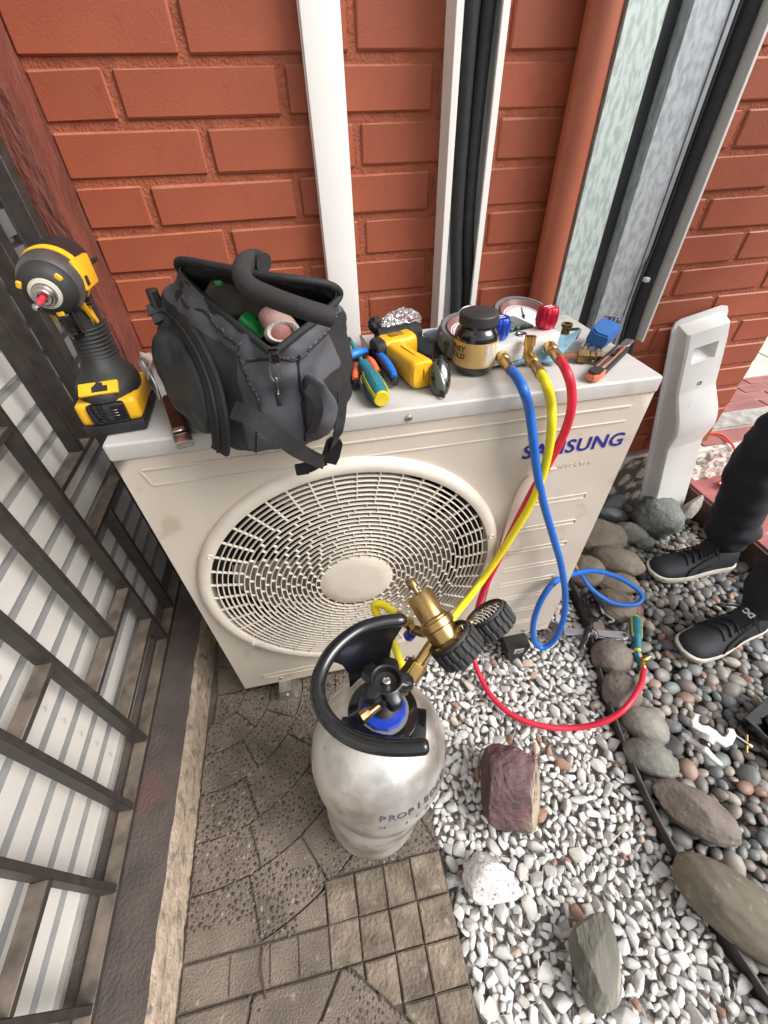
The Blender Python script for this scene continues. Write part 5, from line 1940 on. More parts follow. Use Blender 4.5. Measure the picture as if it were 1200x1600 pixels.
lathe(bm, [(0.0478, 0.022), (0.04795, 0.0225), (0.04795, 0.0735), (0.0478, 0.074)], None, 60)
m_gold = mat('gold_label', (0.62, 0.42, 0.16), (0.5, 0.33, 0.11), rough=0.38, metal=0.35, scale=8)
obj('gold_label', bm, m_gold, t)
# worn pale panel on the right side of the label
bm = BM()
a0, a1 = R(-88), R(-18)
rows = []
for z in (0.026, 0.071):
    rows.append([bm.verts.new((0.0483 * math.cos(a0 + (a1 - a0) * k / 14), 0.0483 * math.sin(a0 + (a1 - a0) * k / 14), z)) for k in range(15)])
for k in range(14):
    bm.faces.new((rows[0][k], rows[0][k + 1], rows[1][k + 1], rows[1][k]))
obj('facts_panel', bm, mat('worn_print', (0.6, 0.53, 0.43), (0.32, 0.27, 0.21), rough=0.6, scale=60, detail=8, stretch=(3, 3, 0.4)), t)


def wrap_text(body, size, r, ang, z, material, parent, name, bold=0.0, spacing=1.0):
    b = BM()
    text_mesh(b, body, size, Matrix.Rotation(PI / 2, 4, 'X'), depth=0.0003, bold=bold, spacing=spacing)
    w = max(v.co.x for v in b.verts)
    bmesh.ops.subdivide_edges(b, edges=[e for e in b.edges if abs(e.verts[0].co.x - e.verts[1].co.x) > 0.004], cuts=2)
    for v in b.verts:
        a = ang + (v.co.x - w) / r
        rr = r - v.co.y
        v.co = Vector((rr * math.cos(a), rr * math.sin(a), z + v.co.z))
    return obj(name, b, material, parent, smooth=0)


m_ink = mat('dark_print', (0.03, 0.012, 0.01), rough=0.5)
wrap_text('WHEY', 0.0165, 0.0482, R(-138), 0.0545, m_ink, t, 'label_lettering', bold=0.0003, spacing=1.05)
wrap_text('GOLD', 0.0165, 0.0482, R(-138), 0.0395, m_ink, t, 'label_lettering', bold=0.0003, spacing=1.05)

# ---------------------------------------------------------------- gauge manifold
m_alu = mat('brushed_aluminium', (0.72, 0.71, 0.68), (0.62, 0.61, 0.58), rough=0.42, metal=0.3, scale=60, stretch=(0.1, 1, 1), bump=0.05)
m_boot_grey = mat('boot_grey', (0.16, 0.175, 0.18), (0.12, 0.13, 0.135), rough=0.6, bump=0.1)
m_boot_green = mat('boot_green', (0.03, 0.12, 0.06), (0.024, 0.095, 0.048), rough=0.55)
mb0, mb1 = Vector((0.5986, 0.0737, 0.8850)), Vector((0.7441, 0.1101, 0.8850))
ux = (mb1 - mb0)
ux.z = 0
ML_ = ux.length
ux.normalize()
MM = Matrix.Translation((mb0.x, mb0.y, 0.885)) @ Matrix.Rotation(math.atan2(ux.y, ux.x), 4, 'Z')
t = thing('gauge_manifold', 'aluminium gauge manifold with red and blue knobs and twin gauges', 'gauge manifold', m=MM)
# local: x along the block (front edge), y back, z up with 0 at the top
bm = BM()
box(bm, (ML_ / 2, 0.021, -0.0165), (ML_, 0.042, 0.033), bev=0.0025)
obj('manifold_block', bm, m_alu, t)


def boot(cx, cy, r, tilt, parent, name):
    M = Matrix.Translation((cx, cy, -0.012)) @ Matrix.Rotation(tilt, 4, 'X')
    b = BM()
    lathe(b, [(0, -0.018), (r * 0.95, -0.018), (r, -0.012), (r, 0.012), (r * 0.96, 0.017), (r * 0.86, 0.018), (r * 0.8, 0.008), (0, 0.008)], M, 40)
    g = obj(name, b, m_boot_grey, parent)
    for k in range(16):
        aa = 2 * PI * (k + 0.5) / 16
        b = BM()
        box(b, (r * 0.985, 0, 0), (0.006, 0.010, 0.026), m=M @ Matrix.Rotation(aa, 4, 'Z'), bev=0.0016, seg=1)
        obj('boot_rib', b, m_boot_green if k % 4 in (0, 1) else m_boot_grey, g, smooth=20)
    b = BM()
    lathe(b, [(r * 0.8, 0.0172), (r * 0.8, 0.009), (r * 0.64, 0.0094), (r * 0.76, 0.0172)], M, 40, close=True)
    obj('gauge_bezel', b, mat('rust_bezel', (0.17, 0.07, 0.06), rough=0.4), g)
    b = BM()
    lathe(b, [(r * 0.66, 0.0091), (0, 0.0091)], M, 40)
    dial = obj('gauge_dial', b, mat('dial_white', (0.72, 0.74, 0.78), (0.66, 0.69, 0.74), rough=0.35), g)
    b = BM()
    lathe(b, [(r * 0.6, 0.0095), (r * 0.57, 0.0095)], M, 40)
    for k in range(31):
        aa = R(-130 + k * 8.6) + R(90)
        box(b, (r * 0.5, 0, 0.0095), (r * (0.13 if k % 5 == 0 else 0.09), 0.0008, 0.0002), m=M @ Matrix.Rotation(aa, 4, 'Z'))
    s_ = obj('dial_scale', b, mat('dial_red', (0.5, 0.06, 0.06), rough=0.5), g, smooth=0)
    b = BM()
    prism(b, [(-r * 0.14, -0.0016), (r * 0.5, -0.0004), (r * 0.5, 0.0004), (-r * 0.14, 0.0016)], 0.0102, 0.011, M @ Matrix.Rotation(R(62), 4, 'Z'))
    cyl(b, M @ Vector((0, 0, 0.0095)), M @ Vector((0, 0, 0.0122)), 0.0028, seg=14)
    obj('needle', b, m_gloss, g, smooth=0)
    return g


loc = lambda p: MM.inverted() @ Vector(p)
gr_ = loc((0.7197, 0.2116, 0.8900))
gl_ = loc((0.5945, 0.1590, 0.8900))
boot(gr_.x, gr_.y, 0.06, R(14), t, 'gauge_boot')
boot(gl_.x, gl_.y, 0.056, R(14), t, 'gauge_boot')
bm = BM()
box(bm, ((gr_.x + gl_.x) / 2, (gr_.y + gl_.y) / 2 + 0.003, -0.016), ((gr_ - gl_).length * 0.8, 0.088, 0.03), m=None, bev=0.006)
br = obj('boot_bridge', bm, m_boot_grey, t)
for k in range(5):
    for s in (-1, 1):
        bm = BM()
        box(bm, (gl_.x + (gr_.x - gl_.x) * (0.3 + 0.1 * k), (gr_.y + gl_.y) / 2 + 0.003 + s * 0.044, -0.012), (0.0095, 0.007, 0.03), bev=0.002, seg=1)
        obj('bridge_rib', bm, m_boot_green, br, smooth=20)
bm = BM()
tube(bm, [(gl_.x - 0.02, gl_.y + 0.04, -0.01), (gl_.x + 0.03, gl_.y + 0.075, 0.012), (gl_.x + 0.065, gl_.y + 0.07, 0.01), (gl_.x + 0.06, gl_.y + 0.05, -0.002)], 0.0014, 6)
obj('hanging_wire', bm, m_steel, t)


def knob(p, material, name, parent, tilt=0.0):
    M = Matrix.Translation(p) @ Matrix.Rotation(tilt, 4, 'X')
    b = BM()
    n_ = 48
    prof = [(0.013, 0.0), (0.0165, 0.003), (0.019, 0.012), (0.0185, 0.026), (0.0165, 0.033), (0.0145, 0.0345), (0, 0.0345)]
    rg = lathe(b, prof, M, n_)
    for ring_ in rg[1:5]:
        for k, v in enumerate(ring_):
            if k % 4 in (0, 1):
                c = M @ Vector((0, 0, (M.inverted() @ v.co).z))
                v.co = c + (v.co - c) * 0.93
    g = obj(name, b, material, parent, smooth=35)
    b = BM()
    box(b, M @ Vector((0, 0.003, 0.0348)), (0.016, 0.003, 0.0006))
    box(b, M @ Vector((0, -0.004, 0.0348)), (0.013, 0.0016, 0.0006))
    obj('knob_mark', b, mat('knob_mark', (0.75, 0.6, 0.6), rough=0.4), g, smooth=0)
    return g


knob(loc((0.7266, 0.1376, 0.8860)), mat('red_anodised', (0.5, 0.012, 0.035), (0.42, 0.01, 0.03), rough=0.25, metal=0.55), 'red_knob', t)
kb = loc((0.6264, 0.1119, 0.8860))
knob(kb, mat('blue_anodised', (0.01, 0.07, 0.5), (0.008, 0.05, 0.4), rough=0.28, metal=0.5), 'blue_knob', t)
bm = BM()
sg = loc((0.6723, 0.1173, 0.8850))
lathe(bm, [(0.0, 0.0008), (0.0062, 0.0008), (0.0062, 0.0025), (0.0095, 0.0025), (0.0105, 0.0), (0.0, -0.001)], Matrix.Translation((sg.x, sg.y, 0)), 24)
obj('sight_glass', bm, m_chrome, t)
bm = BM()
cyl(bm, (ML_ - 0.001, 0.02, -0.022), (ML_ + 0.012, 0.02, -0.022), 0.009, seg=16)
obj('end_plug', bm, mat('red_anodised', (0.5, 0.012, 0.035)), t)


# ---------------------------------------------------------------- hoses
def hose(name, label, pts, r, m_, n=10, start_fit=None, end_fit=None):
    pts = [Vector(p) for p in pts]
    t = thing(name, label, 'hose', pts[0], group=None)
    b = BM()
    tube(b, pts, r, 14, n)
    obj('hose_line', b, m_, t, world=True, smooth=80)
    return t


def ferrule(parent, a, b, s=1.0):
    """brass coupling from a to b: a knurled nut and a crimped sleeve"""
    a, b = Vector(a), Vector(b)
    L = (b - a).length
    M = Matrix.Translation(a) @ frame_z(b - a)
    bm_ = BM()
    lathe(bm_, [(0, 0), (0.0062 * s, 0), (0.0062 * s, L * 0.12), (0.0095 * s, L * 0.14), (0.0105 * s, L * 0.2), (0.0092 * s, L * 0.27), (0.0105 * s, L * 0.33), (0.0095 * s, L * 0.42), (0.0072 * s, L * 0.45), (0.0072 * s, L * 0.52),
                (0.0085 * s, L * 0.54), (0.0088 * s, L * 0.98), (0, L)], M, 20)
    c = obj('brass_coupling', bm_, m_brass, parent, world=True, smooth=40)
    return c


m_hblue = mat('blue_rubber', (0.012, 0.13, 0.52), (0.01, 0.115, 0.47), rough=0.42, bump=0.05)
m_hyel = mat('yellow_rubber', (0.78, 0.66, 0.015), (0.72, 0.58, 0.012), rough=0.42, bump=0.05)
m_hred = mat('red_rubber', (0.62, 0.014, 0.045), (0.55, 0.012, 0.038), rough=0.42, bump=0.05)
HR = 0.0076
bl_a, bl_b = (0.6242, 0.0881, 0.8680), (0.6123, 0.0154, 0.8720)
t = hose('blue_hose', 'blue refrigerant hose looping off the unit onto the pebbles',
         [bl_b, (0.6077, -0.0174, 0.8740), (0.6056, -0.0467, 0.8680), (0.6324, -0.0280, 0.8248), (0.6469, -0.0360, 0.7742), (0.6708, -0.0360, 0.7036), (0.7057, -0.0340, 0.6185), (0.7563, -0.0320, 0.5095), (0.8063, -0.0340, 0.3983), (0.8452, -0.0420, 0.2844),
          (0.8642, -0.0520, 0.1826), (0.8568, -0.0620, 0.0969), (0.8263, -0.0620, 0.0661), (0.7999, -0.0500, 0.1041), (0.7840, -0.0420, 0.1878), (0.7889, -0.0340, 0.2711), (0.8206, -0.0180, 0.3128),
          (0.9264, 0.0441, 0.2400), (1.0461, 0.0865, 0.1700), (1.1404, 0.0785, 0.1200), (1.2001, 0.0488, 0.0800), (1.2071, 0.0275, 0.0600), (1.1733, 0.0201, 0.0500), (1.1158, 0.0423, 0.0500), (1.0706, 0.0870, 0.0700), (1.0466, 0.1305, 0.1000)], HR, m_hblue)
ferrule(t, bl_a, bl_b)
ferrule(t, (1.0466, 0.1305, 0.1000), (1.0256, 0.1525, 0.1300), 0.8)
ye_a, ye_b = (0.6673, 0.0685, 0.8680), (0.6476, -0.0120, 0.8740)
t = hose('yellow_hose', 'yellow refrigerant hose running from the manifold to the brass regulator',
         [ye_b, (0.6416, -0.0433, 0.8720), (0.6676, -0.0280, 0.8313), (0.6730, -0.0380, 0.7959), (0.6824, -0.0360, 0.7429), (0.6869, -0.0330, 0.6795), (0.6815, -0.0300, 0.6115), (0.6628, -0.0300, 0.5406), (0.6335, -0.0320, 0.4525), (0.5941, -0.0503, 0.4000), (0.5290, -0.1144, 0.4300),
          (0.4815, -0.1538, 0.4300), (0.4430, -0.1817, 0.4200), (0.4081, -0.2047, 0.4150), (0.3870, -0.2053, 0.4300), (0.3786, -0.1836, 0.4600), (0.3686, -0.1590, 0.4850), (0.3545, -0.1359, 0.5050), (0.3542, -0.1278, 0.5200), (0.3694, -0.1360, 0.5250), (0.3903, -0.1590, 0.5200)], HR, m_hyel)
ferrule(t, ye_a, ye_b)
ferrule(t, (0.4097, -0.1886, 0.5250), (0.3884, -0.1572, 0.5200))
# yellow branch fitting with its cap on the block
bm = BM()
lathe(bm, [(0, 0), (0.0075, 0), (0.0075, 0.02), (0.0095, 0.021), (0.0095, 0.036), (0, 0.037)], Matrix.Translation((0.6671, 0.0725, 0.8620)) @ frame_z((0.03, 0.12, 1)), 20)
obj('capped_branch', bm, m_brass, t, world=True)
re_a, re_b = (0.7184, 0.1033, 0.8690), (0.7000, 0.0246, 0.8740)
t = hose('red_hose', 'red refrigerant hose hanging down the unit and curving over the gravel',
         [re_b, (0.6901, -0.0139, 0.8730), (0.7007, -0.0220, 0.8481), (0.7072, -0.0280, 0.8124), (0.7087, -0.0260, 0.7648), (0.6997, -0.0230, 0.7076), (0.6854, -0.0200, 0.6383), (0.6691, -0.0190, 0.5544), (0.6505, -0.0200, 0.4516), (0.6345, -0.0220, 0.3756), (0.6229, -0.0260, 0.2889),
          (0.6226, -0.0300, 0.1772), (0.6434, -0.0193, 0.0300), (0.6467, -0.0683, 0.0000), (0.6595, -0.1354, -0.0060), (0.6969, -0.1954, -0.0060), (0.7639, -0.2374, -0.0060), (0.8427, -0.2577, -0.0040), (0.9084, -0.2663, 0.0260), (0.9676, -0.2524, 0.0500), (1.0394, -0.2098, 0.0460), (1.0897, -0.1653, 0.0300)], HR * 0.97, m_hred)
ferrule(t, re_a, re_b)
ferrule(t, (1.0874, -0.1685, 0.0300), (1.1064, -0.1358, 0.0260), 0.8)
bm = BM()
lathe(bm, [(0, 0), (0.006, 0), (0.006, 0.007), (0.009, 0.008), (0.009, 0.02), (0.004, 0.021), (0.004, 0.028), (0, 0.028)], Matrix.Translation((1.1040, -0.1392, 0.0260)) @ frame_z((0.9, 0.15, 0.2)), 14)
obj('brass_tip', bm, m_brass, t, world=True)

# light blue cloth under the manifold
bm = BM()
corn = [(0.6324, 0.0920, 0.8440), (0.6990, 0.0638, 0.8430), (0.7318, 0.0777, 0.8460), (0.7995, 0.1343, 0.8620), (0.8019, 0.1556, 0.8600), (0.7405, 0.1208, 0.8520), (0.6299, 0.1114, 0.8500)]
g_ = []
A0, A1, B0, B1 = Vector((0.5866, 0.0982, 0.8430)), Vector((0.7252, 0.0733, 0.8440)), Vector((0.6357, 0.1642, 0.8460)), Vector((0.8038, 0.1396, 0.8620))
nx_, ny_ = 26, 12
for i in range(nx_ + 1):
    row = []
    for j in range(ny_ + 1):
        u, w = i / nx_, j / ny_
        p = A0.lerp(A1, u).lerp(B0.lerp(B1, u), w)
        p.z += 0.005 * noise.noise(Vector((u * 5, w * 3, 1.5))) + 0.004 + 0.012 * max(0, u - 0.85) * (w) * 4
        p += Vector((0.006 * noise.noise(Vector((u * 6, w * 6, 5))), 0.008 * noise.noise(Vector((u * 6, w * 6, 9))), 0))
        row.append(p)
    g_.append(row)
for side in (0, 1):
    vv = [[bm.verts.new(p + Vector((0, 0, 0.004 * (1 - side)))) for p in row] for row in g_]
    for i in range(nx_):
        for j in range(ny_):
            bm.faces.new((vv[i][j], vv[i + 1][j], vv[i + 1][j + 1], vv[i][j + 1]))
    if side == 0:
        top_ = vv
bd = [(i, 0) for i in range(nx_ + 1)] + [(nx_, j) for j in range(1, ny_ + 1)] + [(i, ny_) for i in range(nx_ - 1, -1, -1)] + [(0, j) for j in range(ny_ - 1, 0, -1)]
for a, b in zip(bd, bd[1:] + bd[:1]):
    bm.faces.new((top_[a[0]][a[1]], top_[b[0]][b[1]], vv[b[0]][b[1]], vv[a[0]][a[1]]))
o = obj('blue_cloth', bm, mat('blue_towel', (0.2, 0.36, 0.46), (0.14, 0.28, 0.37), rough=0.95, scale=90, bump=0.9, bscale=500, dist=0.002), smooth=60)
tag(o, 'light blue towel cloth spread under the gauge manifold', 'cloth')

# small brass valve key with bent bar
t = thing('valve_key', 'small brass valve fitting with a bent brown bar behind the manifold end', 'fitting', (0.8110, 0.2025, 0.8450))
bm = BM()
lathe(bm, [(0, 0), (0.008, 0), (0.008, 0.02), (0.0105, 0.021), (0.0105, 0.026), (0.006, 0.026), (0.006, 0.012), (0, 0.012)], Matrix.Translation((0.7963, 0.1766, 0.8470)), 18)
obj('fitting_body', bm, m_brass_old, t, world=True)
bm = BM()
sweep(bm, [(0.7844, 0.1553, 0.8700), (0.8148, 0.1649, 0.8650), (0.8177, 0.1648, 0.8600), (0.8092, 0.1582, 0.8500)], rect(0.005, 0.004))
obj('bent_bar', bm, mat('brown_steel', (0.12, 0.085, 0.06)), t, world=True)
# copper tube with flare nuts
t = thing('brass_fitting', 'brass flare nut fitting with copper stub beside the knife', 'fitting', (0.7691, 0.0749, 0.8500))
a, b = Vector((0.7522, 0.0906, 0.8500)), Vector((0.8056, 0.0663, 0.8530))
dd = (b - a).normalized()
LL = (b - a).length
Mf = Matrix.Translation(a) @ frame_z(dd)
bm = BM()
lathe(bm, [(0, -0.01), (0.006, -0.01), (0.006, LL * 0.4), (0, LL * 0.4)], Mf, 16)
obj('copper_stub', bm, mat('copper', (0.45, 0.2, 0.13), (0.34, 0.15, 0.1), rough=0.35, metal=0.9), t, world=True)
for z0, z1, r_, nm in ((LL * 0.32, LL * 0.62, 0.0125, 'large_nut'), (LL * 0.66, LL * 0.76, 0.0095, 'ring_nut'), (LL * 0.82, LL * 1.0, 0.0105, 'small_nut')):
    bm = BM()
    cyl(bm, a + dd * z0, a + dd * z1, r_, seg=6)
    bmesh.ops.bevel(bm, geom=bm.edges[:], offset=0.0012, segments=1, affect='EDGES')
    obj(nm, bm, m_brass_old, t, world=True, smooth=20)
bm = BM()
cyl(bm, a + dd * LL * 0.6, a + dd * LL * 0.97, 0.0062, seg=14)
obj('threaded_stem', bm, m_brass_old, t, world=True)

# hex key set in its blue holder
m_hexb = mat('holder_blue', (0.02, 0.12, 0.36), (0.016, 0.095, 0.3), rough=0.5, bump=0.1)
hc = Vector((0.8362, 0.1213, 0.8700))
MHX = Matrix.Translation(hc) @ Matrix.Rotation(R(38), 4, 'Z') @ Matrix.Rotation(R(-4), 4, 'Y')
t = thing('hex_key_set', 'hex key set in a blue plastic holder on the back corner of the unit', 'hex keys', m=MHX)
bm = BM()
prism(bm, [(-0.03, -0.018), (0.028, -0.02), (0.033, 0.0), (0.026, 0.02), (-0.024, 0.018), (-0.034, 0.004)], -0.013, 0.013, Matrix.Rotation(R(12), 4, 'X'), bev=0.003)
obj('holder', bm, m_hexb, t)
for k in range(5):
    bm = BM()
    y = -0.014 + 0.007 * k
    Lk = 0.075 - 0.007 * k
    sweep(bm, [(-0.024 - Lk + 0.03, y * 1.25, -0.012), (0.02, y, -0.002), (0.038, y, 0.0), (0.042, y, 0.004), (0.042, y, 0.016)], circ(0.0017 + 0.0004 * k, 6))
    obj('hex_key', bm, m_chrome if k % 2 else m_steel, t)
for k in range(2):
    bm = BM()
    cyl(bm, (0.03 + 0.012 * k, 0.012 - 0.02 * k, 0.012), (0.05 + 0.012 * k, 0.016 - 0.022 * k, 0.001), 0.0022, seg=6)
    obj('hex_key', bm, m_chrome, t)

# utility knife
a, b = Vector((0.7518, 0.0060, 0.8505)), Vector((0.8936, 0.1156, 0.8525))
dd = b - a
LK = dd.length
MK = Matrix.Translation(a) @ frame_z(dd, (0, 0, 1))
# local z along the knife, y up, x across
t = thing('utility_knife', 'orange and black utility knife near the right front edge', 'knife', m=MK)
XZ = Matrix(((1, 0, 0, 0), (0, 0, 1, 0), (0, 1, 0, 0), (0, 0, 0, 1)))
bm = BM()
prism(bm, [(-0.011, 0.004), (-0.005, -0.004), (0.006, -0.004), (0.0125, 0.006), (0.012, 0.03), (0.0095, 0.06), (0.0095, LK * 0.8), (-0.0085, LK * 0.8), (-0.0085, 0.055), (-0.0115, 0.03)], -0.008, 0.0035, XZ, bev=0.002)
obj('knife_body', bm, mat('knife_orange', (0.62, 0.2, 0.1), (0.52, 0.16, 0.08), rough=0.5), t)
bm = BM()
prism(bm, [(-0.0095, 0.007), (-0.004, -0.001), (0.005, -0.001), (0.0105, 0.008), (0.0105, 0.022), (0.004, 0.03), (-0.009, 0.028)], 0.0025, 0.0062, XZ, bev=0.0012)
obj('rubber_heel', bm, m_rubber, t)
for s in (-1, 1):
    bm = BM()
    prism(bm, [(s * 0.0096 - 0.0022, 0.03), (s * 0.0096 + 0.0022, 0.03), (s * 0.0086 + 0.0022, LK * 0.8), (s * 0.0086 - 0.0022, LK * 0.8)], -0.007, 0.0048, XZ, bev=0.001)
    obj('rubber_side', bm, m_rubber, t)
bm = BM()
box(bm, (0.0, 0.0036, 0.03 + LK * 0.3), (0.008, 0.002, LK * 0.6), bev=0.0006, seg=1)
obj('blade_channel', bm, m_grey_metal, t)
bm = BM()
box(bm, (0.0, 0.006, LK * 0.56), (0.0075, 0.005, 0.03), bev=0.0016)
obj('slider', bm, m_gloss, t)
bm = BM()
box(bm, (0, 0.002, LK * 0.9), (0.015, 0.004, LK * 0.2), bev=0.001, seg=1)
obj('metal_nose', bm, mat('nose_steel', (0.33, 0.32, 0.31), (0.25, 0.24, 0.23), rough=0.4, metal=0.9), t)

# ================================================================== GAS CYLINDER
CB, CT_ = Vector((0.29, -0.325, 0.0)), Vector((0.335, -0.295, 0.47))
cax = (CT_ - CB).normalized()
CM = Matrix.Translation(CB + Vector((0, 0, 0.002))) @ frame_z(cax, (0, 1, 0))
# frame_z: x = hint x axis, so local x runs to the right of the picture and local y towards the wall
m_cyl = mat('cast_aluminium', (0.78, 0.765, 0.74), (0.4, 0.355, 0.305), rough=0.38, metal=0.8, scale=11, detail=15, lo=0.38, hi=0.58, bump=0.35, bscale=22, dist=0.006, c3=(0.5, 0.46, 0.41), s3=26, t3=0.66, rvar=0.14)
cylt = thing('gas_cylinder', 'dented bare aluminium gas cylinder with black collar handle', 'gas cylinder', m=CM)
bm = BM()
prof = [(0, 0.004), (0.045, 0.0), (0.07, 0.002), (0.09, 0.008), (0.099, 0.028), (0.102, 0.06), (0.1035, 0.12), (0.1045, 0.175), (0.106, 0.2), (0.1052, 0.2055), (0.1068, 0.212), (0.1115, 0.24), (0.119, 0.28), (0.1222, 0.315), (0.121, 0.345),
        (0.115, 0.375), (0.1035, 0.403), (0.0865, 0.428), (0.065, 0.447), (0.05, 0.457), (0.043, 0.462), (0.0, 0.462)]
lathe(bm, prof, None, 96)
for v in bm.verts:
    p = v.co
    rr = math.hypot(p.x, p.y)
    if rr > 0.01 and 0.03 < p.z < 0.44:
        d = 0.0013 * noise.noise(p * 14) + 0.0008 * noise.noise(p * 34)
        v.co += Vector((p.x / rr, p.y / rr, 0)) * d
obj('cylinder_body', bm, m_cyl, cylt, smooth=60)


def prof_at(z):
    for (r0, z0), (r1, z1) in zip(prof[1:], prof[2:]):
        if z0 <= z <= z1:
            t_ = (z - z0) / (z1 - z0)
            return r0 + (r1 - r0) * t_, math.atan2(r1 - r0, z1 - z0)
    return prof[-2][0], 0


m_stamp = mat('stamp_ink', (0.045, 0.045, 0.075), (0.12, 0.11, 0.13), rough=0.6, scale=180)
m_stamp2 = mat('faint_stamp', (0.16, 0.145, 0.135), (0.3, 0.28, 0.26), rough=0.5, metal=0.4, scale=160)


def ring_text(body, size, z, a0, da, material, name):
    b = BM()
    r_, sl = prof_at(z)
    for k, ch in enumerate(body):
        if ch == ' ':
            continue
        a = a0 + da * k
        # letter plane: right = counter-clockwise, up = along the wall of the cylinder towards the valve, out = normal
        M = (Matrix.Rotation(a, 4, 'Z') @ Matrix.Translation((r_ + 0.0006, 0, z)) @ Matrix.Rotation(sl, 4, 'Y') @ Matrix(((0, 0, 1, 0), (1, 0, 0, 0), (0, 1, 0, 0), (0, 0, 0, 1))))
        text_mesh(b, ch, size, M @ Matrix.Translation((0, -size * 0.35, 0)), depth=0.0004, bold=0.0003, align='CENTER')
    return obj(name, b, material, cylt, smooth=0)


ring_text('PROPIEDAD', 0.0215, 0.366, R(-99), R(7.6), m_stamp, 'stamped_lettering')
ring_text('DE', 0.0215, 0.368, R(-22), R(7.6), m_stamp, 'stamped_lettering')
ring_text('0000', 0.016, 0.385, R(8), R(9), m_stamp2, 'stamped_lettering')
ring_text('H JCAH6&I', 0.0145, 0.338, R(-98), R(9.5), m_stamp2, 'stamped_lettering')
ring_text('XDM8', 0.0145, 0.338, R(-6), R(9), m_stamp2, 'stamped_lettering')
# collar plate and blue ring round the valve
bm = BM()
lathe(bm, [(0.0, 0.463), (0.052, 0.463), (0.057, 0.466), (0.057, 0.473), (0.055, 0.476), (0.0, 0.476)], None, 48)
obj('collar_plate', bm, m_gloss, cylt)
bm = BM()
box(bm, (0.058, -0.012, 0.468), (0.026, 0.05, 0.012), m=Matrix.Rotation(R(-18), 4, 'Z'), bev=0.005)
obj('collar_lug', bm, m_gloss, cylt)
bm = BM()
box(bm, (0.0655, -0.012, 0.461), (0.008, 0.036, 0.014), m=Matrix.Rotation(R(-24), 4, 'Z'), bev=0.002)
obj('blue_tag', bm, mat('tag_blue', (0.02, 0.05, 0.2), rough=0.4), cylt)
bm = BM()
lathe(bm, [(0.0, 0.476), (0.041, 0.476), (0.041, 0.479), (0.0, 0.479)], None, 40)
obj('grey_washer', bm, mat('washer_grey', (0.16, 0.165, 0.16), rough=0.5), cylt)
bm = BM()
lathe(bm, [(0.0, 0.479), (0.0365, 0.479), (0.0365, 0.484), (0.035, 0.4855), (0.018, 0.4855), (0, 0.4855)], None, 12)
obj('blue_ring', bm, mat('blue_label', (0.01, 0.05, 0.42), (0.008, 0.035, 0.33), rough=0.3), cylt, smooth=20)
# valve
m_valve = mat('valve_bronze', (0.3, 0.24, 0.16), (0.2, 0.15, 0.1), rough=0.4, metal=0.9, scale=50, bump=0.15)
bm = BM()
lathe(bm, [(0.0, 0.484), (0.0205, 0.484), (0.021, 0.49), (0.0165, 0.497), (0.0145, 0.503), (0.0145, 0.53), (0.0165, 0.532), (0.0165, 0.542), (0.0, 0.542)], None, 26)
vb = obj('valve_body', bm, m_valve, cylt)
bm = BM()
cyl(bm, (0.0, 0.0, 0.507), (-0.033, -0.018, 0.507), 0.0078, seg=16)
cyl(bm, (-0.028, -0.0155, 0.507), (-0.041, -0.0225, 0.507), 0.0098, seg=8)
obj('relief_port', bm, mat('relief_brass', (0.3, 0.19, 0.1), (0.2, 0.12, 0.06), rough=0.35, metal=0.95), vb)
bm = BM()
cyl(bm, (-0.0405, -0.0222, 0.507), (-0.0425, -0.0233, 0.507), 0.0032, seg=12)
obj('port_hole', bm, m_gloss, vb)
OUT = Vector((0.86, 0.46, 0.12)).normalized()
bm = BM()
cyl(bm, Vector((0, 0, 0.516)), Vector((0, 0, 0.516)) + OUT * 0.052, 0.0125, seg=20)
obj('valve_outlet', bm, m_brass, vb)
bm = BM()
box(bm, Vector((0, 0, 0.516)) + OUT * 0.03, (0.024, 0.03, 0.024), bev=0.003)
obj('outlet_block', bm, m_brass, vb)
# five lobed handwheel
bm = BM()
HZ = 0.547
n_ = 60
out_, inn_ = [], []
for lvl, (z, k_) in enumerate(((HZ, 0.9), (HZ + 0.004, 1.0), (HZ + 0.013, 1.0), (HZ + 0.019, 0.9))):
    ring_ = []
    for k in range(n_):
        a = 2 * PI * k / n_
        rr = (0.035 + 0.0085 * math.cos(5 * a + 0.6) - 0.0022 * math.cos(10 * a + 1.2)) * k_
        ring_.append(bm.verts.new((rr * math.cos(a), rr * math.sin(a), z)))
    out_.append(ring_)
for A, B in zip(out_, out_[1:]):
    for k in range(n_):
        bm.faces.new((A[k], A[(k + 1) % n_], B[(k + 1) % n_], B[k]))
bm.faces.new(out_[0][::-1])
dish = []
for z, r_ in ((HZ + 0.0215, 0.0245), (HZ + 0.0225, 0.0225), (HZ + 0.0215, 0.02), (HZ + 0.012, 0.0165), (HZ + 0.01, 0.007)):
    dish.append([bm.verts.new((r_ * math.cos(2 * PI * k / n_), r_ * math.sin(2 * PI * k / n_), z)) for k in range(n_)])
seq = [out_[-1]] + dish
for A, B in zip(seq, seq[1:]):
    for k in range(n_):
        bm.faces.new((A[k], A[(k + 1) % n_], B[(k + 1) % n_], B[k]))
bm.faces.new(dish[-1])
hw = obj('handwheel', bm, mat('handwheel_black', (0.011, 0.011, 0.012), rough=0.28, bump=0.08, bscale=200), cylt, smooth=45)
bm = BM()
lathe(bm, [(0, HZ + 0.017), (0.0035, HZ + 0.017), (0.0045, HZ + 0.019), (0.0062, HZ + 0.018), (0.0062, HZ + 0.009), (0, HZ + 0.009)], None, 20)
obj('spindle_nut', bm, m_steel, hw)
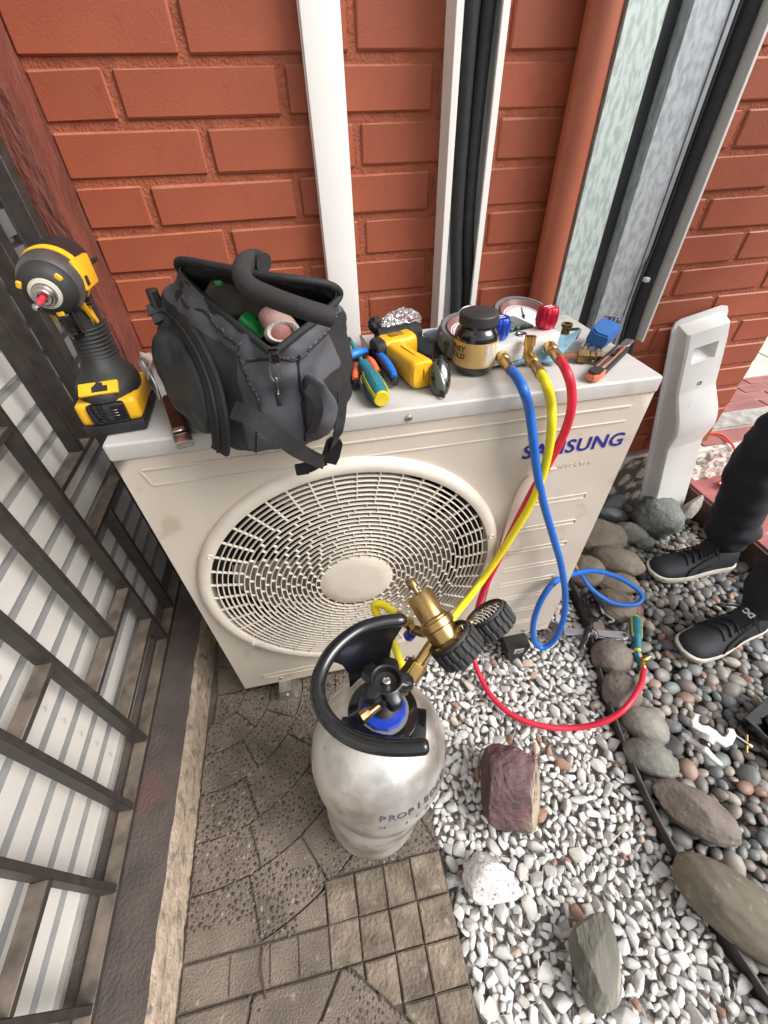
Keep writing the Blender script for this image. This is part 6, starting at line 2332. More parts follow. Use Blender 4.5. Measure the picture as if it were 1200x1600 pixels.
# collar handle: a C shaped grip on two legs
m_grip = mat('moulded_black', (0.009, 0.009, 0.01), (0.007, 0.007, 0.008), rough=0.2, coat=0.25, bump=0.06, bscale=60)
inv = CM.inverted()
gl = lambda p: inv @ Vector(p)
gp = [(0.3917, -0.2091, 0.5850), (0.3526, -0.2086, 0.5900), (0.3151, -0.2156, 0.5920), (0.2790, -0.2364, 0.5920), (0.2553, -0.2631, 0.5900), (0.2453, -0.2924, 0.5880), (0.2494, -0.3221, 0.5850), (0.2653, -0.3475, 0.5820), (0.2910, -0.3680, 0.5800), (0.3221, -0.3814, 0.5800), (0.3539, -0.3887, 0.5800), (0.3785, -0.3915, 0.5800)]
gp = [gl(p) for p in gp]
bm = BM()
P_ = spline(gp, 8)
n_ = len(P_)
sc_ = [1.0 - 0.45 * max(0, 1 - min(k, n_ - 1 - k) / 2.0) ** 2 for k in range(n_)]
sweep(bm, P_, [(u, w) for u, w in circ(0.0108, 16, 0.95)], up=(0, 0, 1), scales=sc_)
grip = obj('collar_handle', bm, m_grip, cylt, smooth=60)
# back leg: a broad curved panel from plate to grip; front leg: a lower lip
bm = BM()
top = [P_[k] + Vector((0, 0, -0.004)) for k in (0, 7, 14, 21, 28)]
bot = [gl(p) for p in ((0.3602, -0.2440, 0.4900), (0.3444, -0.2347, 0.4870), (0.3251, -0.2309, 0.4830), (0.3063, -0.2369, 0.4800), (0.2893, -0.2471, 0.4760), (0.2941, -0.2523, 0.4780), (0.2877, -0.2587, 0.4760), (0.2846, -0.2651, 0.4750), (0.2827, -0.2707, 0.4740), (0.2822, -0.2743, 0.4730))]
mid_i = lambda a, b, t_: a.lerp(b, t_)
panel = []
for i in range(len(top)):
    lim = 1.0 if i <= 4 else 0.0
    panel.append((top[i], bot[i]))
rows = []
for i, (a, b) in enumerate(panel[:5]):
    # waist: the panel narrows towards the plate
    mid = (panel[2][0].lerp(panel[2][1], 0.5))
    pull = 0.12 + 0.1 * (i in (0, 4))
    rows.append([a, a.lerp(b, 0.3).lerp(mid, pull), a.lerp(b, 0.65).lerp(mid, pull), b])
for s in (0, 1):
    vv = [[bm.verts.new(p + Vector((0.0015 * (1 - 2 * s), 0.003 * (1 - 2 * s), 0))) for p in r_] for r_ in rows]
    for A, B in zip(vv, vv[1:]):
        for k in range(3):
            bm.faces.new((A[k], A[k + 1], B[k + 1], B[k]))
    if s == 0:
        v0 = vv
for i in range(len(rows) - 1):
    bm.faces.new((v0[i][0], v0[i + 1][0], vv[i + 1][0], vv[i][0]))
    bm.faces.new((v0[i][3], v0[i + 1][3], vv[i + 1][3], vv[i][3]))
for k in range(3):
    bm.faces.new((v0[0][k], v0[0][k + 1], vv[0][k + 1], vv[0][k]))
    bm.faces.new((v0[-1][k], v0[-1][k + 1], vv[-1][k + 1], vv[-1][k]))
obj('back_leg', bm, m_grip, cylt, smooth=60)
bm = BM()
fr = [gl(p) for p in ((0.2715, -0.3046, 0.5000), (0.2845, -0.3242, 0.5000), (0.3037, -0.3426, 0.5000), (0.3254, -0.3541, 0.5000), (0.3451, -0.3600, 0.5000))]
up_ = [P_[k] + Vector((0, 0, -0.005)) for k in (56, 61, 66, 72, 76)]
for s in (0, 1):
    vv = [[bm.verts.new(p + Vector((0, 0.002 * (1 - 2 * s), 0))) for p in (a, b, b + (gl(CB + cax * 0.47) - b) * 0.3 + Vector((0, 0, -0.005)))] for a, b in zip(up_, fr)]
    for A, B in zip(vv, vv[1:]):
        for k in range(2):
            bm.faces.new((A[k], A[k + 1], B[k + 1], B[k]))
    if s == 0:
        v0 = vv
for i in range(4):
    for k in (0, 2):
        bm.faces.new((v0[i][k], v0[i + 1][k], vv[i + 1][k], vv[i][k]))
obj('front_leg', bm, m_grip, cylt, smooth=60)

# ================================================================== REGULATOR screwed to the valve
RO = CM @ (Vector((0, 0, 0.516)) + OUT * 0.052)          # end of the valve outlet
RB = Vector((0.4461, -0.2266, 0.5620))                          # middle of the regulator body
BON = Vector((-0.36, 0.80, 0.46)).normalized()            # bonnet axis
reg = thing('gas_regulator', 'brass gas regulator with two black rubber booted gauges', 'regulator', RB)
m_bb = mat('satin_brass', (0.5, 0.34, 0.14), (0.4, 0.26, 0.1), rough=0.3, metal=1.0, scale=12, stretch=(1, 1, 0.3), bump=0.04)
o_dir = (RB - RO).normalized()
bm = BM()
cyl(bm, RO - o_dir * 0.004, RO + o_dir * 0.026, 0.0175, seg=6)
bmesh.ops.bevel(bm, geom=bm.edges[:], offset=0.0018, segments=2, affect='EDGES')
obj('inlet_nut', bm, m_brass, reg, world=True, smooth=20)
bm = BM()
cyl(bm, RO + o_dir * 0.02, RB, 0.0085, seg=18)
obj('inlet_stem', bm, m_brass, reg, world=True)
MB = Matrix.Translation(RB) @ frame_z(BON)
bm = BM()
lathe(bm, [(0, -0.02), (0.022, -0.02), (0.026, -0.016), (0.026, 0.004), (0.029, 0.006), (0.029, 0.017), (0.027, 0.019), (0.027, 0.021), (0, 0.021)], MB, 40)
body_r = obj('regulator_body', bm, m_bb, reg, world=True, smooth=35)
bm = BM()
lathe(bm, [(0, 0.02), (0.0245, 0.02), (0.024, 0.023), (0.0222, 0.025), (0.0222, 0.066), (0.0205, 0.0685), (0.008, 0.069), (0.0, 0.069)], MB, 40)
bonnet = obj('bonnet', bm, m_bb, reg, world=True, smooth=35)
bm = BM()
lathe(bm, [(0.0045, 0.068), (0.0045, 0.08), (0.0085, 0.08), (0.0092, 0.083), (0.0092, 0.092), (0.0075, 0.095), (0, 0.0955)], MB, 22)
obj('adjusting_screw', bm, m_brass_old, bonnet, world=True)
m_gauge_face = mat('gauge_face', (0.5, 0.5, 0.47), (0.3, 0.29, 0.27), rough=0.3, scale=30, detail=6, lo=0.3, hi=0.6)


def booted_gauge(c, n, r, depth, name):
    c, n = Vector(c), Vector(n).normalized()
    M = Matrix.Translation(c) @ frame_z(n)
    b = BM()
    lathe(b, [(0, -depth), (r * 0.93, -depth), (r * 0.985, -depth + 0.004), (r * 0.985, -0.004), (r, 0.0), (r * 0.95, 0.003), (r * 0.86, 0.002), (r * 0.84, -0.006), (0, -0.006)], M, 44)
    g = obj(name, b, m_rubber, reg, world=True, smooth=45)
    nr = 20
    for k in range(nr):
        aa = 2 * PI * k / nr
        b = BM()
        box(b, (r * 1.0, 0, -0.001 - depth * 0.28), (0.006, 2 * PI * r / nr * 0.7, depth * 0.52), m=M @ Matrix.Rotation(aa, 4, 'Z'), bev=0.0014, seg=1)
        box(b, (r * 0.985, 0, -depth * 0.75), (0.006, 2 * PI * r / nr * 0.7, depth * 0.44), m=M @ Matrix.Rotation(aa + 0.05, 4, 'Z'), bev=0.0014, seg=1)
        obj('boot_rib', b, m_rubber, g, world=True, smooth=20)
    b = BM()
    lathe(b, [(r * 0.84, -0.0005), (r * 0.84, -0.0075), (r * 0.79, -0.0075), (r * 0.79, -0.001)], M, 40, close=True)
    obj('bezel', b, m_bb, g, world=True)
    b = BM()
    lathe(b, [(r * 0.8, -0.0055), (0, -0.0055)], M, 36)
    obj('dial', b, m_gauge_face, g, world=True)
    b = BM()
    for k in range(25):
        aa = R(-120 + 10 * k)
        box(b, (r * 0.66, 0, -0.0052), (r * (0.16 if k % 4 == 0 else 0.09), 0.0009, 0.0003), m=M @ Matrix.Rotation(aa, 4, 'Z'))
    prism(b, [(-r * 0.1, -0.0014), (r * 0.6, -0.0004), (r * 0.6, 0.0004), (-r * 0.1, 0.0014)], -0.005, -0.0042, M @ Matrix.Rotation(R(120), 4, 'Z'))
    obj('dial_marks', b, m_gloss, g, world=True, smooth=0)
    b = BM()
    lathe(b, [(r * 0.83, -0.0012), (r * 0.5, -0.0003), (0, 0.0)], M, 36)
    gl_m = bpy.data.materials.get('gauge_glass')
    if gl_m is None:
        gl_m = mat('gauge_glass', (0.95, 0.95, 0.95), rough=0.05, trans=1.0)
        gl_m.node_tree.nodes['Principled BSDF'].inputs['IOR'].default_value = 1.1
    obj('gauge_glass', b, gl_m, g, world=True, smooth=60)
    return g


GN = Vector((-0.52, 0.56, 0.64))
booted_gauge((0.4532, -0.2480, 0.5740), GN, 0.037, 0.036, 'pressure_gauge')
booted_gauge((0.5230, -0.2155, 0.5700), Vector((-0.45, 0.62, 0.62)), 0.0365, 0.034, 'pressure_gauge')
for p in ((0.4568, -0.2405, 0.5600), (0.5282, -0.2073, 0.5560)):
    bm = BM()
    q = Vector(p) - GN.normalized() * 0.012
    cyl(bm, RB, q, 0.006, seg=14)
    obj('gauge_stem', bm, m_brass, reg, world=True)
# outlet elbow with blue banded coupling
q = Vector((0.4106, -0.1982, 0.5300))
bm = BM()
tube(bm, [RB, RB.lerp(q, 0.6) + Vector((0, 0, -0.008)), q], 0.0085, 14)
obj('outlet_elbow', bm, m_brass_old, reg, world=True)
bm = BM()
e1 = Vector((0.4025, -0.1957, 0.5120))
cyl(bm, q.lerp(e1, 0.2), e1, 0.0062, seg=14)
el = obj('side_port', bm, m_brass, reg, world=True)
bm = BM()
lathe(bm, [(0, -0.008), (0.009, -0.008), (0.0098, -0.003), (0.0098, 0.005), (0.008, 0.007), (0, 0.007)], Matrix.Translation(e1) @ frame_z(e1 - q), 18)
obj('blue_cap', bm, mat('blue_cap', (0.01, 0.05, 0.45), rough=0.4), el, world=True)

# ================================================================== ROCKS AND BOULDERS
def rock_thing(label, c, s, m_, seed, rot=(0, 0, 0), rough=0.16, freq=1.3, cuts=0, cut=0.75, name='boulder', cat='boulder', group=None, smooth=60, sub=5, boxy=1.0):
    b = BM()
    rock(b, 1.0, seed, s, rough, freq, sub, cuts, cut, boxy)
    o_ = obj(name, b, m_, smooth=smooth, m=TR(c, rot))
    return tag(o_, label, cat, group)


m_tan = mat('tan_boulder', (0.235, 0.195, 0.145), (0.165, 0.135, 0.1), rough=0.75, scale=12, detail=10, bump=0.5, bscale=120, c3=(0.13, 0.11, 0.09), s3=60, t3=0.62, dist=0.003)
m_gry = mat('grey_boulder', (0.2, 0.19, 0.165), (0.13, 0.125, 0.11), rough=0.75, scale=16, detail=10, bump=0.5, bscale=140, c3=(0.3, 0.29, 0.26), s3=80, t3=0.64, dist=0.003)
m_grn = mat('green_grey_boulder', (0.155, 0.165, 0.15), (0.095, 0.105, 0.098), rough=0.75, scale=24, detail=10, bump=0.8, bscale=70, c3=(0.24, 0.25, 0.23), s3=120, t3=0.6, dist=0.005)
m_blu = mat('blue_grey_boulder', (0.18, 0.195, 0.2), (0.11, 0.125, 0.13), rough=0.6, scale=10, detail=8, bump=0.3, bscale=100, dist=0.003)
m_brn = mat('brown_boulder', (0.18, 0.145, 0.12), (0.115, 0.095, 0.082), rough=0.78, scale=14, detail=10, bump=0.6, bscale=120, c3=(0.25, 0.22, 0.19), s3=70, t3=0.64, dist=0.003)
GB = 'river boulders along the edging'
rock_thing('large round green grey boulder at the foot of the white cover', (1.5249, 0.3647, 0.0350), (0.092, 0.085, 0.07), m_grn, 11, (0.1, 0, 0.3), 0.12)
rock_thing('pale angular slab stone leaning on the round green grey boulder', (1.6435, 0.3652, 0.0300), (0.055, 0.032, 0.085), mat('pale_slab', (0.36, 0.33, 0.28), (0.25, 0.23, 0.195), rough=0.8, scale=18, detail=8, bump=0.6, bscale=90, dist=0.004), 12, (0.15, 0.35, 0.5), 0.1, cuts=9, cut=0.62, smooth=25)
rock_thing('blue grey stone beside the unit, nearest the white cover', (1.4449, 0.5017, 0.0000), (0.062, 0.04, 0.036), m_blu, 13, (0, 0.1, 0.2), 0.14, cuts=4, cut=0.8, smooth=35)
rock_thing('flat grey green stone between blue grey stone and large tan rock', (1.4054, 0.4491, -0.0080), (0.062, 0.033, 0.026), m_blu, 14, (0, 0.15, -0.5), 0.12)
rock_thing('large pale brown rock half behind the unit corner', (1.2687, 0.3506, -0.0050), (0.125, 0.085, 0.058), m_tan, 15, (0.05, 0.1, -0.15), 0.14, cuts=4, cut=0.82, smooth=45)
rock_thing('medium grey stone right of the large pale brown rock', (1.3995, 0.3336, 0.0000), (0.066, 0.044, 0.04), m_gry, 16, (0, 0, -0.45), 0.12)
rock_thing('small green grey stone left of the round boulder', (1.4335, 0.2882, -0.0100), (0.038, 0.03, 0.02), m_grn, 17, (0, 0, 0.2), 0.1, smooth=180)
rock_thing('long tan stone lying toward the toe of the farther shoe', (1.2702, 0.2188, 0.0020), (0.092, 0.052, 0.048), m_tan, 18, (0, 0.05, -0.6), 0.1)
rock_thing('tan round stone behind the brass end of the blue hose', (1.1420, 0.2015, 0.0000), (0.066, 0.06, 0.046), m_tan, 19, (0.1, 0, 0.2), 0.12)
rock_thing('flat tan stone inside the loop of the blue hose', (1.2226, 0.1366, -0.0080), (0.07, 0.045, 0.03), m_tan, 20, (0, 0.1, -0.2), 0.1)
rock_thing('tan egg shaped stone under the front of the blue hose loop', (1.1649, 0.0576, -0.0050), (0.056, 0.062, 0.04), m_tan, 21, (0.1, 0.1, 0.5), 0.1)
rock_thing('round brown stone just below the wrench', (1.0456, -0.0989, -0.0040), (0.058, 0.053, 0.042), m_brn, 22, (0, 0, 0.3), 0.1)
rock_thing('brown stone with the red hose end curving past it', (1.0142, -0.1973, -0.0060), (0.052, 0.05, 0.04), m_brn, 23, (0, 0, 0.9), 0.13)
rock_thing('smooth pale grey oval stone below the red hose', (1.0208, -0.2883, -0.0040), (0.058, 0.044, 0.038), mat('pale_grey_stone', (0.25, 0.235, 0.205), (0.19, 0.178, 0.155), rough=0.6, scale=12, detail=8, bump=0.25, bscale=130, c3=(0.14, 0.13, 0.115), s3=120, t3=0.68), 24, (0, 0, -0.75), 0.08)
rock_thing('grey pitted stone above the long brown boulder', (0.9860, -0.3591, -0.0040), (0.06, 0.042, 0.038), m_gry, 25, (0, 0, -0.65), 0.1)
rock_thing('long brown boulder with flat end beside the edging', (1.0074, -0.4774, 0.0040), (0.09, 0.045, 0.043), m_brn, 26, (0.0, 0.05, -0.78), 0.1, cuts=3, cut=0.85, smooth=40)
rock_thing('biggest brown boulder at the right edge, partly out of the picture', (0.9832, -0.6451, 0.0080), (0.135, 0.062, 0.06), mat('dark_tan_boulder', (0.17, 0.14, 0.1), (0.12, 0.1, 0.072), rough=0.75, scale=10, detail=10, bump=0.4, bscale=120, c3=(0.22, 0.19, 0.15), s3=60, t3=0.62), 27, (0.0, 0.05, -0.85), 0.1)
for k, (p, s) in enumerate((((1.6078, 0.5261, 0.0000), 0.02),)):
    pass
# three broken rocks on the white gravel
m_pur = mat('purple_rock', (0.125, 0.06, 0.062), (0.055, 0.03, 0.034), rough=0.7, scale=12, detail=10, bump=0.9, bscale=60, c3=(0.2, 0.16, 0.12), s3=7, t3=0.6, dist=0.006)
o = rock_thing('large purple broken rock with a pale side on the white gravel', (0.6106, -0.3539, 0.0180), (0.072, 0.084, 0.07), m_pur, 38, (0.12, 0.1, -0.2), 0.2, cuts=7, cut=0.86, boxy=0.62, name='rock', cat='rock', smooth=22)
m_side = mat('pale_rock_side', (0.34, 0.29, 0.2), (0.2, 0.16, 0.11), rough=0.85, scale=14, detail=10, bump=0.8, bscale=60, dist=0.006)
o.data.materials.append(m_side)
for p in o.data.polygons:
    if (o.rotation_euler.to_matrix() @ p.normal).dot(Vector((0.85, -0.35, -0.1)).normalized()) > 0.62:
        p.material_index = 1
m_wht = mat('white_speckled_rock', (0.62, 0.6, 0.6), (0.42, 0.39, 0.38), rough=0.8, scale=20, detail=10, bump=0.9, bscale=120, c3=(0.14, 0.12, 0.13), s3=170, t3=0.6, dist=0.004)
rock_thing('white rock with dark speckles on the gravel below the purple rock', (0.5172, -0.5008, 0.0020), (0.064, 0.05, 0.046), m_wht, 32, (0.3, 0.2, -0.5), 0.12, cuts=9, cut=0.66, name='rock', cat='rock', smooth=25)
m_gg = mat('olive_rock', (0.17, 0.16, 0.13), (0.09, 0.085, 0.068), rough=0.75, scale=10, detail=10, bump=0.8, bscale=60, c3=(0.28, 0.26, 0.21), s3=18, t3=0.62, dist=0.006, stretch=(2, 0.6, 1))
rock_thing('olive grey pointed rock nearest the bottom of the white gravel', (0.6632, -0.6359, 0.0060), (0.05, 0.076, 0.05), m_gg, 33, (0.1, 0.1, -0.42), 0.12, cuts=9, cut=0.66, name='rock', cat='rock', smooth=25)
# dry twig on the floor
bm = BM()
tube(bm, [(0.0427, -0.5023, 0.0030), (0.0413, -0.5275, 0.0060), (0.0450, -0.5487, 0.0050), (0.0496, -0.5709, 0.0040)], 0.0016, 7)
o = obj('twig', bm, mat('twig_brown', (0.08, 0.035, 0.022), rough=0.8))
tag(o, 'thin dark brown twig lying on the floor tiles', 'twig')

# ================================================================== TOOLS ON THE GROUND
a, b = Vector((0.9204, 0.0067, 0.0120)), Vector((1.1186, -0.0569, 0.0140))
dd = b - a
LW = dd.length
MW = Matrix.Translation(a) @ frame_z(dd, (0, 0, 1))
t = thing('adjustable_wrench', 'grey steel wrench with hanging hole lying across the edging', 'wrench', m=MW)
XZ2 = Matrix(((1, 0, 0, 0), (0, 0, 1, 0), (0, 1, 0, 0), (0, 0, 0, 1)))
m_wr = mat('satin_steel', (0.5, 0.5, 0.54), (0.4, 0.4, 0.43), rough=0.32, metal=0.85, scale=30, bump=0.05)
bm = BM()
e_ = LW
outer = [(-0.013, 0.02), (0.013, 0.02), (0.0105, 0.06), (0.0095, e_ * 0.5), (0.0105, e_ * 0.86), (0.013, e_ * 0.92), (0.0135, e_ * 0.96), (0.009, e_ * 1.005), (0, e_ * 1.015), (-0.009, e_ * 1.005), (-0.0135, e_ * 0.96), (-0.013, e_ * 0.92), (-0.0105, e_ * 0.86), (-0.0095, e_ * 0.5), (-0.0105, 0.06)]
prism(bm, outer, -0.0045, 0.0045, XZ2, bev=0.0016)
obj('wrench_handle', bm, m_wr, t, smooth=30)
bm = BM()
cyl(bm, (0, 0.0045, e_ * 0.955), (0, 0.0056, e_ * 0.955), 0.0098, seg=24)
ri = obj('eye_ring', bm, m_wr, t)
bm = BM()
cyl(bm, (0, 0.0052, e_ * 0.955), (0, 0.0061, e_ * 0.955), 0.0062, seg=20)
obj('hanging_hole', bm, mat('hole_dark', (0.03, 0.026, 0.024), rough=0.8), ri)
bm = BM()
box(bm, (0, 0.0048, e_ * 0.68), (0.011, 0.001, 0.05), bev=0.0004, seg=1)
obj('name_panel', bm, mat('panel_grey', (0.33, 0.33, 0.36), (0.42, 0.42, 0.45), rough=0.4, metal=0.8, scale=200), t)
bm = BM()
prism(bm, [(-0.013, 0.024), (0.013, 0.024), (0.026, 0.0), (0.03, -0.03), (0.02, -0.05), (0.012, -0.045), (0.018, -0.02), (0.004, -0.006), (-0.012, -0.012), (-0.02, -0.04), (-0.03, -0.042), (-0.034, -0.016), (-0.026, 0.01)], -0.008, 0.007, XZ2, bev=0.002)
obj('wrench_jaw', bm, mat('dark_chrome', (0.33, 0.34, 0.34), (0.2, 0.2, 0.2), rough=0.22, metal=1.0), t, smooth=30)
bm = BM()
cyl(bm, (-0.008, 0.0, 0.0), (-0.008, 0.0, 0.02), 0.0065, seg=14)
obj('thumb_wheel', bm, m_steel, t)
# scraps of black tape tied round the wrench, and a flat brown offcut
bm = BM()
def ribbon(b, pts, w, th=0.0008, up=(0, 0, 1)):
    sweep(b, spline(pts, 6), [(-w / 2, 0), (0, w * 0.22), (w / 2, 0), (0, -th)], up=up)


ribbon(bm, [(1.1079, 0.1241, 0.0200), (1.0647, 0.0700, 0.0120), (1.0456, 0.0206, 0.0200), (1.0057, -0.0226, 0.0300), (0.9820, -0.0481, 0.0120), (0.9629, -0.0627, 0.0000)], 0.016)
ribbon(bm, [(1.0572, 0.0972, 0.0150), (1.0913, 0.0987, 0.0240), (1.1030, 0.0700, 0.0180), (1.0909, 0.0326, 0.0120)], 0.02)
ribbon(bm, [(0.9907, -0.0303, 0.0300), (1.0174, -0.0253, 0.0340), (1.0269, -0.0452, 0.0200)], 0.015)
ribbon(bm, [(1.0468, 0.0347, 0.0160), (1.0597, 0.0093, 0.0220), (1.0920, 0.0215, 0.0140)], 0.014)
for v in bm.verts:
    v.co += Vector((1, 1, 0.7)) * 0.004 * noise.noise(v.co * 70)
o = obj('torn_tape', bm, mat('shiny_tape', (0.012, 0.012, 0.013), rough=0.22, bump=0.6, bscale=90, dist=0.004), smooth=50)
tag(o, 'torn shiny black plastic tape wound round the wrench', 'tape')
bm = BM()
pp_ = [(1.0457, 0.0185, 0.0160), (1.0797, 0.0205, 0.0160), (1.0652, -0.0268, 0.0160), (1.0291, -0.0302, 0.0160)]
lo_ = [bm.verts.new(Vector(p) - Vector((0, 0, 0.006))) for p in pp_]
hi_ = [bm.verts.new(Vector(p)) for p in pp_]
bm.faces.new(hi_)
bm.faces.new(lo_[::-1])
for k in range(4):
    bm.faces.new((lo_[k], lo_[(k + 1) % 4], hi_[(k + 1) % 4], hi_[k]))
o = obj('foam_offcut', bm, mat('brown_foam', (0.16, 0.13, 0.11), rough=0.9, bump=0.3), smooth=0)
tag(o, 'flat brown foam offcut between the black tape scraps', 'offcut')
t = thing('socket_tool', 'dark folding tool with steel joint lying in the tape scraps', 'tool', (1.0960, 0.0455, 0.0200))
bm = BM()
sweep(bm, [(1.0961, 0.1128, 0.0280), (1.0941, 0.0638, 0.0260), (1.0945, 0.0466, 0.0260)], rect(0.008, 0.006))
obj('tool_arm', bm, m_rubber, t, world=True)
bm = BM()
sweep(bm, [(1.0899, 0.0510, 0.0280), (1.0858, 0.0210, 0.0240)], rect(0.008, 0.007))
obj('tool_joint', bm, m_chrome, t, world=True)
bm = BM()
sweep(bm, spline([(1.0892, 0.0287, 0.0220), (1.0981, 0.0139, 0.0200), (1.1083, 0.0003, 0.0160), (1.0905, -0.0015, 0.0140)], 5), rect(0.007, 0.006))
obj('tool_hook', bm, m_plier, t, world=True)

screwdriver('screwdriver', 'teal and yellow screwdriver lying alone on the dark pebbles', (1.1757, -0.0065, 0.0220), (1.0830, -0.1664, 0.0120), 0.115, 0.0165)

# flaring tool
m_cast = mat('cast_alloy', (0.68, 0.68, 0.68), (0.55, 0.55, 0.55), rough=0.35, metal=0.6, scale=20, bump=0.12)
c0 = Vector((1.0953, -0.3790, 0.0300))
t = thing('flaring_tool', 'silver flaring yoke tool with winged handle on the pebbles', 'flaring tool', c0)
h0, h1 = Vector((1.0823, -0.3307, 0.0220)), Vector((1.1181, -0.4130, 0.0300))
hm = h0.lerp(h1, 0.52)
bm = BM()
P_ = spline([h0, h0.lerp(h1, 0.2), h0.lerp(h1, 0.4) + Vector((0, 0, 0.006)), hm + Vector((0, 0, 0.008)), h0.lerp(h1, 0.62) + Vector((0, 0, 0.006)), h0.lerp(h1, 0.8), h1], 5)
n_ = len(P_)
sweep(bm, P_, [(u * 0.0088, w * 0.0062) for u, w in circ(1, 14)], up=(0, 0, 1), scales=[0.55 + 0.45 * min(1, k / 3, (n_ - 1 - k) / 3) + 0.35 * math.exp(-((k - n_ * 0.5) / 3.2) ** 2) - 0.1 * math.exp(-((k - n_ * 0.3) / 3) ** 2) for k in range(n_)])
obj('wing_handle', bm, m_cast, t, world=True, smooth=60)
y1 = Vector((1.1413, -0.3419, 0.0450))
axf = (y1 - hm).normalized()
Lx = (y1 - hm).length
MFx = Matrix.Translation(hm) @ frame_z(axf, (0, 0, 1))
bm = BM()
lathe(bm, [(0, 0.004), (0.012, 0.004), (0.0145, 0.01), (0.0145, Lx * 0.36), (0.013, Lx * 0.4), (0, Lx * 0.4)], MFx, 24)
obj('black_barrel', bm, m_gloss, t, world=True)
bm = BM()
lathe(bm, [(0, Lx * 0.39), (0.0165, Lx * 0.39), (0.0175, Lx * 0.45), (0.0165, Lx * 0.66), (0, Lx * 0.68)], MFx, 24)
yk = obj('yoke_collar', bm, m_cast, t, world=True)
bm = BM()
prism(bm, [(-0.036, 0.0), (0.036, 0.0), (0.043, 0.012), (0.042, 0.034), (0.03, 0.038), (0.034, 0.028), (0.031, 0.016), (0.02, 0.014), (0.012, 0.024), (-0.012, 0.024), (-0.02, 0.016), (-0.03, 0.02), (-0.032, 0.034), (-0.026, 0.044), (-0.036, 0.05), (-0.046, 0.04), (-0.045, 0.014)],
      -0.008, 0.008, MFx @ Matrix.Translation((0, 0, Lx * 0.62)) @ XZ2, bev=0.002)
obj('yoke', bm, m_cast, t, world=True, smooth=30)
bm = BM()
sw0, sw1 = Vector((1.1927, -0.3534, 0.0300)), Vector((1.2245, -0.3838, 0.0160))
cyl(bm, sw0, sw1, 0.0055, seg=14)
obj('clamp_screw', bm, m_gloss, t, world=True)
bm = BM()
d_ = (sw1 - sw0).normalized()
cyl(bm, sw1, sw1 + d_ * 0.008, 0.0062, seg=14)
pdir = d_.cross(Vector((0, 0, 1))).normalized()
cyl(bm, sw1 - d_ * 0.002 + pdir * 0.024, sw1 - d_ * 0.002 - pdir * 0.024, 0.0032, seg=10)
obj('tommy_bar', bm, m_brass, t, world=True)

# black box of the flaring kit at the right edge
ca, cb = Vector((1.2569, -0.3301, 0.0150)), Vector((1.2778, -0.3990, 0.0150))
dd = cb - ca
MCs = Matrix.Translation(ca) @ frame_z(dd, (0, 0, 1))
t = thing('tool_case', 'open shallow black tool case cut off by the right edge', 'case', m=MCs)
Lc = 0.24
for nm, c_, s_ in (('case_wall', (0, 0.0, Lc / 2), (0.006, 0.034, Lc)), ('case_wall', (0.15, 0.0, Lc / 2), (0.006, 0.034, Lc)), ('case_end', (0.075, 0.0, 0.003), (0.144, 0.034, 0.006)), ('case_end', (0.075, 0, Lc - 0.003), (0.144, 0.034, 0.006)), ('case_floor', (0.075, -0.014, Lc / 2), (0.144, 0.004, Lc - 0.012))):
    bm = BM()
    box(bm, c_, s_, bev=0.0012, seg=1)
    obj(nm, bm, m_gloss, t)
bm = BM()
bmesh.ops.create_icosphere(bm, subdivisions=3, radius=1)
for v in bm.verts:
    v.co = Vector((0.07 + v.co.x * 0.05, 0.0 + v.co.y * 0.012, 0.09 + v.co.z * 0.06)) + v.normal * 0.02 * noise.noise(v.co * 3)
obj('case_liner', bm, mat('black_film', (0.015, 0.016, 0.016), rough=0.2, bump=0.5, bscale=60, dist=0.004), t, smooth=40)

# orange cord on the platform
bm = BM()
tube(bm, [(1.7487, 0.5740, 0.2280), (1.8141, 0.5772, 0.2280), (1.8504, 0.5511, 0.2300), (1.8372, 0.4861, 0.2300), (1.8030, 0.4218, 0.2300), (1.9481, 0.4650, 0.1200), (2.0232, 0.4728, 0.0850)], 0.0042, 8)
tube(bm, [(1.9390, 0.5763, 0.0900), (1.9713, 0.5650, 0.0860), (2.0150, 0.5454, 0.0860), (2.0547, 0.5222, 0.0860)], 0.004, 8)
tube(bm, [(1.8712, 0.5439, 0.0850), (1.9058, 0.5255, 0.0860), (1.9291, 0.4847, 0.0860), (1.9485, 0.4417, 0.0860)], 0.004, 8)
o = obj('orange_cable', bm, mat('orange_pvc', (0.85, 0.1, 0.035), (0.75, 0.08, 0.03), rough=0.4))
tag(o, 'thin orange cord looping over the red steps', 'cord')
t = thing('orange_tag', 'small orange and white tag on the red ledge near the trousers', 'tag', (1.8631, 0.4463, 0.0750))
bm = BM()
box(bm, (1.8494, 0.4325, 0.0820), (0.035, 0.03, 0.02), bev=0.003)
obj('tag_frame', bm, mat('orange_pvc', (0.85, 0.1, 0.035)), t, world=True)
bm = BM()
box(bm, Vector((1.8249, 0.4216, 0.0920)) + Vector((-0.002, -0.004, 0.001)), (0.02, 0.024, 0.004))
obj('tag_face', bm, m_white_pvc, t, world=True)

# ================================================================== PERSON standing at the right (trousers and shoes in view)
m_trs = mat('dark_trousers', (0.013, 0.015, 0.021), (0.009, 0.01, 0.015), rough=0.85, scale=9, bump=0.4, bscale=700, dist=0.001)
m_jkt = mat('dark_jacket', (0.02, 0.021, 0.026), (0.014, 0.015, 0.018), rough=0.85, scale=9, bump=0.4, bscale=300, dist=0.002)
m_skin = mat('skin', (0.42, 0.24, 0.16), (0.38, 0.2, 0.13), rough=0.5)
person = thing('person', 'person in dark trousers and black shoes standing on the pebbles, cut off by the frame', 'person', (1.6, 0.02, -0.02))


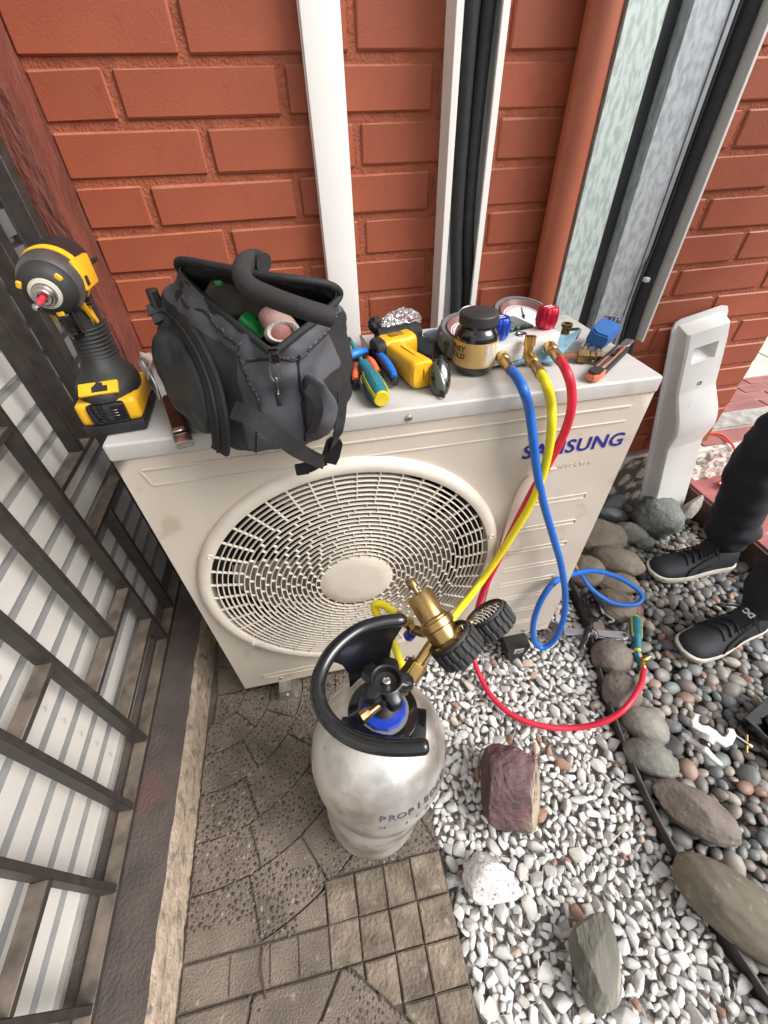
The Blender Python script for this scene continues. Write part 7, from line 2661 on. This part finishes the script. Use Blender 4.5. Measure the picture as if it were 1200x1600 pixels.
def skin_mesh(name, pts, edges, radii, material, parent, sub=3, root=0, label=None):
    me = bpy.data.meshes.new(name)
    me.from_pydata([tuple(p) for p in pts], edges, [])
    o_ = bpy.data.objects.new(name, me)
    col.objects.link(o_)
    md = o_.modifiers.new('skin', 'SKIN')
    for k, r_ in enumerate(radii):
        sv = me.skin_vertices[0].data[k]
        sv.radius = r_ if isinstance(r_, tuple) else (r_, r_)
        sv.use_root = (k == root)
    md.use_smooth_shade = True
    md.branch_smoothing = 0.6
    ms = o_.modifiers.new('sub', 'SUBSURF')
    ms.levels = ms.render_levels = sub
    bpy.context.view_layer.update()
    dg = bpy.context.evaluated_depsgraph_get()
    m2 = bpy.data.meshes.new_from_object(o_.evaluated_get(dg))
    m2.name = name
    bpy.data.objects.remove(o_)
    m2.materials.clear()
    m2.materials.append(material)
    for p in m2.polygons:
        p.use_smooth = True
    o2 = bpy.data.objects.new(name, m2)
    col.objects.link(o2)
    o2.parent = parent
    M = parent.matrix_basis
    m2.transform(M.inverted())
    return o2


AnA, KnA = Vector((1.60, 0.15, 0.10)), Vector((1.535, 0.19, 0.44))
AnB, KnB = Vector((1.50, -0.085, 0.10)), Vector((1.47, -0.1, 0.46))
HpA, HpB, Pel = Vector((1.69, 0.13, 0.88)), Vector((1.68, -0.07, 0.88)), Vector((1.7, 0.03, 0.95))
pts = [Pel, HpA, HpA.lerp(KnA, 0.5), KnA, KnA.lerp(AnA, 0.45), AnA + Vector((-0.005, 0, -0.035)), HpB, HpB.lerp(KnB, 0.5), KnB, KnB.lerp(AnB, 0.45), AnB + Vector((-0.005, 0, -0.035)),
       Vector((1.68, 0.03, 1.12)), Vector((1.66, 0.03, 1.3)), Vector((1.65, 0.03, 1.42)), Vector((1.63, 0.03, 1.5)), Vector((1.62, 0.03, 1.6)), Vector((1.61, 0.03, 1.7)),
       Vector((1.66, 0.21, 1.38)), Vector((1.7, 0.27, 1.12)), Vector((1.6, 0.25, 0.9)), Vector((1.66, -0.15, 1.38)), Vector((1.7, -0.21, 1.12)), Vector((1.6, -0.19, 0.9))]
edges = [(0, 1), (1, 2), (2, 3), (3, 4), (4, 5), (0, 6), (6, 7), (7, 8), (8, 9), (9, 10), (0, 11), (11, 12), (12, 13), (13, 14), (14, 15), (15, 16), (13, 17), (17, 18), (18, 19), (13, 20), (20, 21), (21, 22)]
rad = [(0.15, 0.11), 0.1, 0.092, 0.08, 0.076, 0.066, 0.1, 0.092, 0.08, 0.076, 0.066, (0.16, 0.1), (0.17, 0.11), (0.1, 0.08), 0.055, 0.09, 0.08, 0.06, 0.045, 0.035, 0.06, 0.045, 0.035]
body_p = skin_mesh('body', pts, edges, rad, m_trs, person)
body_p.data.materials.append(m_jkt)
body_p.data.materials.append(m_skin)
Mb = person.matrix_basis
for p in body_p.data.polygons:
    z = (Mb @ p.center).z
    x = (Mb @ p.center)
    if z > 1.48:
        p.material_index = 2
    elif z > 1.0 or (abs(x.y - 0.03) > 0.15 and z > 0.93):
        p.material_index = 1
# folds in the trousers
for v in body_p.data.vertices:
    w = Mb @ v.co
    if w.z < 0.9:
        k_ = math.exp(-((w.z - 0.47) / 0.1) ** 2) + 1.2 * math.exp(-((w.z - 0.16) / 0.07) ** 2) + 0.4
        v.co += v.normal * 0.011 * k_ * (noise.noise(Vector((w.x * 9, w.y * 9, w.z * 26))) + 0.4 * noise.noise(w * 40))


def hand(side, wrist):
    b = BM()
    w = Vector(wrist)
    dn = Vector((-0.25, 0, -1)).normalized()
    fw = Vector((-1, 0, 0.25)).normalized()
    sd_ = Vector((0, side, 0))
    P_ = [w + Vector((0, 0, 0.03)), w, w + dn * 0.04, w + dn * 0.085]
    sweep(b, P_, [(u, v_ * 0.45) for u, v_ in circ(0.03, 12)], up=(0, 1, 0), scales=[0.85, 0.95, 1.3, 1.15])
    for i, L in enumerate((0.066, 0.076, 0.07, 0.055)):
        s_ = w + dn * 0.08 + fw * (0.026 - 0.0175 * i)
        tube(b, [s_, s_ + dn * L * 0.4, s_ + dn * L * 0.75 - sd_ * 0.012, s_ + dn * L * 0.9 - sd_ * 0.03], 0.0085, 8, 4)
    s_ = w + dn * 0.025 + fw * 0.03
    tube(b, [s_, s_ + fw * 0.025 + dn * 0.02, s_ + fw * 0.03 + dn * 0.05 - sd_ * 0.01], 0.0095, 8, 4)
    return obj('hand', b, m_skin, person, world=True, smooth=80)


hand(1, (1.59, 0.25, 0.88))
hand(-1, (1.59, -0.19, 0.88))
bm = BM()
bmesh.ops.create_uvsphere(bm, u_segments=28, v_segments=20, radius=1)
for v in bm.verts:
    p = v.co
    f = 1 + (0.06 if p.x < -0.6 else 0) + 0.05 * math.exp(-((p.z + 0.1) / 0.12) ** 2 - (p.y / 0.16) ** 2) * (p.x < 0)
    v.co = Vector((1.615 + p.x * 0.098 * f, 0.03 + p.y * 0.078, 1.655 + p.z * 0.12))
hd = obj('head', bm, m_skin, person, world=True, smooth=180)
bm = BM()
bmesh.ops.create_uvsphere(bm, u_segments=28, v_segments=20, radius=1)
bmesh.ops.delete(bm, geom=[v for v in bm.verts if v.co.z < -0.25 or (v.co.x < -0.45 and v.co.z < 0.45)], context='VERTS')
for v in bm.verts:
    p = v.co
    v.co = Vector((1.62 + p.x * 0.107, 0.03 + p.y * 0.086, 1.665 + p.z * 0.125)) + v.normal * 0.005 * noise.noise(p * 9)
obj('hair', bm, mat('dark_hair', (0.02, 0.014, 0.011), rough=0.6, bump=0.5, bscale=300), hd, world=True, smooth=180)
for s in (-1, 1):
    bm = BM()
    bmesh.ops.create_uvsphere(bm, u_segments=12, v_segments=8, radius=0.011)
    bmesh.ops.translate(bm, vec=(1.527, 0.03 + s * 0.03, 1.665), verts=bm.verts[:])
    obj('eye', bm, mat('eye_dark', (0.1, 0.07, 0.05), rough=0.2), hd, world=True)
    bm = BM()
    bmesh.ops.create_uvsphere(bm, u_segments=12, v_segments=8, radius=1)
    for v in bm.verts:
        v.co = Vector((1.63 + v.co.x * 0.02, 0.03 + s * 0.08 + v.co.y * 0.008, 1.65 + v.co.z * 0.032))
    obj('ear', bm, m_skin, hd, world=True)
bm = BM()
box(bm, (1.522, 0.03, 1.605), (0.008, 0.045, 0.008), bev=0.003)
obj('mouth', bm, mat('lips', (0.35, 0.14, 0.11), rough=0.5), hd, world=True)

m_shoe = mat('shoe_canvas', (0.009, 0.011, 0.017), (0.006, 0.007, 0.011), rough=0.7, scale=20, bump=0.25, bscale=900, dist=0.001)
m_sole = mat('shoe_sole', (0.6, 0.57, 0.5), (0.48, 0.45, 0.38), rough=0.6, scale=20)
m_lace = mat('shoe_lace', (0.01, 0.01, 0.012), rough=0.8)


def shoe(M, label):
    """local: toe towards -x, heel at +x, sole bottom z = 0, length 0.30"""
    def outline(t_):
        # half widths to the two sides along the length, t from toe 0 to heel 1
        if t_ < 0.12:
            w = 0.047 * math.sqrt(max(0, 1 - ((0.12 - t_) / 0.12) ** 2))
        elif t_ < 0.36:
            w = 0.047 + 0.005 * math.sin((t_ - 0.12) / 0.24 * PI / 2)
        elif t_ < 0.66:
            w = 0.052 - 0.013 * (t_ - 0.36) / 0.3
        elif t_ < 0.9:
            w = 0.039 + 0.001 * (t_ - 0.66)
        else:
            w = 0.039 * math.sqrt(max(0, 1 - ((t_ - 0.9) / 0.1) ** 2))
        return w
    Ls = 0.315
    ts = [0.0, 0.015, 0.045, 0.09, 0.15, 0.22, 0.3, 0.4, 0.5, 0.6, 0.7, 0.8, 0.88, 0.94, 0.98, 1.0]
    n_s = 24
    b = BM()
    ring_pts = [(-Ls / 2 + Ls * t_, outline(t_)) for t_ in ts]
    contour = [(x, w) for x, w in ring_pts] + [(x, -w) for x, w in ring_pts[-2:0:-1]]
    lv = []
    for z, k_, dz in ((0.002, 0.96, 0), (0.008, 1.0, 0), (0.026, 1.02, 0), (0.03, 0.98, 0)):
        lv.append([b.verts.new((x * k_, w * k_, z + (0.008 * max(0, (-x - 0.09) / 0.06) ** 2 if z < 0.02 else 0.004 * max(0, (-x - 0.1) / 0.05)))) for x, w in contour])
    m_ = len(contour)
    for A, B in zip(lv, lv[1:]):
        for k in range(m_):
            b.faces.new((A[k], A[(k + 1) % m_], B[(k + 1) % m_], B[k]))
    b.faces.new(lv[0][::-1])
    b.faces.new(lv[-1])
    s_obj = obj('shoe_sole', b, m_sole, person, smooth=50, m=person.matrix_basis.inverted() @ M)
    # upper: sections across the foot
    b = BM()
    rings_ = []
    sec_n = 14
    heights = {0.0: 0.034, 0.015: 0.042, 0.045: 0.05, 0.09: 0.056, 0.15: 0.06, 0.22: 0.065, 0.3: 0.074, 0.4: 0.087, 0.5: 0.101, 0.6: 0.115, 0.7: 0.118, 0.8: 0.116, 0.88: 0.112, 0.94: 0.105, 0.98: 0.09, 1.0: 0.06}
    for t_ in ts:
        x = -Ls / 2 + Ls * t_
        w = max(0.004, outline(t_) * 0.965)
        h = heights[t_]
        rr = []
        for k in range(sec_n):
            a = PI * k / (sec_n - 1)
            top_w = 0.5 if t_ > 0.35 else 0.8
            yy = w * math.cos(a)
            zz = 0.027 + (h - 0.027) * max(0.0, math.sin(a)) ** (0.75 if t_ < 0.3 else 0.95)
            f = 1 - (1 - (0.72 if t_ > 0.45 else 0.9)) * math.sin(a) ** 2
            rr.append(b.verts.new((x * 0.985, yy * f, zz)))
        rings_.append(rr)
    for A, B in zip(rings_, rings_[1:]):
        for k in range(sec_n - 1):
            b.faces.new((A[k], A[k + 1], B[k + 1], B[k]))
    up_o = obj('shoe_upper', b, m_shoe, person, smooth=80, m=person.matrix_basis.inverted() @ M, sub=1, label=label)
    # side panel seam, tongue, laces, logo patch
    b = BM()
    for s in (-1, 1):
        sweep(b, spline([(-0.06, s * 0.05, 0.032), (-0.05, s * 0.044, 0.055), (-0.015, s * 0.036, 0.074), (0.02, s * 0.03, 0.09), (0.05, s * 0.026, 0.11)], 5), circ(0.0025, 6))
        sweep(b, spline([(-0.02, s * 0.047, 0.04), (0.0, s * 0.043, 0.052), (0.03, s * 0.041, 0.056)], 5), circ(0.0022, 6))
    obj('stitched_seam', b, m_lace, up_o, smooth=60)
    b = BM()
    prism(b, [(-0.035, -0.023), (0.035, -0.027), (0.04, 0.0), (0.035, 0.027), (-0.035, 0.023)], 0.0, 0.009, TR((0.012, 0, 0.103), (0, R(-48), 0)), bev=0.003)
    tg = obj('tongue', b, m_shoe, up_o, smooth=30)
    b = BM()
    box(b, (0, 0, 0), (0.024, 0.03, 0.0012), m=TR((0.0205, 0.0, 0.1265), (0, R(-48), 0)), bev=0.0004, seg=1)
    obj('tongue_patch', b, m_shoe, tg, smooth=0)
    b = BM()
    for k in range(5):
        x = -0.055 + 0.02 * k
        z = 0.073 + 0.0095 * k
        tube(b, [(x, -0.03, z - 0.006), (x + 0.006, 0, z + 0.009), (x, 0.03, z - 0.006)], 0.003, 7, 4)
    tube(b, [(0.03, 0.0, 0.123), (0.015, -0.03, 0.127), (0.02, -0.05, 0.108), (0.032, -0.03, 0.117), (0.03, 0.0, 0.123), (0.012, 0.03, 0.127), (0.01, 0.048, 0.108), (0.028, 0.03, 0.118), (0.03, 0, 0.123)], 0.0024, 7, 4)
    obj('laces', b, m_lace, up_o, smooth=80)
    return up_o, tg


MA = Matrix.Translation((1.508, 0.148, -0.02)) @ Matrix.Rotation(R(-2), 4, 'Z')
MBs = Matrix.Translation((1.405, -0.108, -0.018)) @ Matrix.Rotation(R(8), 4, 'Z')
shoe(MA, 'black skate shoe, farther foot')
up_o, tg = shoe(MBs, 'black skate shoe with white tongue mark, nearer foot')
b = BM()
text_mesh(b, 'DC', 0.02, TR((0.0215, 0.0, 0.1275), (0, R(-48), 0)) @ Matrix.Rotation(R(90), 4, 'Z') @ Matrix.Translation((-0.0165, -0.009, 0.0008)), depth=0.0005, bold=0.0012)
obj('tongue_logo', b, mat('logo_white', (0.75, 0.75, 0.75), rough=0.5), tg, smooth=0)
